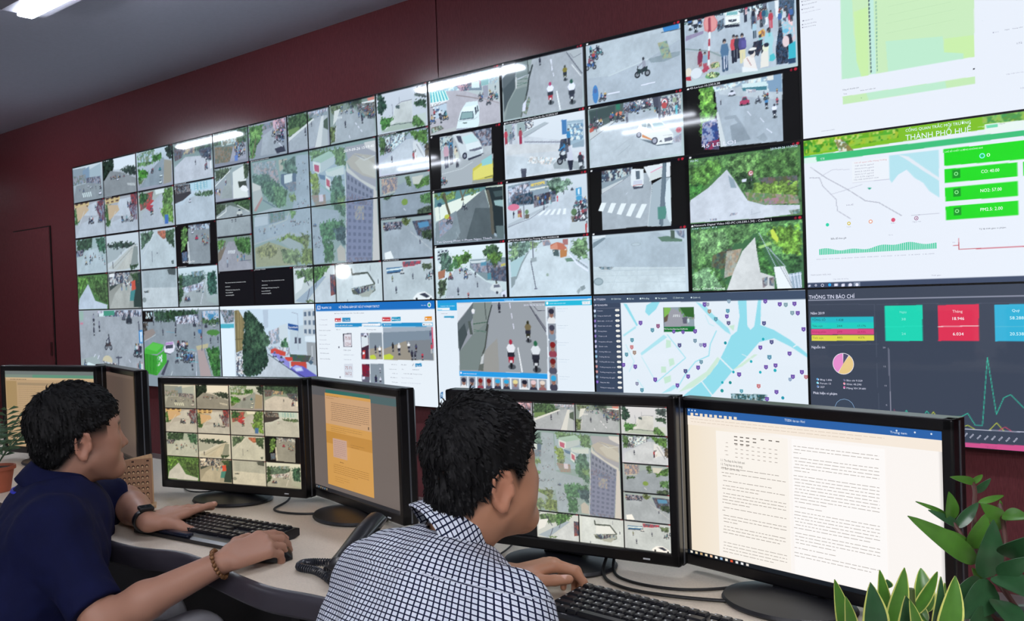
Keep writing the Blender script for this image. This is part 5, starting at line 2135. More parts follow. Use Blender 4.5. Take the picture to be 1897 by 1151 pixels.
for r in range(3):
    for c in range(7):
        x0, y0 = c * 1220, r * 690
        pic = Pic(x0 + 5, y0 + 4, x0 + 1215, y0 + 686, int(NXC[c] * QUAL), int(NYR[c] * QUAL))
        names = [n for n in FD if not (frect(n)[2] <= x0 + 5 or frect(n)[0] >= x0 + 1215 or frect(n)[3] <= y0 + 4 or frect(n)[1] >= y0 + 686)]
        for n in names: draw(pic, n)
        root = empty('display_panel', (x0 / 1000 + PW / 2, 0, WALL_TOP - y0 / 1000 - PH / 2))
        tag(root, 'video wall display showing ' + LABELS[r][c], 'display', 'video wall displays')
        app = c == 6 or (r == 2 and c > 2); scr = Screen(pic, 1.210, 0.682, (.96, .99, 1.03) if app else (.97, 1.02, 1.07), .97 if app else (.95, .95, 1.03, 1.03, 1.08, 1.08, 1.08)[c])
        for n in names: letter(scr, n)
        scr.build('screen', SCR, root)
        mb = MB(); w, h = PW / 2 - .0006, PH / 2 - .0006
        mb.box((-w, 0.004, -h), (w, 0.078, h), 0.002)
        for a, b in (((-w, -.0015, -h), (-w + .0052, .004, h)), ((w - .0052, -.0015, -h), (w, .004, h)), ((-w + .0052, -.0015, -h), (w - .0052, .004, -h + .004)), ((-w + .0052, -.0015, h - .004), (w - .0052, .004, h))): mb.box(a, b)
        mb.build('casing', BLK, root)
# ---------------------------------------------------------------- the room
RED = mat('red_wall_cladding', '72393d', rough=0.19, spec=0.5, noise=0.18, scale=60, stretch=(6, 6, 0.5), bump=0.05)
GROOVE = mat('dark_groove', '140808', 0.9)
CEILM = mat('white_ceiling_paint', 'c2c4d6', 0.9, noise=0.03, scale=40, bump=0.03)
WALLP = mat('pale_wall_paint', 'b8b6b4', 0.85, noise=0.03, scale=10)
FLOORM = mat('grey_floor_tile', '8a8480', 0.35, noise=0.08, scale=3)
mb = MB()
seams = [-3.5, -0.7, 2.1, 4.9, 7.7, 10.5, 13.3]
for i in range(6):
    a, b = seams[i], seams[i + 1]; t = (0.0015, -0.002, 0.001, 0.003, -0.001, 0.0)[i]
    ya, yb = 0.082 + t, 0.082 - t
    mb.add([(a + .002, ya, 0), (b - .002, yb, 0), (b - .002, yb, CEIL), (a + .002, ya, CEIL)], [(0, 1, 2, 3)])
mb.box((-3.5, 0.1, 0), (13.3, 0.2, CEIL))
struct(mb.build('wall_back', RED))
struct(MB().box((-3.6, -9.2, 0), (-3.5, 0.2, CEIL)).build('wall_left', RED))
struct(MB().box((13.3, -9.2, 0), (13.4, 0.2, CEIL)).build('wall_right', WALLP))
struct(MB().box((-3.6, -9.3, 0), (13.4, -9.2, CEIL)).build('wall_front', WALLP))
struct(MB().box((-3.6, -9.3, -0.1), (13.4, 0.2, 0)).build('floor', FLOORM))
struct(MB().box((-3.6, -9.3, CEIL), (13.4, 0.2, CEIL + .1)).build('ceiling', CEILM))
# the flush door in the red wall: thin shadow gap and a recessed pull
d = struct(MB().box((-1.585, 0.060, 0.006), (-0.712, 0.0795, 2.165), 0.001).build('door_1', RED))
g = MB()
g.box((-1.597, 0.070, 0), (-1.585, 0.0815, 2.177)); g.box((-0.712, 0.070, 0), (-0.700, 0.0815, 2.177)); g.box((-1.585, 0.070, 2.165), (-0.712, 0.0815, 2.177))
g.build('door_gap', GROOVE, d)
MB().box((-0.775, 0.052, 0.845), (-0.735, 0.0605, 0.985), 0.003).build('recessed_handle', mat('dark_red_pull', '3a1012', 0.4), d)
# fluorescent ceiling lamps, plus unseen fill lamps added to brighten the men
HOUS = mat('lamp_housing_grey', '8a8a94', 0.5)
DIFF = mat('lamp_diffuser_glow', 'eef4ff', 0.5, emit=LAMP_POWER)
DIFF2 = mat('lamp_tube_glow', 'eef4ff', 0.5, emit=LAMP_POWER * .5)
DIFF3 = mat('added_fill_glow', 'f4f4fa', 0.5, emit=LAMP_POWER)  # glow of the added fill lamps only
def ceiling_lamp(x, y, rows, label, wide=None):
    t = tag(empty('ceiling_lamp', (x, y, CEIL)), label, 'lamp', 'fluorescent ceiling lamps')
    h = 0.60; w = 0.13 if rows == 1 else 0.36
    m = MB(); zt, zb = -0.002, -0.10
    m.rings([[(-h - .08, -w - .05, zt), (h + .08, -w - .05, zt), (h + .08, w + .05, zt), (-h - .08, w + .05, zt)], [(-h - .02, -w, zb), (h + .02, -w, zb), (h + .02, w, zb), (-h - .02, w, zb)]])
    m.build('housing', HOUS, t)
    for k in ((0,) if rows == 1 else (-.22, .22)):
        q = wide or (.05 if rows == 1 else .028); MB().box((-h, k - q, -.128), (h, k + q, -.102), 0.012).build('diffuser', DIFF3 if wide else DIFF if rows == 1 else DIFF2, t)
    return t
ceiling_lamp(-0.3, -1.68, 1, 'single-tube fluorescent ceiling lamp over the far left end of the video wall')
ceiling_lamp(3.68, -1.68, 1, 'glowing single-tube fluorescent ceiling lamp at the top left, in view')
ceiling_lamp(7.66, -1.68, 1, 'single-tube fluorescent ceiling lamp over the right end of the desk')
ceiling_lamp(-0.3, -4.9, 2, 'twin-tube fluorescent ceiling lamp at the rear left of the room')
ceiling_lamp(3.56, -4.9, 2, 'twin-tube fluorescent ceiling lamp in the middle of the room')
ceiling_lamp(10.4, -4.9, 2, 'added unseen twin-panel fill lamp behind the camera, nearer the video wall', .10)  # added fill light on the men, placed clear of screen reflections
ceiling_lamp(10.4, -7.4, 2, 'added unseen twin-panel fill lamp at the rear right of the room', .10)
ceiling_lamp(7.66, -7.4, 2, 'added unseen twin-panel fill lamp behind the camera, farther from the video wall', .10)  # third added fill for the foreground, its reflection falls out of frame
t = tag(empty('added_spot_lamp', (-3.5, -6.12, 1.78)), 'added unseen round lamp making the bright spot mirrored in the screens', 'lamp')  # invented lamp, added so its reflection puts a bright spot on the screens
m = MB(); m.lathe([(0, 0), (.13, 0), (.13, .03), (.11, .05), (0, .05)]); m.v = [(z, y, x) for x, y, z in m.v]; m.build('base', HOUS, t)
m = MB(); m.lathe([(0, .05), (.10, .05), (.085, .085), (.05, .105), (0, .11)]); m.v = [(z, y, x) for x, y, z in m.v]; m.build('globe', mat('added_spot_glow', 'ffffff', .5, emit=90), t, True)
# ---------------------------------------------------------------- the desk and what stands on it
TOPM = mat('desk_laminate_speckled', 'd6c9b8', 0.45, spec=0.4, noise=0.07, scale=260)
EDGE = mat('desk_edge_dark', '35323a', 0.38, spec=0.5)
PANELM = mat('desk_panel_dark', '1c1b1f', 0.6)
front = [(4.3, -3.02), (5.2, -3.02), (6.0, -3.05), (6.5, -3.075), (6.85, -3.076), (7.0, -3.036), (7.1, -3.034), (7.22, -3.05), (7.43, -3.072), (7.6, -3.05), (8.0, -3.03), (8.6, -3.03), (9.3, -3.03)]
def smooth_line(P, n=6):
    out = []
    for i in range(len(P) - 1):
        p0, p1, p2, p3 = P[max(i - 1, 0)], P[i], P[i + 1], P[min(i + 2, len(P) - 1)]
        for k in range(n):
            t = k / n
            out.append(tuple(0.5 * (2 * b + (c - a) * t + (2 * a - 5 * b + 4 * c - d) * t * t + (3 * b - a - 3 * c + d) * t ** 3) for a, b, c, d in zip(p0, p1, p2, p3)))
    out.append(tuple(P[-1])); return out
fl = smooth_line(front)
desk = tag(empty('desk', (6.8, -2.7, 0)), 'long office desk with speckled beige top and dark wavy front edge', 'desk')
def shift(P): return [(x - 6.8, y + 2.7) for x, y in P]
top = shift(fl) + shift([(9.3, -2.36), (4.3, -2.36)])
MB().prism(top, DESK - .026, DESK).build('worktop', TOPM, desk)
m = MB(); prof = [(0.004, 0.000), (-.006, -.001), (-.014, -.006), (-.018, -.015), (-.018, -.045), (-.012, -.052), (0.004, -.054)]
m.rings([[(x, y + a, DESK + b) for a, b in prof] for x, y in shift(fl)]); m.build('front_edge', EDGE, desk, True)
MB().box((-2.45, -.05, .12), (2.45, -.03, DESK - .026)).build('modesty_panel', PANELM, desk)
for x in (-2.42, -0.95, 0.55, 2.40):
    MB().box((x, -.26, 0.0), (x + .03, .32, DESK - .026), 0.003).build('side_panel', PANELM, desk)

FRAME = mat('monitor_frame_black', '0c0c0f', 0.28, spec=0.5)
FRAME2 = mat('monitor_edge_silver', '6c7078', 0.3, metal=0.6)
BASEM = mat('monitor_base_black', '14151a', 0.4)
MSCR = attr_mat('monitor_screen', rough=0.3, spec=0.35, strength=1.0)
def blank(w=531, h=299, nx=6, ny=6, col='888'):
    p = Pic(0, 0, w, h, nx, ny); p.im[:] = hexc(col); return p
def words(scr, r, x0, x1, y, dy, n, c, w=1.1, last=0.6, skew=0.0):
    for i in range(n):
        yy = y + i * dy; x = x0 + r.uniform(0, 4); e = x1 if i < n - 1 else x0 + (x1 - x0) * last
        while x < e:
            k = min(r.uniform(4, 15), e - x); scr.face([(x, yy + w * .5), (x + k, yy + w * .5), (x + k, yy - w * .5), (x, yy - w * .5)], c); x += k + 2.4
def pic_region(x0, y0, nx, ny):
    p = Pic(x0, y0, x0 + 2440, y0 + 1380, nx, ny)
    for n in FD:
        if n[0] in 'gh': draw(p, n)
    return p
def scr_city(kind):
    if kind == 'grid': return Screen(pic_region(0, 0, int(250 * QUAL), int(180 * QUAL)), .531, .299, (1.08, .84, .56), 1.05)
    return Screen(pic_region(2440, 0, int(380 * QUAL), int(260 * QUAL)), .531, .299, (1.10, .98, .86), 1.10)
def scr_document():
    p = blank(nx=60, ny=34); h = p.sub(0, 0, 531, 299); f = (h[1] / 531)[..., None]
    h[0][:] = hexc('f4e6d0') * (1 - np.clip(f * 2.2, 0, 1)) + hexc('fdf8f4') * np.clip(f * 2.2, 0, 1)
    s = Screen(p, .531, .299); r = random.Random(3)
    s.face([(0, 15), (531, 15), (531, 0), (0, 0)], '2a62a8')
    for x in range(8, 120, 12): s.face([(x, 13 + (x % 5)), (x + 7, 13 + (x % 5)), (x + 7, 9), (x, 9)], 'f2e2cc')
    for x in (4, 12, 20): s.disc(x, 4, 1.6, 'dde8f4')
    s.text('TTGSDH - bao cao - Word', 232, 8, 275, 5, 'e4eefa'); s.text('Trung tam', 440, 11, 470, 4, 'e4eefa')
    for x in (452, 484, 512): s.disc(x, 6, 1.6, 'dde8f4')
    s.face([(0, 34), (531, 34), (531, 15), (0, 15)], 'f6eadc')
    words(s, r, 6, 430, 21, 6, 2, 'd8c8b8', 1.0, .9)
    s.face([(72, 40), (72, 292), (238, 292), (238, 40)], 'faf4ec'); s.face([(246, 40), (246, 292), (430, 292), (430, 40)], 'fdfaf8')
    for i, x in enumerate((116, 130, 144, 160, 178, 196, 212)):
        for j in range((3, 3, 3, 2, 1, 1, 1)[i]): s.face([(x, 49 + j * 7), (x + 8, 49 + j * 7), (x + 8, 47 + j * 7), (x, 47 + j * 7)], '6a625c')
    for j in range(4):
        words(s, r, 92, 108, 62 + j * 8, 0, 1, 'b0a69c'); 
        for x in range(118, 216, 13): s.face([(x, 65 + j * 8), (x + 6, 65 + j * 8), (x + 6, 63.6 + j * 8), (x, 63.6 + j * 8)], 'b8aea6')
    for j, t in enumerate(('1.1. Thu thap du lieu hinh anh', '1.2. Tong hop van de hang', '1.3. Bao cao ve viec')): s.text(t, 82, 100 + j * 8, 140 - j * 6, 5, '4a4440')
    y = 113
    for n, l in ((1, .9), (2, .15), (1, .8), (2, .6), (4, .45), (2, .05), (3, .25), (3, .9)):
        words(s, r, 84, 232, y, 6.2, n, 'a39a92', 1.15, l); y += n * 6.2 + 3.4
    words(s, r, 84, 232, 262, 6.2, 4, 'aaa29a', 1.1, .8)
    y = 52
    for n, l in ((3, .1), (5, .2), (9, .4), (1, .35), (6, .9), (4, .5), (1, .5), (2, .9)):
        words(s, r, 252, 422, y, 6.0, n, 'b2aaa4', 1.1, l); y += n * 6.0 + 3.4
    s.face([(0, 299), (531, 299), (531, 290.5), (0, 290.5)], '101820')
    cols = ['f0e8d8', 'e8d8b8', 'c8a878', 'f0e0c0', 'f4c8a0', 'f0f0e8', '98b8d8', 'f0e8d8', 'e05838', 'e8e8e8', 'e8e8e8', 'e8e0d8']
    for i, c in enumerate(cols): s.face([(6 + i * 12.5, 297), (12 + i * 12.5, 297), (12 + i * 12.5, 292.5), (6 + i * 12.5, 292.5)], c)
    s.face([(531, 299), (531, 262), (500, 290)], '2a90d8')
    return s
def scr_letter():
    p = blank(col='6e645f'); h = p.sub(0, 0, 531, 299); s = Screen(p, .531, .299); r = random.Random(5)
    s.face([(0, 26), (531, 26), (531, 0), (0, 0)], '5c5c5e'); s.face([(118, 16), (380, 16), (380, 6), (118, 6)], '2f6a62'); s.face([(380, 26), (531, 26), (531, 6), (380, 6)], '4c6466')
    s.face([(112, 280), (386, 280), (386, 16), (112, 16)], 'cf9a52')
    s.face([(112, 104), (386, 104), (386, 24), (112, 24)], 'c9a078'); s.face([(112, 160), (386, 160), (386, 126), (112, 126)], 'c08a40')
    words(s, r, 120, 200, 24, 6, 2, '9a7048', 1.2)
    words(s, r, 150, 378, 42, 5.4, 10, '7e6450', 1.3, .8)
    words(s, r, 150, 340, 110, 5.4, 3, 'a07840', 1.2, .5)
    s.face([(160, 196), (246, 196), (246, 142), (160, 142)], 'c4a08c'); words(s, r, 166, 240, 148, 5.4, 9, '9c7c80', 1.1)
    words(s, r, 270, 350, 150, 6, 2, '9a6c34', 1.1); words(s, r, 200, 240, 206, 6, 1, '7a5430', 2.0); words(s, r, 160, 372, 216, 5.6, 5, '9a6c34', 1.2, .7); words(s, r, 170, 260, 250, 6, 3, 'a87838', 1.1)
    s.face([(378, 98), (384, 98), (384, 90), (378, 90)], '6a5440')
    s.face([(0, 299), (531, 299), (531, 289), (0, 289)], '26262a')
    for i in range(9): s.face([(8 + i * 13, 297), (14 + i * 13, 297), (14 + i * 13, 292), (8 + i * 13, 292)], ('8a8a8a', '6a8aa0', '9a8a6a')[i % 3])
    return s
def scr_sheet():
    p = blank(col='b99c78'); s = Screen(p, .531, .299); r = random.Random(9)
    s.face([(0, 14), (531, 14), (531, 0), (0, 0)], '6e7674'); s.face([(0, 26), (531, 26), (531, 14), (0, 14)], '5f9078'); s.face([(0, 26), (170, 26), (170, 14), (0, 14)], '7a8a7e')
    s.face([(8, 34), (531, 34), (531, 26), (0, 26)], 'c8ac86'); words(s, r, 30, 200, 33, 4, 1, '6a5a48', 2); s.face([(4, 150), (70, 150), (70, 40), (4, 40)], 'a58a60')
    s.face([(76, 56), (525, 56), (525, 46), (76, 46)], 'a08a6c'); words(s, r, 80, 520, 64, 8, 26, '9a8262', 1.2)
    for x in range(110, 525, 46): s.seg((x, 46), (x, 280), .8, 'a88c68')
    return s
def scr_dim():
    p = blank(col='5a4c44'); s = Screen(p, .531, .299); s.face([(0, 299), (531, 299), (531, 290), (0, 290)], '3a332e'); s.face([(0, 12), (531, 12), (531, 0), (0, 0)], '63544b'); return s

def monitor(x, y, z, yaw, tilt, scr, label, bx=0.0, by=0.0):
    t = tag(empty('computer_monitor', (x, y, DESK), math.radians(yaw)), label, 'monitor', 'black monitors on the desk')
    h = z - DESK
    w2, h2 = .531 / 2, .299 / 2
    f = MB(); o = .020
    # front frame: four bevelled bars around the glass, then a casing that narrows to the back
    f.box((-w2 - o, -.012, h + h2), (w2 + o, .012, h + h2 + .022), .004); f.box((-w2 - o, -.012, h - h2 - .026), (w2 + o, .012, h - h2), .004)
    f.box((-w2 - o, -.012, h - h2 - .026), (-w2, .012, h + h2 + .022), .004); f.box((w2, -.012, h - h2 - .026), (w2 + o, .012, h + h2 + .022), .004)
    f.build('front_frame', FRAME, t)
    c = MB(); a = w2 + o; lo, hi = h - h2 - .026, h + h2 + .022
    sec = [(.008, 0, 0), (.030, 0, 0), (.038, .008, .008), (.056, .09, .07), (.064, .11, .09)]
    c.rings([[(-a + i, yy, lo + j), (a - i, yy, lo + j), (a - i, yy, hi - j), (-a + i, yy, hi - j)] for yy, i, j in sec]); c.build('back_casing', FRAME, t)
    for q in (-a, a): MB().box((q - .0012, .010, lo + .004), (q + .0012, .014, hi - .004)).build('edge_trim', FRAME2, t)
    so = scr.build('screen', MSCR, t); so.location = (0, -.004, h)
    b = MB(); b.lathe([(.0, 0), (.128, 0), (.132, .004), (.128, .010), (.09, .016), (.03, .022), (.0, .022)], (bx, by, .001), 40, sy=.76); b.build('stand_base', BASEM, t, True)
    n = MB(); n.rings([[(bx + sx * ww, yy + sy * .016, zz) for sx, sy in ((-1, -1), (1, -1), (1, 1), (-1, 1))] for ww, yy, zz in ((.05, .03 + by, .012), (.04, .04, .06), (.038, .056, h - .06), (.038, .056, h))]); n.build('stand_neck', BASEM, t)
    l = MB(); l.box((w2 - .06, -.0135, lo + .009), (w2 - .045, -.011, lo + .012)); l.build('power_light', mat('power_light', 'c8ccd0', .4), t)
    return t
monitor(5.38, -2.62, .945, 12.5, 0, scr_sheet(), 'black monitor showing a tan spreadsheet, behind the head of the man in navy')
monitor(5.725, -2.523, .94, -13.2, 0, scr_dim(), 'black monitor with a dim brown screen, between the spreadsheet and the camera grid')
monitor(6.622, -2.626, .940, 14.1, .8, scr_city('grid'), 'black monitor showing sixteen warm tinted street feeds in a grid', .0, -.005)
monitor(7.092, -2.549, .935, -12.6, 0, scr_letter(), 'black monitor showing an orange letter page on a grey background', .02, -.02)
monitor(7.853, -2.614, .947, 8.3, 1.5, scr_city('tower'), 'black monitor with a large aerial tower feed, before the man in the checked shirt')
monitor(8.39, -2.558, .938, -9.4, 0, scr_document(), 'largest looking monitor at right showing a bright two page text document', -.02, -.03)

KEYM = mat('key_black', '15161c', 0.35, spec=0.5)
KBD = mat('keyboard_body_black', '101117', 0.3, spec=0.5)
LEG = mat('key_legend_white', 'd8dadc', 0.5)
def keyboard(x, y, rz, label, rest, dp):
    t = tag(empty('keyboard', (x, y, DESK), math.radians(rz)), label, 'keyboard', 'black keyboards on the desk')
    W2, D2 = .222, dp / 2
    b = MB(); prof = [(-D2, .001), (-D2, .010), (-D2 + .012, .014), (D2 - .012, .027), (D2, .024), (D2, .006), (D2 - .02, .001)]
    b.rings([[(xx, yy, zz) for yy, zz in prof] for xx in (-W2, W2)]); b.build('body', KBD, t)
    n = 0; kd = (dp - rest - .012) / 6.15
    lg = MB()
    for r in range(6):
        yy = D2 - .012 - kd * (r + .5) - (.004 if r else 0); zz = .014 + .013 * (yy + D2) / dp
        px = -W2 + .008
        rows = {0: [1] + [0.35] + [1] * 4 + [.3] + [1] * 4 + [.3] + [1] * 4 + [.3] + [1] * 3 + [.3] + [1] * 4, 1: [1] * 13 + [2, .3, 1, 1, 1, .3, 1, 1, 1, 1], 2: [1.5] + [1] * 12 + [1.5, .3, 1, 1, 1, .3, 1, 1, 1, 1], 3: [1.75] + [1] * 11 + [2.25, 3.6, 1, 1, 1, 1], 4: [2.25] + [1] * 10 + [2.75, 1.3, 1, 1.3, 1, 1, 1, 1], 5: [1.25, 1.25, 1.25, 5.5, 1.25, 1.25, 1.25, 2, .3, 1, 1, 1, .3, 2, 1, 1]}[r]
        tot = sum(rows); u = (2 * W2 - .016) / tot
        for k in rows:
            if k >= 1 and not (r == 3 and k == 3.6):
                m = MB(); a, c = px + .0012, px + k * u - .0012; e, g = yy - kd * .44, yy + kd * .44; ins = .0024
                m.rings([[(a, e, zz - .002), (c, e, zz - .002), (c, g, zz - .002), (a, g, zz - .002)], [(a + ins * .3, e + ins * .3, zz + .003), (c - ins * .3, e + ins * .3, zz + .003), (c - ins * .3, g - ins * .3, zz + .003), (a + ins * .3, g - ins * .3, zz + .003)], [(a + ins, e + ins, zz + .0068), (c - ins, e + ins, zz + .0068), (c - ins, g - ins, zz + .0068), (a + ins, g - ins, zz + .0068)]])
                if n < 100: m.build('key', KEYM, t)
                else: lg_rest.add(m.v, m.f)
                lg.box((a + .004, (e + g) / 2, zz + .0068), (a + .007, (e + g) / 2 + .003, zz + .0071)); n += 1
            elif k >= 1 and n == 0: pass
            if n == 100 and not lg_rest.v: pass
            px += k * u
    if lg_rest.v:
        o = lg_rest.build('key_block', KEYM, t); o['kind'] = 'stuff'; lg_rest.v.clear(); lg_rest.f.clear(); lg_rest.mi.clear()
    lg.build('key_legends', LEG, t)
    return t
lg_rest = MB()
kb1 = keyboard(6.95, -2.897, 5.7, 'black keyboard under the hands of the man in the navy shirt', .036, .172)
m = MB(); m.box((-.16, -.084, .010), (.0, -.062, .021), .006); m.build('palm_rest', mat('palm_rest_gloss', '1a2030', .22), kb1)
kb2 = keyboard(8.245, -2.835, -3.0, 'black keyboard in front of the man in the checked shirt', .016, .15)
vs, fs, w = text_mesh('rapoo'); m = MB(); m.add([(-.17 + a * .006, -.071 + b * .0065, .0165) for a, b in vs], fs); m.build('maker_mark', LEG, kb2)

# mouse under the hand
t = tag(empty('computer_mouse', (7.268, -2.952, DESK), math.radians(-62)), 'black computer mouse under the right hand of the man in navy', 'mouse')
m = MB(); rg = []
for i in range(13):
    f = i / 12; yy = -.055 + .11 * f; wd = .031 * math.sqrt(max(0, 1 - abs(2 * f - 1) ** 3.2)) + .001; hh = .034 * math.sqrt(max(0, 1 - abs(2 * f - .85) ** 2.4 * .85)) + .004
    rg.append([(wd * math.cos(a), yy, .002 + max(0, math.sin(a)) ** .7 * hh) for a in [k * math.pi / 10 for k in range(11)]])
m.rings(rg, True, 0, True); m.build('shell', KBD, t, True)
MB().box((-.003, .018, .026), (.003, .036, .036), .002).build('wheel', mat('mouse_wheel_grey', '3a3c42', .5), t)

# wooden perpetual calendar
WOOD = mat('pale_plywood', 'c2a07a', 0.6, noise=0.10, scale=18, stretch=(8, 1, 1)); WOOD2 = mat('darker_plywood_slider', '9a7458', 0.6, noise=0.10, scale=18, stretch=(8, 1, 1)); HOLE = mat('burnt_hole_dark', '3c2418', .8)
t = tag(empty('desk_calendar', (6.432, -2.895, DESK), math.radians(60)), 'wooden perpetual desk calendar with cut-out dates beside the man in navy', 'calendar')
t.scale = (.86, 1, 1.28)
MB().box((-.125, -.03, 0), (.125, .03, .006), .001).build('foot_board', WOOD, t)
Mt = Matrix.Rotation(math.radians(-8), 4, 'X')
b = MB(); P = [(-.118, .006), (.118, .006), (.118, .118), (.114, .122), (-.045, .104), (-.118, .076)]
b.add([(x, .000, z) for x, z in P] + [(x, .006, z) for x, z in P], [tuple(range(6)), tuple(range(11, 5, -1))] + [(k, (k + 6), (k + 1) % 6 + 6, (k + 1) % 6) for k in range(6)])
bd = b.build('back_board', WOOD, t); bd.rotation_euler.x = math.radians(-6)
g = MB()
for r in range(4):
    for c in range(6): g.box((-.108 + c * .018, -.0006, .070 - r * .016), (-.102 + c * .018, .0004, .075 - r * .016))
g.build('engraved_dates', HOLE, bd)
sl = MB().box((.0, -.004, .008), (.114, -.0005, .112), .001).build('month_slider', WOOD2, bd)
g = MB(); l = MB()
for r in range(7):
    for c in range(7):
        x, z = .012 + c * .0145, .094 - r * .0128
        g.add([(x + .0052 * math.cos(a), -.0046, z + .0042 * math.sin(a)) for a in [k * math.pi / 6 for k in range(12)]], [tuple(range(11, -1, -1))])
        l.add([(x + .0036 * math.cos(a), -.0050, z - .0012 + .0026 * math.sin(a)) for a in [k * math.pi / 5 for k in range(10)]], [tuple(range(9, -1, -1))])
g.build('date_holes', HOLE, sl); l.build('hole_floors', WOOD, sl)
MB().box((.05, -.0046, .1045), (.058, -.0040, .1085)).build('month_mark', HOLE, sl); MB().box((.098, -.0046, .1045), (.106, -.0040, .1085)).build('month_mark', HOLE, sl)

# telephone with a coiled cord
t = tag(empty('desk_telephone', (7.575, -2.875, DESK), math.radians(26.6)), 'black desk telephone between the orange page monitor and the checked shirt', 'telephone')
b = MB(); b.rings([[(-.085, -.10, z0), (.085, -.10, z0), (.085, .10, z1), (-.085, .10, z1)] for z0, z1 in ((.001, .001), (.022, .06), (.026, .066))]); b.build('body', KBD, t)
hs = MB(); hs.rings([[(-.058 + .024 * math.cos(a), yy, zz + hh * math.sin(a)) for a in [k * math.pi / 6 for k in range(12)]] for yy, zz, hh in ((-.112, .044, .006), (-.105, .046, .018), (-.07, .052, .02), (-.04, .064, .011), (.04, .085, .011), (.07, .084, .02), (.105, .090, .018), (.112, .092, .006))]); ho = hs.build('handset', KBD, t, True)
MB().tube([(-.034, -.10, .052), (-.034, 0, .082), (-.034, .10, .098)], .0016, 6).build('silver_edge', FRAME2, ho)
kp = MB()
for r in range(4):
    for c in range(3): kp.box((-.005 + c * .024, -.07 + r * .026, .030 + r * .008), (.013 + c * .024, -.05 + r * .026, .040 + r * .008), .002)
kp.build('number_keys', KEYM, t)
def coil(P, r, R, turns):
    P = smooth_line(P, 10); out = []; n = turns * 9
    for i in range(n + 1):
        f = i / n * (len(P) - 1); k = min(int(f), len(P) - 2); q = Vector(P[k]).lerp(Vector(P[k + 1]), f - k); d = (Vector(P[k + 1]) - Vector(P[k])).normalized()
        sx = d.cross(Vector((0, 0, 1))).normalized(); a = i / 9 * 2 * math.pi
        out.append(q + sx * R * math.cos(a) + Vector((0, 0, 1)) * R * math.sin(a))
    return MB().tube(out, r, 5)
cd = coil([(7.515, -2.985, .765), (7.50, -2.935, .752), (7.455, -2.915, .752), (7.41, -2.935, .752), (7.395, -2.955, .752), (7.415, -2.978, .752), (7.47, -2.975, .752), (7.55, -3.0, .752)], .0019, .0078, 62)
tag(cd.build('coiled_cord', mat('cord_black', '24272f', .35), None, True), 'black coiled telephone cord looping on the desk beside the checked shirt', 'cord')

# loose cables
CAB = mat('cable_black', '0d0d10', .45)
def cable(P, label, r=.0032):
    return tag(MB().tube(smooth_line(P, 8), r, 8).build('monitor_cable', CAB, None, True), label, 'cable')
cable([(6.74, -2.50, .79), (6.80, -2.555, .75), (6.86, -2.65, .744), (6.98, -2.63, .744), (7.06, -2.52, .744), (7.10, -2.42, .744)], 'black cable on the desk between the camera grid and orange page monitors')
cable([(7.94, -2.50, .80), (7.985, -2.60, .752), (8.05, -2.64, .745), (8.16, -2.63, .745), (8.24, -2.56, .745), (8.28, -2.46, .745)], 'black cable curving on the desk under the document monitor, rear one of two')
cable([(7.93, -2.51, .79), (7.98, -2.63, .750), (8.06, -2.68, .745), (8.18, -2.67, .745), (8.30, -2.62, .745), (8.36, -2.545, .748), (8.40, -2.49, .745)], 'black cable curving on the desk under the document monitor, front one of two', .0036)
cable([(6.24, -2.47, .85), (6.28, -2.53, .76), (6.30, -2.60, .744), (6.40, -2.64, .744), (6.46, -2.60, .744), (6.45, -2.54, .75), (6.42, -2.44, .744)], 'thin black cable looped on the desk by the wooden calendar', .0022)
cable([(7.62, -2.44, .80), (7.66, -2.52, .755), (7.70, -2.66, .744), (7.62, -2.70, .744), (7.56, -2.62, .744), (7.52, -2.46, .744)], 'thin black cable on the desk under the aerial tower monitor', .0022)
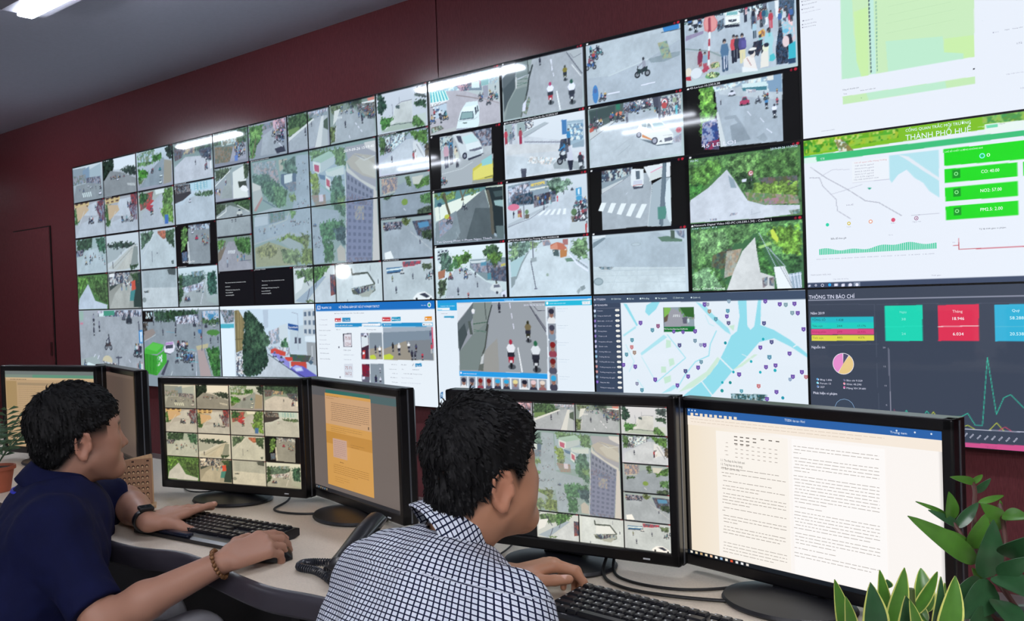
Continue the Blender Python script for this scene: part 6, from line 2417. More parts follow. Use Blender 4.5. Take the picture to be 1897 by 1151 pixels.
# ---------------------------------------------------------------- plants
def leaf_mat(name, base, edge=None, rough=0.35):
    if name in MATS: return MATS[name]
    m = mat(name, base, rough, noise=0.18, scale=30)
    return m
LEAFG = leaf_mat('leaf_green', '4c7c2c'); LEAFD = leaf_mat('leaf_deep_green', '2e5634'); LEAFY = leaf_mat('leaf_yellow_margin', 'ccd070'); STEM = mat('plant_stem', '4a5a2c', .6); POT = mat('pot_terracotta', 'a2543a', .7, noise=.08); POTW = mat('pot_dark_ceramic', '2c3030', .3); SOIL = mat('potting_soil', '2a1e16', .95, noise=.3, scale=60, bump=.5)
STEMR = mat('plant_stem_reddish', '5a3a34', .6); FERN = leaf_mat('fern_green', '4a6a4c', rough=.5)
def leaf(base, tip, width, normal, bow=.12, fold=.25, edge=0.0, parent=None, m=None, thick=.0012, curl=0.0):
    """one pointed leaf blade with a keel fold, thickness and an optional pale margin"""
    base, tip = Vector(base), Vector(tip); d = tip - base; L = d.length; d = d / L
    nrm = Vector(normal); nrm = (nrm - d * nrm.dot(d)).normalized(); side = d.cross(nrm).normalized()
    n = 12; mb = MB(); cols = [-1, -.84, -.42, 0, .42, .84, 1]
    top = []; bot = []
    for i in range(n + 1):
        t = i / n; w = width * .5 * (math.sin(math.pi * min(1, t ** .8)) ** .75 if 0 < t < 1 else 0.0) * (1 - .25 * t) + .0006
        c = base + d * (L * t) + nrm * (bow * L * math.sin(math.pi * t)) - nrm * curl * L * t * t
        top.append([c + side * (w * k) + nrm * (fold * w * abs(k)) for k in cols]); bot.append([p - nrm * thick for p in top[-1]])
    k = len(cols); vs = [p for r in top for p in r] + [p for r in bot for p in r]; N = (n + 1) * k
    for i in range(n):
        for j in range(k - 1):
            a = i * k + j; mi = 1 if edge and j in (0, k - 2) else 0
            mb.add([], [], 0)
            mb.f.append((a, a + 1, a + k + 1, a + k)); mb.mi.append(mi); mb.f.append((N + a, N + a + k, N + a + k + 1, N + a + 1)); mb.mi.append(mi)
        for j in (0, k - 1):
            a = i * k + j; mb.f.append((a, a + k, N + a + k, N + a) if j == 0 else (a, N + a, N + a + k, a + k)); mb.mi.append(1 if edge else 0)
    mb.v = [tuple(p) for p in vs]
    return mb.build('leaf', m, parent, True)
def pot(t, r, h, m):
    p = MB(); p.lathe([(0, .001), (r * .72, .001), (r * .95, h * .86), (r * 1.06, h * .87), (r * 1.06, h), (r * .95, h), (r * .9, h * .9), (0, h * .9)], (0, 0, 0), 32); p.build('pot', m, t, True)
    s = MB(); s.lathe([(0, h * .88), (r * .9, h * .88), (r * .88, h * .91), (0, h * .915)], (0, 0, 0), 24); s.build('soil', SOIL, t, True)

# variegated plant with upright pale edged leaves, on the desk at the lower right
V1 = (8.715, -2.985)
t = tag(empty('potted_plant', (V1[0], V1[1], DESK)), 'potted plant with upright pointed leaves with pale margins, lower right foreground', 'plant')
pot(t, .065, .10, POTW)
for b, e, w, nx, nz, mm in (
    ((-0.0572, -0.0703, 0.1491), (-0.0516, -0.1158, 0.2310), 0.0219, -0.20, 1.00, 0),
    ((-0.0342, -0.1161, 0.1592), (-0.0184, -0.1664, 0.2296), 0.0189, 0.10, 1.00, 0),
    ((-0.0221, -0.0667, 0.1465), (-0.0181, -0.0875, 0.2265), 0.0362, 0.00, 1.00, 1),
    ((-0.0383, 0.0113, 0.1416), (-0.0375, 0.0009, 0.2169), 0.0209, 0.30, 1.00, 0),
    ((-0.0208, -0.0129, 0.1523), (0.0005, -0.0189, 0.2309), 0.0267, 0.15, 1.00, 0),
    ((0.0262, -0.1041, 0.1601), (0.0417, -0.1414, 0.2356), 0.0369, 0.20, 1.00, 1),
    ((-0.0078, 0.0245, 0.1551), (0.0083, 0.0920, 0.2007), 0.0189, 0.50, 1.00, 0),
    ((-0.0056, 0.0786, 0.1439), (-0.0160, 0.0975, 0.2002), 0.0308, -0.20, 1.00, 0),
    ((0.0270, 0.0013, 0.1452), (0.0359, 0.0109, 0.2185), 0.0170, 0.60, 1.00, 1),
    ((0.0442, -0.1148, 0.1674), (0.0486, -0.1487, 0.2340), 0.0192, 0.50, 1.00, 0),
    ((0.0411, -0.0131, 0.1383), (0.0558, 0.0017, 0.2251), 0.0355, 0.20, 0.90, 0),
    ((-0.0404, 0.0370, 0.1834), (-0.0416, 0.0362, 0.1953), 0.0135, 0.00, 1.00, 1),
    ((-0.0004, 0.0697, 0.1359), (-0.0301, 0.0847, 0.1677), 0.0159, 0.00, 1.00, 0),
    ((0.0214, -0.0037, 0.1365), (0.0252, 0.0668, 0.1948), 0.0152, 0.80, 0.60, 0),
):
    leaf(b, e, w, (.55 + nx * .5, -.75 * nz, .25), .06, .22, 1, t, [(LEAFG, LEAFD)[mm], LEAFY], curl=.02)

MB().tube([(0, 0, .09), (.002, -.002, .14), (.0, .0, .20)], .006, 8).build('stem', STEM, t)

# taller plant with plain glossy leaves behind it
V2 = (8.83, -2.80)
t = tag(empty('potted_plant', (V2[0], V2[1], DESK)), 'taller potted plant with plain glossy green leaves on the right edge', 'plant')
pot(t, .085, .12, POTW)
for b, e, w, nx, nz, mm in (
    ((-0.0719, -0.0370, 0.2043), (-0.1323, -0.1258, 0.2794), 0.0307, 0.00, 1.00, 0),
    ((-0.0789, -0.0294, 0.2210), (-0.1202, -0.0767, 0.2571), 0.0185, 0.20, 1.00, 0),
    ((-0.0984, -0.0190, 0.2477), (-0.1276, -0.0563, 0.2746), 0.0117, 0.20, 1.00, 1),
    ((-0.1141, -0.0188, 0.2617), (-0.1442, -0.0570, 0.2847), 0.0061, 0.00, 1.00, 0),
    ((-0.1074, -0.0265, 0.2561), (-0.1025, -0.0473, 0.3006), 0.0215, 0.20, 1.00, 0),
    ((-0.1023, -0.0223, 0.2459), (-0.0802, 0.0104, 0.2782), 0.0177, -0.20, 1.00, 1),
    ((-0.0830, 0.0212, 0.2758), (-0.0577, 0.0560, 0.2819), 0.0091, 0.00, 1.00, 0),
    ((-0.0796, -0.0300, 0.2211), (-0.0594, -0.0377, 0.2726), 0.0345, 0.30, 1.00, 0),
    ((-0.0594, -0.0530, 0.1890), (-0.0402, -0.0738, 0.2749), 0.0369, -0.20, 1.00, 1),
    ((-0.0481, 0.0107, 0.2482), (-0.0663, -0.0301, 0.2858), 0.0278, -0.40, 0.80, 0),
    ((-0.0443, -0.0118, 0.2692), (-0.0045, -0.0434, 0.2770), 0.0214, 0.20, 0.90, 0),
    ((-0.0337, -0.0695, 0.2297), (0.0068, -0.0997, 0.2649), 0.0325, 0.00, 0.90, 1),
    ((-0.0995, 0.0733, 0.2932), (-0.1214, 0.0287, 0.3072), 0.0118, 0.00, 1.00, 0),
    ((-0.1043, 0.0692, 0.2924), (-0.0940, 0.0913, 0.3023), 0.0084, 0.10, 1.00, 0),
    ((-0.1013, 0.0714, 0.2786), (-0.0773, 0.0661, 0.3020), 0.0118, 0.20, 1.00, 1),
    ((-0.0600, 0.0404, 0.2646), (-0.0565, 0.0307, 0.2791), 0.0062, 0.00, 1.00, 0),
    ((-0.0305, -0.1066, 0.2132), (0.0138, -0.1206, 0.2456), 0.0255, 0.00, 0.90, 1),
    ((-0.0306, -0.1067, 0.2114), (0.0151, -0.1469, 0.2032), 0.0421, 0.00, 0.80, 1),
    ((-0.0335, -0.1096, 0.1987), (-0.0572, -0.1830, 0.1729), 0.0446, 0.00, 0.80, 1),
    ((-0.0258, -0.1296, 0.1873), (0.0088, -0.1794, 0.1678), 0.0414, 0.00, 0.80, 1),
    ((-0.0528, -0.0867, 0.1931), (-0.0737, -0.1704, 0.1877), 0.0325, 0.00, 0.80, 1),
    ((-0.0664, -0.0332, 0.1729), (-0.0709, -0.0624, 0.2029), 0.0160, 0.00, 1.00, 0),
    ((-0.0329, -0.1361, 0.1696), (-0.0436, -0.2113, 0.1543), 0.0415, 0.00, 0.80, 1),
    ((-0.0243, -0.0749, 0.2175), (0.0216, -0.1145, 0.2240), 0.0321, 0.30, 0.80, 1),
    ((-0.0190, -0.0711, 0.1912), (0.0255, -0.1385, 0.1853), 0.0403, 0.30, 0.80, 1),
):
    leaf(b, e, w, (.55 + nx * .5, -.75 * nz, .25), .06, .22, 0, t, (LEAFG, LEAFD)[mm], curl=.02)
MB().tube(smooth_line([(0.000, 0.000, 0.100), (-0.057, -0.039, 0.137), (-0.062, -0.042, 0.186), (-0.078, -0.029, 0.209), (-0.082, -0.032, 0.229)]), .0032, 7).build('stem', STEMR, t, True)
MB().tube(smooth_line([(0.000, 0.000, 0.100), (-0.038, -0.048, 0.182), (-0.034, -0.044, 0.231), (-0.047, -0.001, 0.263), (-0.057, 0.030, 0.273)]), .0032, 7).build('stem', STEMR, t, True)
MB().tube(smooth_line([(0.000, 0.000, 0.100), (-0.077, -0.002, 0.203), (-0.088, 0.016, 0.254), (-0.095, 0.051, 0.283), (-0.103, 0.070, 0.293)]), .0032, 7).build('stem', STEMR, t, True)
MB().tube(smooth_line([(-0.073, -0.038, 0.204), (-0.092, -0.027, 0.234), (-0.107, -0.026, 0.256), (-0.114, -0.019, 0.262)]), .0032, 7).build('stem', STEMR, t, True)

# feathery plant in a terracotta pot at the far left
t = tag(empty('potted_fern', (5.80, -2.985, DESK)), 'feathery palm in a terracotta pot behind the man in navy, left edge', 'plant')
pot(t, .055, .085, POT)
r = random.Random(11)
for i in range(15):
    az = r.uniform(0, 2 * math.pi); L = r.uniform(.16, .30); lean = r.uniform(.25, .75)
    P = [(math.cos(az) * L * lean * f * (1 + .4 * f), math.sin(az) * L * lean * f * (1 + .4 * f), .08 + L * (f - .38 * f * f * lean * 1.6)) for f in [k / 9 for k in range(10)]]
    fr = MB().tube(P, [.0016 * (1 - k / 12) for k in range(10)], 5)
    for k in range(2, 10):
        c = Vector(P[k]); d = (c - Vector(P[k - 1])).normalized(); s = d.cross(Vector((0, 0, 1))).normalized()
        for sg in (-1, 1):
            ln = .075 * (1 - abs(k - 5) / 8); e = c + (s * sg * .8 + d * .55 - Vector((0, 0, .25))) * ln; w = d * .0062
            mid = (c + e) / 2 + Vector((0, 0, .004))
            fr.add([c, mid - w, e, mid + w], [(0, 1, 2, 3)]); fr.add([c - Vector((0, 0, .0006)), mid - w - Vector((0, 0, .0006)), e - Vector((0, 0, .0006)), mid + w - Vector((0, 0, .0006))], [(3, 2, 1, 0)])
    fr.build('frond', FERN, t)
# ---------------------------------------------------------------- people: smooth bodies grown from blended limbs
A3 = lambda *p: np.array(p, np.float64)
def unit(v): v = np.asarray(v, float); return v / (np.linalg.norm(v) + 1e-12)
def smin(a, b, k):
    if k <= 0: return np.minimum(a, b)
    h = np.maximum(k - np.abs(a - b), 0) / k; return np.minimum(a, b) - h * h * k * .25
def smax(a, b, k): return -smin(-a, -b, k)
def cone(P, a, b, ra, rb):
    a = np.asarray(a, float); b = np.asarray(b, float); ab = b - a
    t = np.clip(((P - a) @ ab) / (ab @ ab + 1e-12), 0, 1); return np.linalg.norm(P - a - t[:, None] * ab, axis=1) - (ra + (rb - ra) * t)
def ellip(P, c, r):
    q = (P - np.asarray(c)) / np.asarray(r); k = np.linalg.norm(q, axis=1); g = np.linalg.norm(q / np.asarray(r), axis=1) + 1e-9
    return k * (k - 1) / g
def vn3(P, s, seed=0):
    x = P / s; i = np.floor(x).astype(np.int64); f = x - i; f = f * f * (3 - 2 * f)
    h = lambda a, b, c: _tab[(((i[:, 0] + a) * 73856093) ^ ((i[:, 1] + b) * 19349663) ^ ((i[:, 2] + c) * 83492791) ^ (seed * 2654435)) & 65535]
    r = 0
    for a in (0, 1):
        for b in (0, 1):
            for c in (0, 1): r = r + h(a, b, c) * (f[:, 0] if a else 1 - f[:, 0]) * (f[:, 1] if b else 1 - f[:, 1]) * (f[:, 2] if c else 1 - f[:, 2])
    return r
def grow(fn, lo, hi, h):
    """surface of fn = 0 as vertices and quads (surface nets on a sparse grid)"""
    B = 8; lo = np.asarray(lo, float); nb = np.ceil((np.asarray(hi) - lo) / (h * B)).astype(int)
    gi = np.stack(np.meshgrid(*[np.arange(k) for k in nb], indexing='ij'), -1).reshape(-1, 3)
    dc = fn(lo + (gi + .5) * B * h); act = np.abs(dc) < B * h * 1.25
    n = nb * B; D = np.repeat(np.repeat(np.repeat(np.where(dc > 0, 1., -1.).reshape(nb), B, 0), B, 1), B, 2).astype(np.float32)
    off = np.stack(np.meshgrid(*[np.arange(B)] * 3, indexing='ij'), -1).reshape(-1, 3)
    ids = (gi[act][:, None, :] * B + off[None]).reshape(-1, 3)
    for s in range(0, len(ids), 400000):
        q = ids[s:s + 400000]; D[q[:, 0], q[:, 1], q[:, 2]] = fn(lo + q * h)
    sg = D < 0; cell = np.zeros(n - 1, np.int8)
    cs = [(a, b, c) for a in (0, 1) for b in (0, 1) for c in (0, 1)]
    for a, b, c in cs: cell += sg[a:n[0] - 1 + a, b:n[1] - 1 + b, c:n[2] - 1 + c]
    ci = np.argwhere((cell > 0) & (cell < 8)); val = {k: D[ci[:, 0] + k[0], ci[:, 1] + k[1], ci[:, 2] + k[2]] for k in cs}
    acc = np.zeros((len(ci), 3)); cnt = np.zeros(len(ci))
    for p in cs:
        for ax in range(3):
            if p[ax]: continue
            q = list(p); q[ax] = 1; a, b = val[p], val[tuple(q)]; m = (a < 0) != (b < 0); t = np.where(m, a / np.where(m, a - b, 1), 0)
            pt = np.zeros((len(ci), 3)) + p; pt[:, ax] += t; acc += pt * m[:, None]; cnt += m
    V = lo + (ci + acc / cnt[:, None]) * h
    idx = np.full(tuple(n - 1), -1, np.int64); idx[ci[:, 0], ci[:, 1], ci[:, 2]] = np.arange(len(ci)); F = []
    for ax in range(3):
        b, c = (ax + 1) % 3, (ax + 2) % 3
        s0 = [slice(0, k) for k in n]; s1 = [slice(0, k) for k in n]; s0[ax] = slice(0, n[ax] - 1); s1[ax] = slice(1, n[ax])
        for flip in (0, 1):
            e = np.argwhere(sg[tuple(s0)] & ~sg[tuple(s1)] if not flip else ~sg[tuple(s0)] & sg[tuple(s1)]); e = e[(e[:, b] > 0) & (e[:, c] > 0) & (e[:, b] < n[b] - 1) & (e[:, c] < n[c] - 1)]
            w = []
            for db, dc_ in ((1, 1), (0, 1), (0, 0), (1, 0)): q = e.copy(); q[:, b] -= db; q[:, c] -= dc_; w.append(idx[q[:, 0], q[:, 1], q[:, 2]])
            f = np.stack(w, -1); f = f[(f >= 0).all(1)]; F.append(f[:, ::-1] if flip else f)
    return V, np.concatenate(F)
def solid(name, V, F, m, parent, cols=None, uv=None, smooth=True):
    me = bpy.data.meshes.new(name); me.vertices.add(len(V)); me.vertices.foreach_set('co', V.astype(np.float32).ravel())
    me.loops.add(F.size); me.loops.foreach_set('vertex_index', F.astype(np.int32).ravel()); me.polygons.add(len(F)); me.polygons.foreach_set('loop_start', (np.arange(len(F)) * 4).astype(np.int32)); me.update(calc_edges=True)
    if cols is not None:
        a = me.color_attributes.new('picture', 'FLOAT_COLOR', 'POINT'); a.data.foreach_set('color', np.concatenate([cols, np.ones((len(cols), 1))], 1).astype(np.float32).ravel())
    if uv is not None:
        a = me.attributes.new('weave', 'FLOAT_VECTOR', 'POINT'); a.data.foreach_set('vector', uv.astype(np.float32).ravel())
    return link(name, me, m, parent, smooth)

class Head:
    """head frame: x forward, y left, z up, origin between the ears"""
    def __init__(s, o, f, pitch):
        f = unit([f[0], f[1], 0]); c, q = math.cos(math.radians(pitch)), math.sin(math.radians(pitch)); z = A3(0, 0, 1)
        s.o = np.asarray(o, float); s.X = f * c + z * q; s.Z = z * c - f * q; s.Y = np.cross(s.Z, s.X); s.M = np.stack([s.X, s.Y, s.Z], 1)
    def loc(s, P): return (P - s.o) @ s.M
    def w(s, *p): return s.o + s.M @ np.asarray(p, float)
    def skin(s, P):
        L = s.loc(P); A = L.copy(); A[:, 1] = np.abs(A[:, 1])
        d = ellip(L, (.004, 0, .045), (.097, .075, .087))
        d = smin(d, ellip(L, (.044, 0, .006), (.054, .061, .080)), .03)
        d = smin(d, ellip(L, (.045, 0, -.052), (.046, .047, .045)), .03)
        d = smin(d, cone(A, (.012, .049, -.048), (.072, .016, -.084), .019, .018), .03)
        d = smin(d, cone(L, (.0, 0, -.062), (.062, 0, -.076), .040, .024), .03)
        d = smin(d, cone(L, (.082, -.008, -.087), (.082, .008, -.087), .0165, .0165), .025)
        d = smin(d, cone(A, (.066, .038, -.012), (.056, .042, -.034), .021, .021), .03)
        d = smin(d, cone(A, (.088, .010, .034), (.078, .040, .032), .011, .010), .014)
        d = smin(d, cone(L, (.090, 0, .022), (.112, 0, -.025), .0070, .0098), .014)
        d = smin(d, cone(A, (.101, .010, -.029), (.097, .013, -.029), .0080, .0070), .008)
        d = smin(d, cone(A, (.0985, .0, -.0555), (.088, .021, -.060), .0070, .0045), .009)
        d = smin(d, cone(A, (.0965, .0, -.0675), (.087, .019, -.064), .0072, .0045), .008)
        d = smax(d, -(cone(A, (.1045, .0, -.0618), (.093, .021, -.0622), .0014, .0012)), .003)
        d = smax(d, -ellip(A, (.101, .032, .012), (.014, .017, .011)), .012)
        d = smin(d, np.linalg.norm(A - A3(.0805, .032, .011), axis=1) - .0128, .0025)
        d = smax(d, -cone(A, (.109, .0055, -.036), (.101, .0065, -.030), .0030, .003), .003)
        # ear: a tilted shell with a raised rim, lobe and hollow
        R = A - A3(-.004, .0785, -.002); ca, sa = math.cos(.38), math.sin(.38); ct, st = math.cos(-.22), math.sin(-.22)
        ex = R[:, 0] * ct + R[:, 2] * st; ez = -R[:, 0] * st + R[:, 2] * ct; E = np.stack([ex * ca + R[:, 1] * sa, -ex * sa + R[:, 1] * ca, ez], 1)
        e = ellip(E, (-.004, .0, .0), (.019, .0065, .031)); rim = [( .010, .004, .016), (.004, .005, .028), (-.010, .006, .030), (-.021, .007, .018), (-.022, .007, .000), (-.015, .005, -.016), (-.004, .003, -.030)]
        for a, b in zip(rim[:-1], rim[1:]): e = smin(e, cone(E, a, b, .0042, .0042), .004)
        e = smin(e, ellip(E, (.001, .002, -.028), (.009, .005, .010)), .006); e = smin(e, cone(E, (.014, .002, -.006), (.012, .003, .004), .0045, .0045), .005)
        e = smax(e, -ellip(E, (-.001, .008, -.002), (.0105, .0065, .017)), .004); e = smax(e, -ellip(E, (-.008, .009, .018), (.009, .0045, .008)), .003)
        return smin(d, e, .006)
    def tone(s, P, skin, fade, hairc):
        L = s.loc(P); a = np.abs(L[:, 1]); C = np.zeros((len(P), 3)) + lin(skin)
        mix = lambda m, c: C.__setitem__(slice(None), C * (1 - m[:, None]) + np.array(lin(c)) * m[:, None])
        near = np.linalg.norm(L, axis=1) < .2
        blush = np.exp(-((L[:, 0] - .075) ** 2 + (a - .04) ** 2 + (L[:, 2] + .02) ** 2) / .0005) * .35 * near; mix(blush, 'b07058')
        ear = (a > .074) * near * .35; mix(ear, 'b87860')
        lip = (np.exp(-((L[:, 2] + .0615) / .0085) ** 4) * (a < .021) * (L[:, 0] > .084)) * near; mix(lip * .6, 'a0625a')
        br = np.exp(-((L[:, 2] - .033 + (a - .03) ** 2 * 4) / .0052) ** 4) * (a > .011) * (a < .050) * (L[:, 0] > .05) * near; mix(br * .9, '1c1614')
        ey = np.linalg.norm(np.stack([L[:, 0] - .0805, a - .032, L[:, 2] - .011], 1), axis=1) < .0136
        slit = np.abs(L[:, 2] - .009) < .0034 * np.clip(1 - ((a - .032) / .0145) ** 2, 0, 1); mix((ey & slit) * 1., '8e827c'); mix((ey & slit & (np.abs(a - .032) < .0055)) * 1., '1a0f0a')
        lid = ey & (np.abs(L[:, 2] - .0155) < .0016); mix(lid * .8, '2a1a14')
        st = np.clip((L[:, 2] - (s.line(L[:, 0]) - fade)) / (fade * .8), 0, 1) * near * (a > .02) * (a < .0795) * (L[:, 0] < .056); mix(st * .92, hairc)
        return C
    def line(s, x): return np.interp(x, s.hx, s.hz)
    def hair(s, P, c, r, n=.004):
        L = s.loc(P); d = ellip(L, c, r)
        d = smin(d, ellip(L, (-.040, 0, -.018), (.060, .068, .062)), .03)
        q = L - A3(-.055, .008, .11); az = np.arctan2(q[:, 1], q[:, 0]); rr = np.linalg.norm(q, axis=1)
        g = np.stack([np.cos(az) * .30, np.sin(az) * .30, rr * .35], 1)
        d = d + (vn3(g, .016, 1) - .5) * n * 2 + (vn3(g, .007, 2) - .5) * n * 1.2 + (vn3(L, .03, 4) - .5) * n * 2.2
        cut = s.line(L[:, 0]) + (vn3(g, .010, 3) - .5) * .010 - L[:, 2]
        return smax(d, cut, .010)

def hand_parts(w, fwd, back, side, curl, spread=0.05, thumb=(.55, -.25, .75), size=1.0):
    """finger chains: w wrist, fwd pointing direction, back = out of the back of the hand, side = towards the thumb"""
    fwd, back, side = unit(fwd), unit(back), unit(side); out = []; nails = []
    for i, (lat, kn, ln) in enumerate(((.027, .088, (.040, .025, .021)), (.0085, .093, (.044, .028, .022)), (-.0105, .088, (.040, .026, .021)), (-.028, .079, (.031, .020, .019)))):
        b = np.asarray(w) + (side * lat * .62 + fwd * .012) * size; k = np.asarray(w) + (fwd * kn + side * lat + back * (.006 - abs(lat - .004) * .12)) * size
        out.append(('palm', b, k, .0135 * size, .0112 * size)); d = unit(fwd + side * lat * spread * 20); ang = 0.0; p = k
        for j, l in enumerate(ln):
            ang += curl[i][j]; dd = d * math.cos(ang) - back * math.sin(ang); q = p + dd * l * size
            out.append(('finger%d' % i, p, q, (.0098 - .0007 * j) * size * (.92 if i == 3 else 1), (.0090 - .0009 * j) * size * (.92 if i == 3 else 1))); p = q
        nd = back * math.cos(ang) + d * math.sin(ang); nails.append((p - dd * .006 + nd * .0068, nd))
    b = np.asarray(w) + (fwd * .018 + side * .020) * size; m = b + (fwd * .030 + side * .026 - back * .012) * size
    out.append(('palm', b, m, .0145 * size, .0125 * size)); p = m; d = unit(fwd * thumb[0] + side * thumb[2] + back * thumb[1])
    for j, (l, c) in enumerate(((.034, 0.), (.027, .25))):
        dd = unit(d + fwd * c); q = p + dd * l * size; out.append(('thumb', p, q, (.0118 - .0012 * j) * size, (.0106 - .0014 * j) * size)); p = q
    nails.append((p - dd * .006 + unit(back + side * .3) * .0075, unit(back + side * .3)))
    return out, nails
def hand_sdf(P, parts):
    palm = None; ch = {}
    for n, a, b, ra, rb in parts:
        d = cone(P, a, b, ra, rb)
        if n == 'palm': palm = d if palm is None else smin(palm, d, .014)
        else: ch[n] = d if n not in ch else smin(ch[n], d, .004)
    f = None
    for n, d in ch.items(): f = d if f is None else smin(f, d, .0015)
    return smin(palm, f, .007)

SKIN = attr_mat('skin', rough=.48, spec=.4, emission=False)
HAIR = mat('black_hair', '0a0a0c', 0.6, spec=.22, noise=.4, scale=120, bump=.2)
def tufts(name, V, F, head, n, m, parent, r, lo=.010, hi=.022):
    """short locks that break up the outline of the hair"""
    mb = MB(); c = V[F].mean(1); nrm = np.cross(V[F[:, 1]] - V[F[:, 0]], V[F[:, 3]] - V[F[:, 0]]); crown = head.w(-.055, .008, .13)
    for i in r.sample(range(len(F)), n):
        p = c[i]; nn = unit(nrm[i]); fl = p - crown; fl = unit(fl - nn * (fl @ nn)); L = r.uniform(lo, hi); s = unit(np.cross(nn, fl)) * .0016
        a = p - fl * .006 - nn * .002; q = p + fl * L + nn * r.uniform(-.003, .0025) - A3(0, 0, .001); mid = p + fl * L * .4 + nn * .0022
        mb.add([a - s, a + s, mid + s * .9, mid - s * .9, q, a - nn * .002, mid - nn * .002], [(0, 1, 2, 3), (3, 2, 4), (0, 3, 6, 5), (1, 5, 6, 2), (3, 4, 6), (2, 6, 4)])
    return mb.build(name, m, parent)

def cloth_mat(name, col, check=None, p=.0088, lw=.25, noise=.1):
    m = mat(name, col, .85, spec=.2, noise=noise, scale=30, sheen=.0); nt = m.node_tree; b = nt.nodes['Principled BSDF']
    if check:
        for l in list(b.inputs['Base Color'].links): nt.links.remove(l)
        at = nt.nodes.new('ShaderNodeAttribute'); at.attribute_name = 'weave'; sp = nt.nodes.new('ShaderNodeSeparateXYZ'); nt.links.new(at.outputs['Vector'], sp.inputs[0])
        def stripe(o):
            a = nt.nodes.new('ShaderNodeMath'); a.operation = 'MULTIPLY'; a.inputs[1].default_value = 1 / p; f = nt.nodes.new('ShaderNodeMath'); f.operation = 'FRACT'; l = nt.nodes.new('ShaderNodeMath'); l.operation = 'LESS_THAN'; l.inputs[1].default_value = lw
            nt.links.new(o, a.inputs[0]); nt.links.new(a.outputs[0], f.inputs[0]); nt.links.new(f.outputs[0], l.inputs[0]); return l.outputs[0]
        x, y = stripe(sp.outputs['X']), stripe(sp.outputs['Y']); mx = nt.nodes.new('ShaderNodeMath'); mx.operation = 'MAXIMUM'; nt.links.new(x, mx.inputs[0]); nt.links.new(y, mx.inputs[1])
        ad = nt.nodes.new('ShaderNodeMath'); ad.operation = 'MULTIPLY'; nt.links.new(x, ad.inputs[0]); nt.links.new(y, ad.inputs[1])
        m1 = nt.nodes.new('ShaderNodeMix'); m1.data_type = 'RGBA'; m1.inputs['A'].default_value = (*lin(col), 1); m1.inputs['B'].default_value = (*lin(check), 1); nt.links.new(mx.outputs[0], m1.inputs['Factor'])
        m2 = nt.nodes.new('ShaderNodeMix'); m2.data_type = 'RGBA'; m2.inputs['B'].default_value = (*[v * .45 for v in lin(check)], 1); nt.links.new(m1.outputs['Result'], m2.inputs['A']); nt.links.new(ad.outputs[0], m2.inputs['Factor']); nt.links.new(m2.outputs['Result'], b.inputs['Base Color'])
    return m
def collar(name, c, axis, fwd, r, h, m, parent, drop=.012, flare=.018, rx=1.0):
    axis = unit(axis); fwd = unit(np.asarray(fwd) - axis * (np.asarray(fwd) @ axis)); side = np.cross(axis, fwd); n = 48; V = []; UV = []; F = []
    prof = [(-.010, 0.0), (h * .5, -.001), (h, .001), (h + .003, .004), (h, .007), (h * .4, .010 + flare * .45), (-drop, .012 + flare), (-drop - .001, .009 + flare)]; s = 0; path = [0]
    for a, b in zip(prof[:-1], prof[1:]): s += math.hypot(a[0] - b[0], a[1] - b[1]); path.append(s)
    k = len(prof)
    for i in range(n + 1):
        a = -math.pi * .97 + 2 * math.pi * .97 * i / n; ca, sa = math.cos(a + math.pi), math.sin(a + math.pi)
        for (z, o), t in zip(prof, path): V.append(c + axis * (z + .004 * math.cos(a * 3)) + (fwd * ca * rx + side * sa) * (r + o)); UV.append((a * r, t, 0))
    for i in range(n):
        for j in range(k - 1): F.append((i * k + j, (i + 1) * k + j, (i + 1) * k + j + 1, i * k + j + 1))
    return solid(name, np.array(V), np.array(F), m, parent, uv=np.array(UV))

def shoe(foot, f, m, parent):
    f = unit(f); V, F = grow(lambda P: smax(smin(cone(P, foot - f * .05 + A3(0, 0, .045), foot + f * .13 + A3(0, 0, .028), .045, .036), cone(P, foot - f * .05 + A3(0, 0, .06), foot + A3(0, 0, .07), .042, .034), .03), .004 - P[:, 2], .004), foot - .22, foot + A3(.22, .22, .2), .008)
    solid('shoe', V, F, m, parent)
def trousers(pel, hipd, knees, ankles, m, parent):
    def fn(P):
        d = cone(P, pel - hipd * .09, pel + hipd * .09, .125, .125)
        for sg, k, a in zip((-1, 1), knees, ankles): d = smin(d, smin(cone(P, pel + hipd * .09 * sg, k, .095, .068), cone(P, k, a, .066, .052), .03), .04)
        return d + (vn3(P, .05, 6) - .5) * .008
    pts = np.array([pel] + list(knees) + list(ankles)); V, F = grow(fn, pts.min(0) - .22, pts.max(0) + .22, .010); return solid('trousers', V, F, m, parent)

Z3 = A3(0, 0, 1)
# ============================== the man in the navy shirt
P1 = tag(empty('person', (6.66, -3.38, 0)), 'man in a navy polo shirt in profile at left, right hand on a mouse', 'person')
def root_local(o, root):
    o.location = -root.location; return o
H1 = Head((6.753, -3.150, 1.003), (.174, .985), 5); H1.hx = [-.14, -.105, -.06, -.03, .0, .03, .045, .065, .09, .13]; H1.hz = [-.060, -.056, -.040, -.004, .034, .034, .034, .044, .052, .054]
f1 = A3(.447, .894, 0); r1 = A3(.894, -.447, 0)
N1 = A3(6.738, -3.200, .893); SR, SL = A3(6.908, -3.290, .832), A3(6.586, -3.120, .826)
ER, WR = A3(7.062, -3.252, .640), A3(7.292, -3.088, .772); EL, WL = A3(6.585, -2.945, .792), A3(6.828, -3.012, .780); PEL1 = A3(6.66, -3.40, .45)
HR, nR = hand_parts(WR + unit(WR - ER) * .01, (.04, 1, .13), (.42, -.20, .88), (-.88, .0, .45), [(.30, .30, .22), (.40, .50, .30), (.48, .72, .42), (.5, .8, .45)], .045, thumb=(.75, -.45, .5), size=1.08)
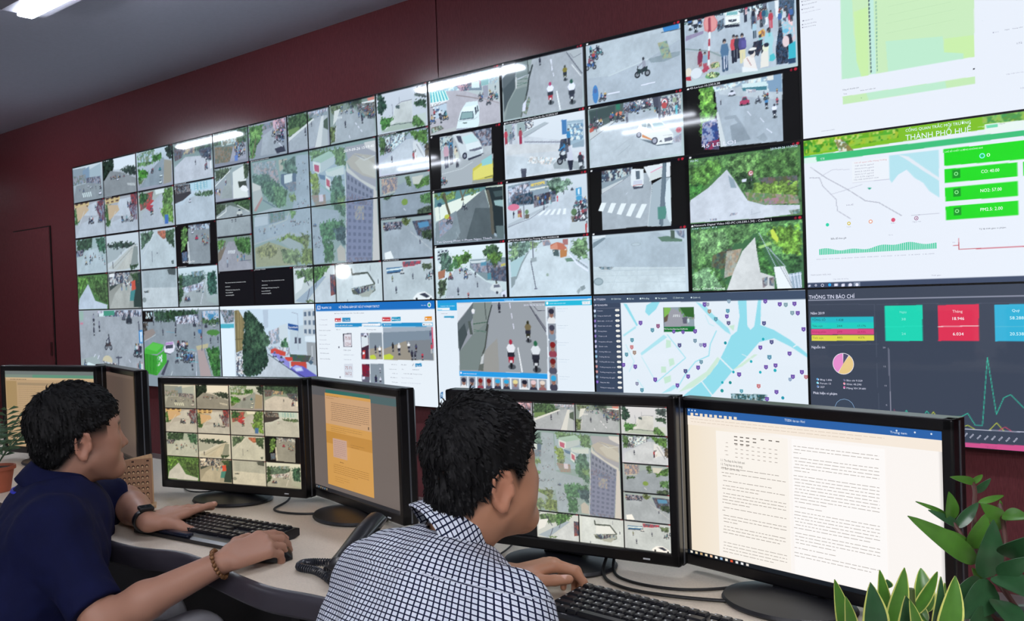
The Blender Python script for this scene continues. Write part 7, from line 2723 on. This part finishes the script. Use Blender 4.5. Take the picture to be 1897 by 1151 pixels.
HL, nL = hand_parts(WL + unit(WL - EL) * .008, (-.20, .97, .06), (.12, -.05, .99), (.97, .20, -.10), [(-.02, .04, .03), (.10, .16, .08), (.14, .24, .1), (.16, .28, .1)], .07, thumb=(.12, -.20, .97), size=1.1)
def torso1(P):
    d = cone(P, SR, SL, .066, .066); d = smin(d, cone(P, N1 - Z3 * .09 - f1 * .01, PEL1, .115, .150), .09)
    d = smin(d, cone(P, SR - Z3 * .10 - r1 * .05, PEL1 + r1 * .06, .10, .13), .08); return smin(d, cone(P, SL - Z3 * .10 + r1 * .05, PEL1 - r1 * .06, .10, .13), .08)
def body1(P):
    d = smin(H1.skin(P), cone(P, H1.w(-.028, 0, -.045), N1 - Z3 * .03, .054, .060), .03)
    d = smin(d, torso1(P) + .012, .02)
    for S_, E_, W_, hd in ((SR, ER, WR, HR), (SL, EL, WL, HL)):
        a = smin(cone(P, S_, E_, .050, .041), cone(P, E_, E_ + (W_ - E_) * .35, .042, .041), .02); a = smin(a, cone(P, E_ + (W_ - E_) * .35, W_, .041, .0255), .02)
        a = smin(a, hand_sdf(P, hd), .014); d = smin(d, a, .012)
    return d
V, F = grow(body1, (6.35, -3.62, .42), (7.50, -2.66, 1.20), .0036)
C = H1.tone(V, 'a87c68', .034, '121012')
for p, nd in nR + nL: C[(np.linalg.norm(V - p, axis=1) < .0062)] = lin('d0a596')
root_local(solid('body', V, F, SKIN, P1, C), P1)
V, F = grow(lambda P: H1.hair(P, (-.006, 0, .051), (.112, .0845, .102), .0040), H1.o - .19, H1.o + .19, .0028)
hr = root_local(solid('hair', V, F, HAIR, P1), P1); tufts('hair_locks', V, F, H1, 1800, HAIR, hr, random.Random(2), .008, .017)
NAVY = cloth_mat('navy_polo_cotton', '0a1036', noise=.12)
def shirt1(P):
    d = torso1(P) - .012
    for S_, E_ in ((SR, ER), (SL, EL)):
        E2 = S_ + (E_ - S_) * .86; s = smax(cone(P, S_, E2, .068, .062), (P - E2) @ unit(E2 - S_) , .006); d = smin(d, s, .035)
    d = smax(d, -(cone(P, N1 - Z3 * .02, H1.w(-.03, 0, -.06), .060, .058)), .008)
    return d + (vn3(P * A3(1, 1, .6), .055, 8) - .5) * .014 + (vn3(P, .022, 9) - .5) * .004
V, F = grow(shirt1, (6.30, -3.68, .42), (7.30, -2.80, 1.02), .006)
sh = root_local(solid('polo_shirt', V, F, NAVY, P1), P1)
ax1 = unit(H1.w(-.03, 0, -.06) - N1 + f1 * -.01)
root_local(collar('collar', N1 + ax1 * .012 - f1 * .004, ax1, f1, .062, .036, NAVY, P1, .014, .016, 1.05), P1)
LANY = mat('lanyard_blue', '1420b0', .6)
lp = []
for k in range(15):
    a = math.radians(95 + k * 12); lp.append(tuple(N1 + ax1 * .010 + (f1 * math.cos(a) - r1 * math.sin(a)) * .1010 + Z3 * .004 * math.cos(a)))
root_local(MB().tube(lp, .0045, 6).build('lanyard', LANY, P1, True), P1)
GREYT = cloth_mat('light_grey_trousers', '9a9aa0')
kn = [A3(6.86, -3.02, .54), A3(7.12, -3.06, .545)]; an = [A3(6.90, -2.92, .10), A3(7.16, -2.97, .10)]
root_local(trousers(PEL1, r1, kn, an, GREYT, P1), P1)
SHOEM = mat('black_shoe_leather', '111114', .35)
def put_shoes(root, an, f):
    for a in an:
        n = len(root.children); shoe(a * A3(1, 1, 0), f, SHOEM, root)
    for c in root.children:
        if c.name.startswith('shoe'): c.location = -root.location
put_shoes(P1, an, f1)
# wristwatch on the left wrist, bead bracelet on the right
wd = unit(WL - EL); wc = WL - wd * .022; wu = unit(Z3 - wd * wd[2]); ws = np.cross(wd, wu); WM = mat('watch_black', '15181a', .35)
m = MB(); m.rings([[tuple(wc + wd * q + (wu * math.cos(a) * (.0262 + o) + ws * math.sin(a) * (.0295 + o))) for a in [k * math.pi / 14 for k in range(28)]] for q, o in ((-.011, .0), (-.011, .004), (.011, .004), (.011, .0), (-.011, .0))], False)
wb = root_local(m.build('wristwatch', WM, P1, True), P1)
Mw = Matrix(((wd[0], ws[0], wu[0], wc[0] + wu[0] * .030), (wd[1], ws[1], wu[1], wc[1] + wu[1] * .030), (wd[2], ws[2], wu[2], wc[2] + wu[2] * .030), (0, 0, 0, 1)))
MB().box((-.017, -.018, -.002), (.017, .018, .008), .003, M=Mw).build('watch_case', WM, wb); MB().box((-.014, -.015, .0075), (.014, .015, .0086), .001, M=Mw).build('watch_glass', mat('watch_glass', '20282c', .08), wb)
bd_ = unit(WR - ER); bc = WR - bd_ * .012; bu = unit(Z3 - bd_ * bd_[2]); bs = np.cross(bd_, bu); bm_ = bmesh.new()
for k in range(22):
    a = 2 * math.pi * k / 22; p = bc + (bu * math.cos(a) + bs * math.sin(a)) * .0318 + bd_ * .004 * math.sin(a)
    bmesh.ops.create_uvsphere(bm_, u_segments=10, v_segments=7, radius=.0052 if k % 4 else .0044, matrix=Matrix.Translation(p))
me = bpy.data.meshes.new('bead_bracelet'); bm_.to_mesh(me); bm_.free(); root_local(link('bead_bracelet', me, mat('bead_brown_gold', '7a5434', .25, metal=.3, noise=.4, scale=120), P1, True), P1)

# ============================== the man in the checked shirt
P2 = tag(empty('person', (8.0, -3.42, 0)), 'man in a white and navy checked shirt, seen from behind in the foreground', 'person')
H2 = Head((8.0245, -3.049, 1.018), (.225, .974), 7); H2.hx = [-.14, -.09, -.06, -.03, -.012, .02, .034, .052, .075, .13]; H2.hz = [-.038, -.036, -.024, .002, .030, .036, .006, .030, .058, .070]
f2 = A3(.10, .995, 0); r2 = A3(.995, -.10, 0)
N2 = A3(7.992, -3.105, .925); S2R, S2L = A3(8.178, -3.168, .842), A3(7.822, -3.120, .828)
E2R, W2R = A3(8.325, -3.150, .640), A3(8.49, -2.985, .790); E2L, W2L = A3(7.715, -2.995, .760), A3(7.905, -2.855, .785); PEL2 = A3(8.0, -3.42, .45)
h2L, n2L = hand_parts(W2L + unit(W2L - E2L) * .006, (.62, .70, .14), (-.30, -.12, .94), (.72, -.66, .10), [(.45, .75, .4), (.55, .85, .5), (.6, .9, .5), (.6, .9, .5)], .02, thumb=(.85, -.10, .35))
h2R, n2R = hand_parts(W2R + unit(W2R - E2R) * .006, (.1, .98, .05), (0, -.05, .99), (-.99, .1, -.1), [(.25, .4, .3)] * 4, .04)
def torso2(P):
    d = cone(P, S2R, S2L, .068, .068); d = smin(d, cone(P, N2 - Z3 * .10 - f2 * .03, PEL2, .112, .135), .09)
    d = smin(d, cone(P, S2R - Z3 * .10 - r2 * .055 - f2 * .03, PEL2 + r2 * .07, .098, .122), .07); return smin(d, cone(P, S2L - Z3 * .10 + r2 * .055 - f2 * .03, PEL2 - r2 * .045, .096, .112), .07)
def body2(P):
    d = smin(H2.skin(P), cone(P, H2.w(-.030, 0, -.045), N2 - Z3 * .05 + f2 * .01, .058, .050), .03)
    d = smin(d, torso2(P) + .012, .02)
    for S_, E_, W_, hd in ((S2R, E2R, W2R, h2R), (S2L, E2L, W2L, h2L)):
        a = smin(cone(P, S_, E_, .048, .040), cone(P, E_, W_, .041, .0265), .02); a = smin(a, hand_sdf(P, hd), .014); d = smin(d, a, .012)
    return d
V, F = grow(body2, (7.60, -3.62, .42), (8.62, -2.68, 1.22), .0034)
C = H2.tone(V, 'b07e62', .022, '100e10')
for p, nd in n2R + n2L: C[(np.linalg.norm(V - p, axis=1) < .0062)] = lin('d0a596')
root_local(solid('body', V, F, SKIN, P2, C), P2)
V, F = grow(lambda P: H2.hair(P, (.009, 0, .054), (.104, .086, .099), .0045), H2.o - .19, H2.o + .19, .0026)
hr = root_local(solid('hair', V, F, HAIR, P2), P2); tufts('hair_locks', V, F, H2, 2400, HAIR, hr, random.Random(4), .009, .019)
CHECK = cloth_mat('checked_shirt_cotton', 'd2d8e4', check='1a2140')
SL2 = [(S2R, E2R, W2R), (S2L, E2L, W2L)]
def sleeve(P, S_, E_, W_):
    W3 = E_ + (W_ - E_) * .90; s = smin(cone(P, S_ , E_, .064, .056), cone(P, E_, W3, .056, .040), .03); return smax(s, (P - W3) @ unit(W_ - E_), .005)
def shirt2(P):
    d = torso2(P) - .012
    for q in SL2: d = smin(d, sleeve(P, *q), .022)
    d = smax(d, -(cone(P, N2 - Z3 * .02, H2.w(-.03, 0, -.06), .056, .056)), .006)
    fold = np.sin(((P - N2) @ r2) * 95 + vn3(P, .06, 12) * 5) * np.clip((N2[2] - .085 - P[:, 2]) / .03, 0, 1) * .0016
    return d + (vn3(P * A3(1, 1, .55), .06, 8) - .5) * .016 + (vn3(P, .028, 9) - .5) * .005 + fold
V, F = grow(shirt2, (7.56, -3.68, .40), (8.62, -2.72, 1.03), .0046)
Q = V - N2; back = -(Q @ f2); u_ = np.arctan2(Q @ r2, back + .11) * .19; v_ = -Q[:, 2] + back * .55; yoke = (V[:, 2] + (V[:, 1] - N2[1]) * .35) > (N2[2] - .058); UV = np.stack([u_, v_, u_ * 0], 1)
UV[~yoke, 0] *= 1.18
dt = torso2(V) - .012
for S_, E_, W_ in SL2:
    ds = sleeve(V, S_, E_, W_); m = (ds < dt - .006) & ((V - S_) @ unit(E_ - S_) > .03); upper = np.linalg.norm(V - (S_ + E_) / 2, axis=1) < np.linalg.norm(V - (E_ + W_) / 2, axis=1)
    for sel, a, b, o in ((m & upper, S_, E_, 0), (m & ~upper, E_, W_, .3)):
        d = unit(b - a); x = unit(np.cross(d, f2 + A3(.1, 0, .2))); y = np.cross(d, x); q = V[sel] - a; UV[sel] = np.stack([np.arctan2(q @ y, q @ x) * .058, q @ d + o, q[:, 0] * 0], 1)
root_local(solid('checked_shirt', V, F, CHECK, P2, uv=UV), P2)
ax2 = unit(H2.w(-.03, 0, -.06) - N2 + f2 * .018)
root_local(collar('collar', N2 + ax2 * .004 + f2 * .006 + r2 * .003, ax2, f2, .0595, .040, CHECK, P2, .026, .015, 1.0), P2)
DARKT = cloth_mat('dark_trousers', '22242c')
kn = [A3(7.90, -3.00, .52), A3(8.14, -3.02, .52)]; an = [A3(7.90, -2.98, .10), A3(8.16, -3.0, .10)]
root_local(trousers(PEL2, r2, kn, an, DARKT, P2), P2)
put_shoes(P2, an, f2)
# ---------------------------------------------------------------- office chairs
CH = mat('chair_mesh_black', '0e0e11', .7, noise=.2, scale=200); CHP = mat('chair_plastic_black', '141417', .4)
def office_chair(x, y, rz, label, arms=False):
    t = tag(empty('office_chair', (x, y, 0), rz), label, 'chair', 'office chairs')
    MB().box((-.24, -.24, .285), (.24, .24, .325), .02).build('seat', CH, t)
    bk = MB(); rows = []
    for k in range(9):
        f = k / 8; w = .17 + .05 * math.sin(math.pi * min(1, f * .9 + .12)); z = .36 + .36 * f; yy = -.262 - .03 * math.sin(math.pi * f); rows.append((w * (1 if k < 8 else .86), yy, z))
    bk.rings([[(-w, yy + .03, z), (-w * .5, yy - .006, z), (0, yy - .014, z), (w * .5, yy - .006, z), (w, yy + .03, z), (w, yy + .004, z), (w * .5, yy - .034, z), (0, yy - .042, z), (-w * .5, yy - .034, z), (-w, yy + .004, z)] for w, yy, z in rows]); bk.build('backrest', CH, t, True)
    MB().tube([(0, -.1, .275), (0, -.28, .285), (0, -.315, .34), (0, -.325, .44)], .018, 8).build('back_bar', CHP, t)
    for s in (-1, 1) if arms else ():
        MB().box((s * .275 - .035, -.16, .585), (s * .275 + .035, .16, .612), .012).build('armrest', CHP, t)
        MB().tube([(s * .235, -.05, .30), (s * .275, -.05, .36), (s * .275, -.03, .588)], .016, 8).build('arm_post', CHP, t)
    MB().lathe([(0, .07), (.028, .07), (.028, .18), (.020, .18), (.020, .285), (0, .285)], n=18).build('gas_column', CHP, t)
    for k in range(5):
        a = 2 * math.pi * k / 5; c, s = math.cos(a), math.sin(a)
        MB().tube([(0, 0, .095), (c * .15, s * .15, .085), (c * .29, s * .29, .065)], [.022, .018, .014], 8).build('foot_arm', CHP, t)
        m = MB(); M = Matrix.Translation((c * .29, s * .29, .028)) @ Matrix.Rotation(a, 4, 'Z') @ Matrix.Rotation(math.pi / 2, 4, 'X')
        m.lathe([(0, -.016), (.020, -.016), (.026, -.010), (.026, .010), (.020, .016), (0, .016)], n=16); m.v = [tuple(M @ Vector(p)) for p in m.v]; m.build('caster', CHP, t)
    return t
c1 = office_chair(6.63, -3.42, math.atan2(.894, .447) - math.pi / 2, 'black office chair under the man in the navy shirt', True)
c2 = office_chair(8.0, -3.44, math.atan2(.995, .10) - math.pi / 2, 'black office chair under the man in the checked shirt')
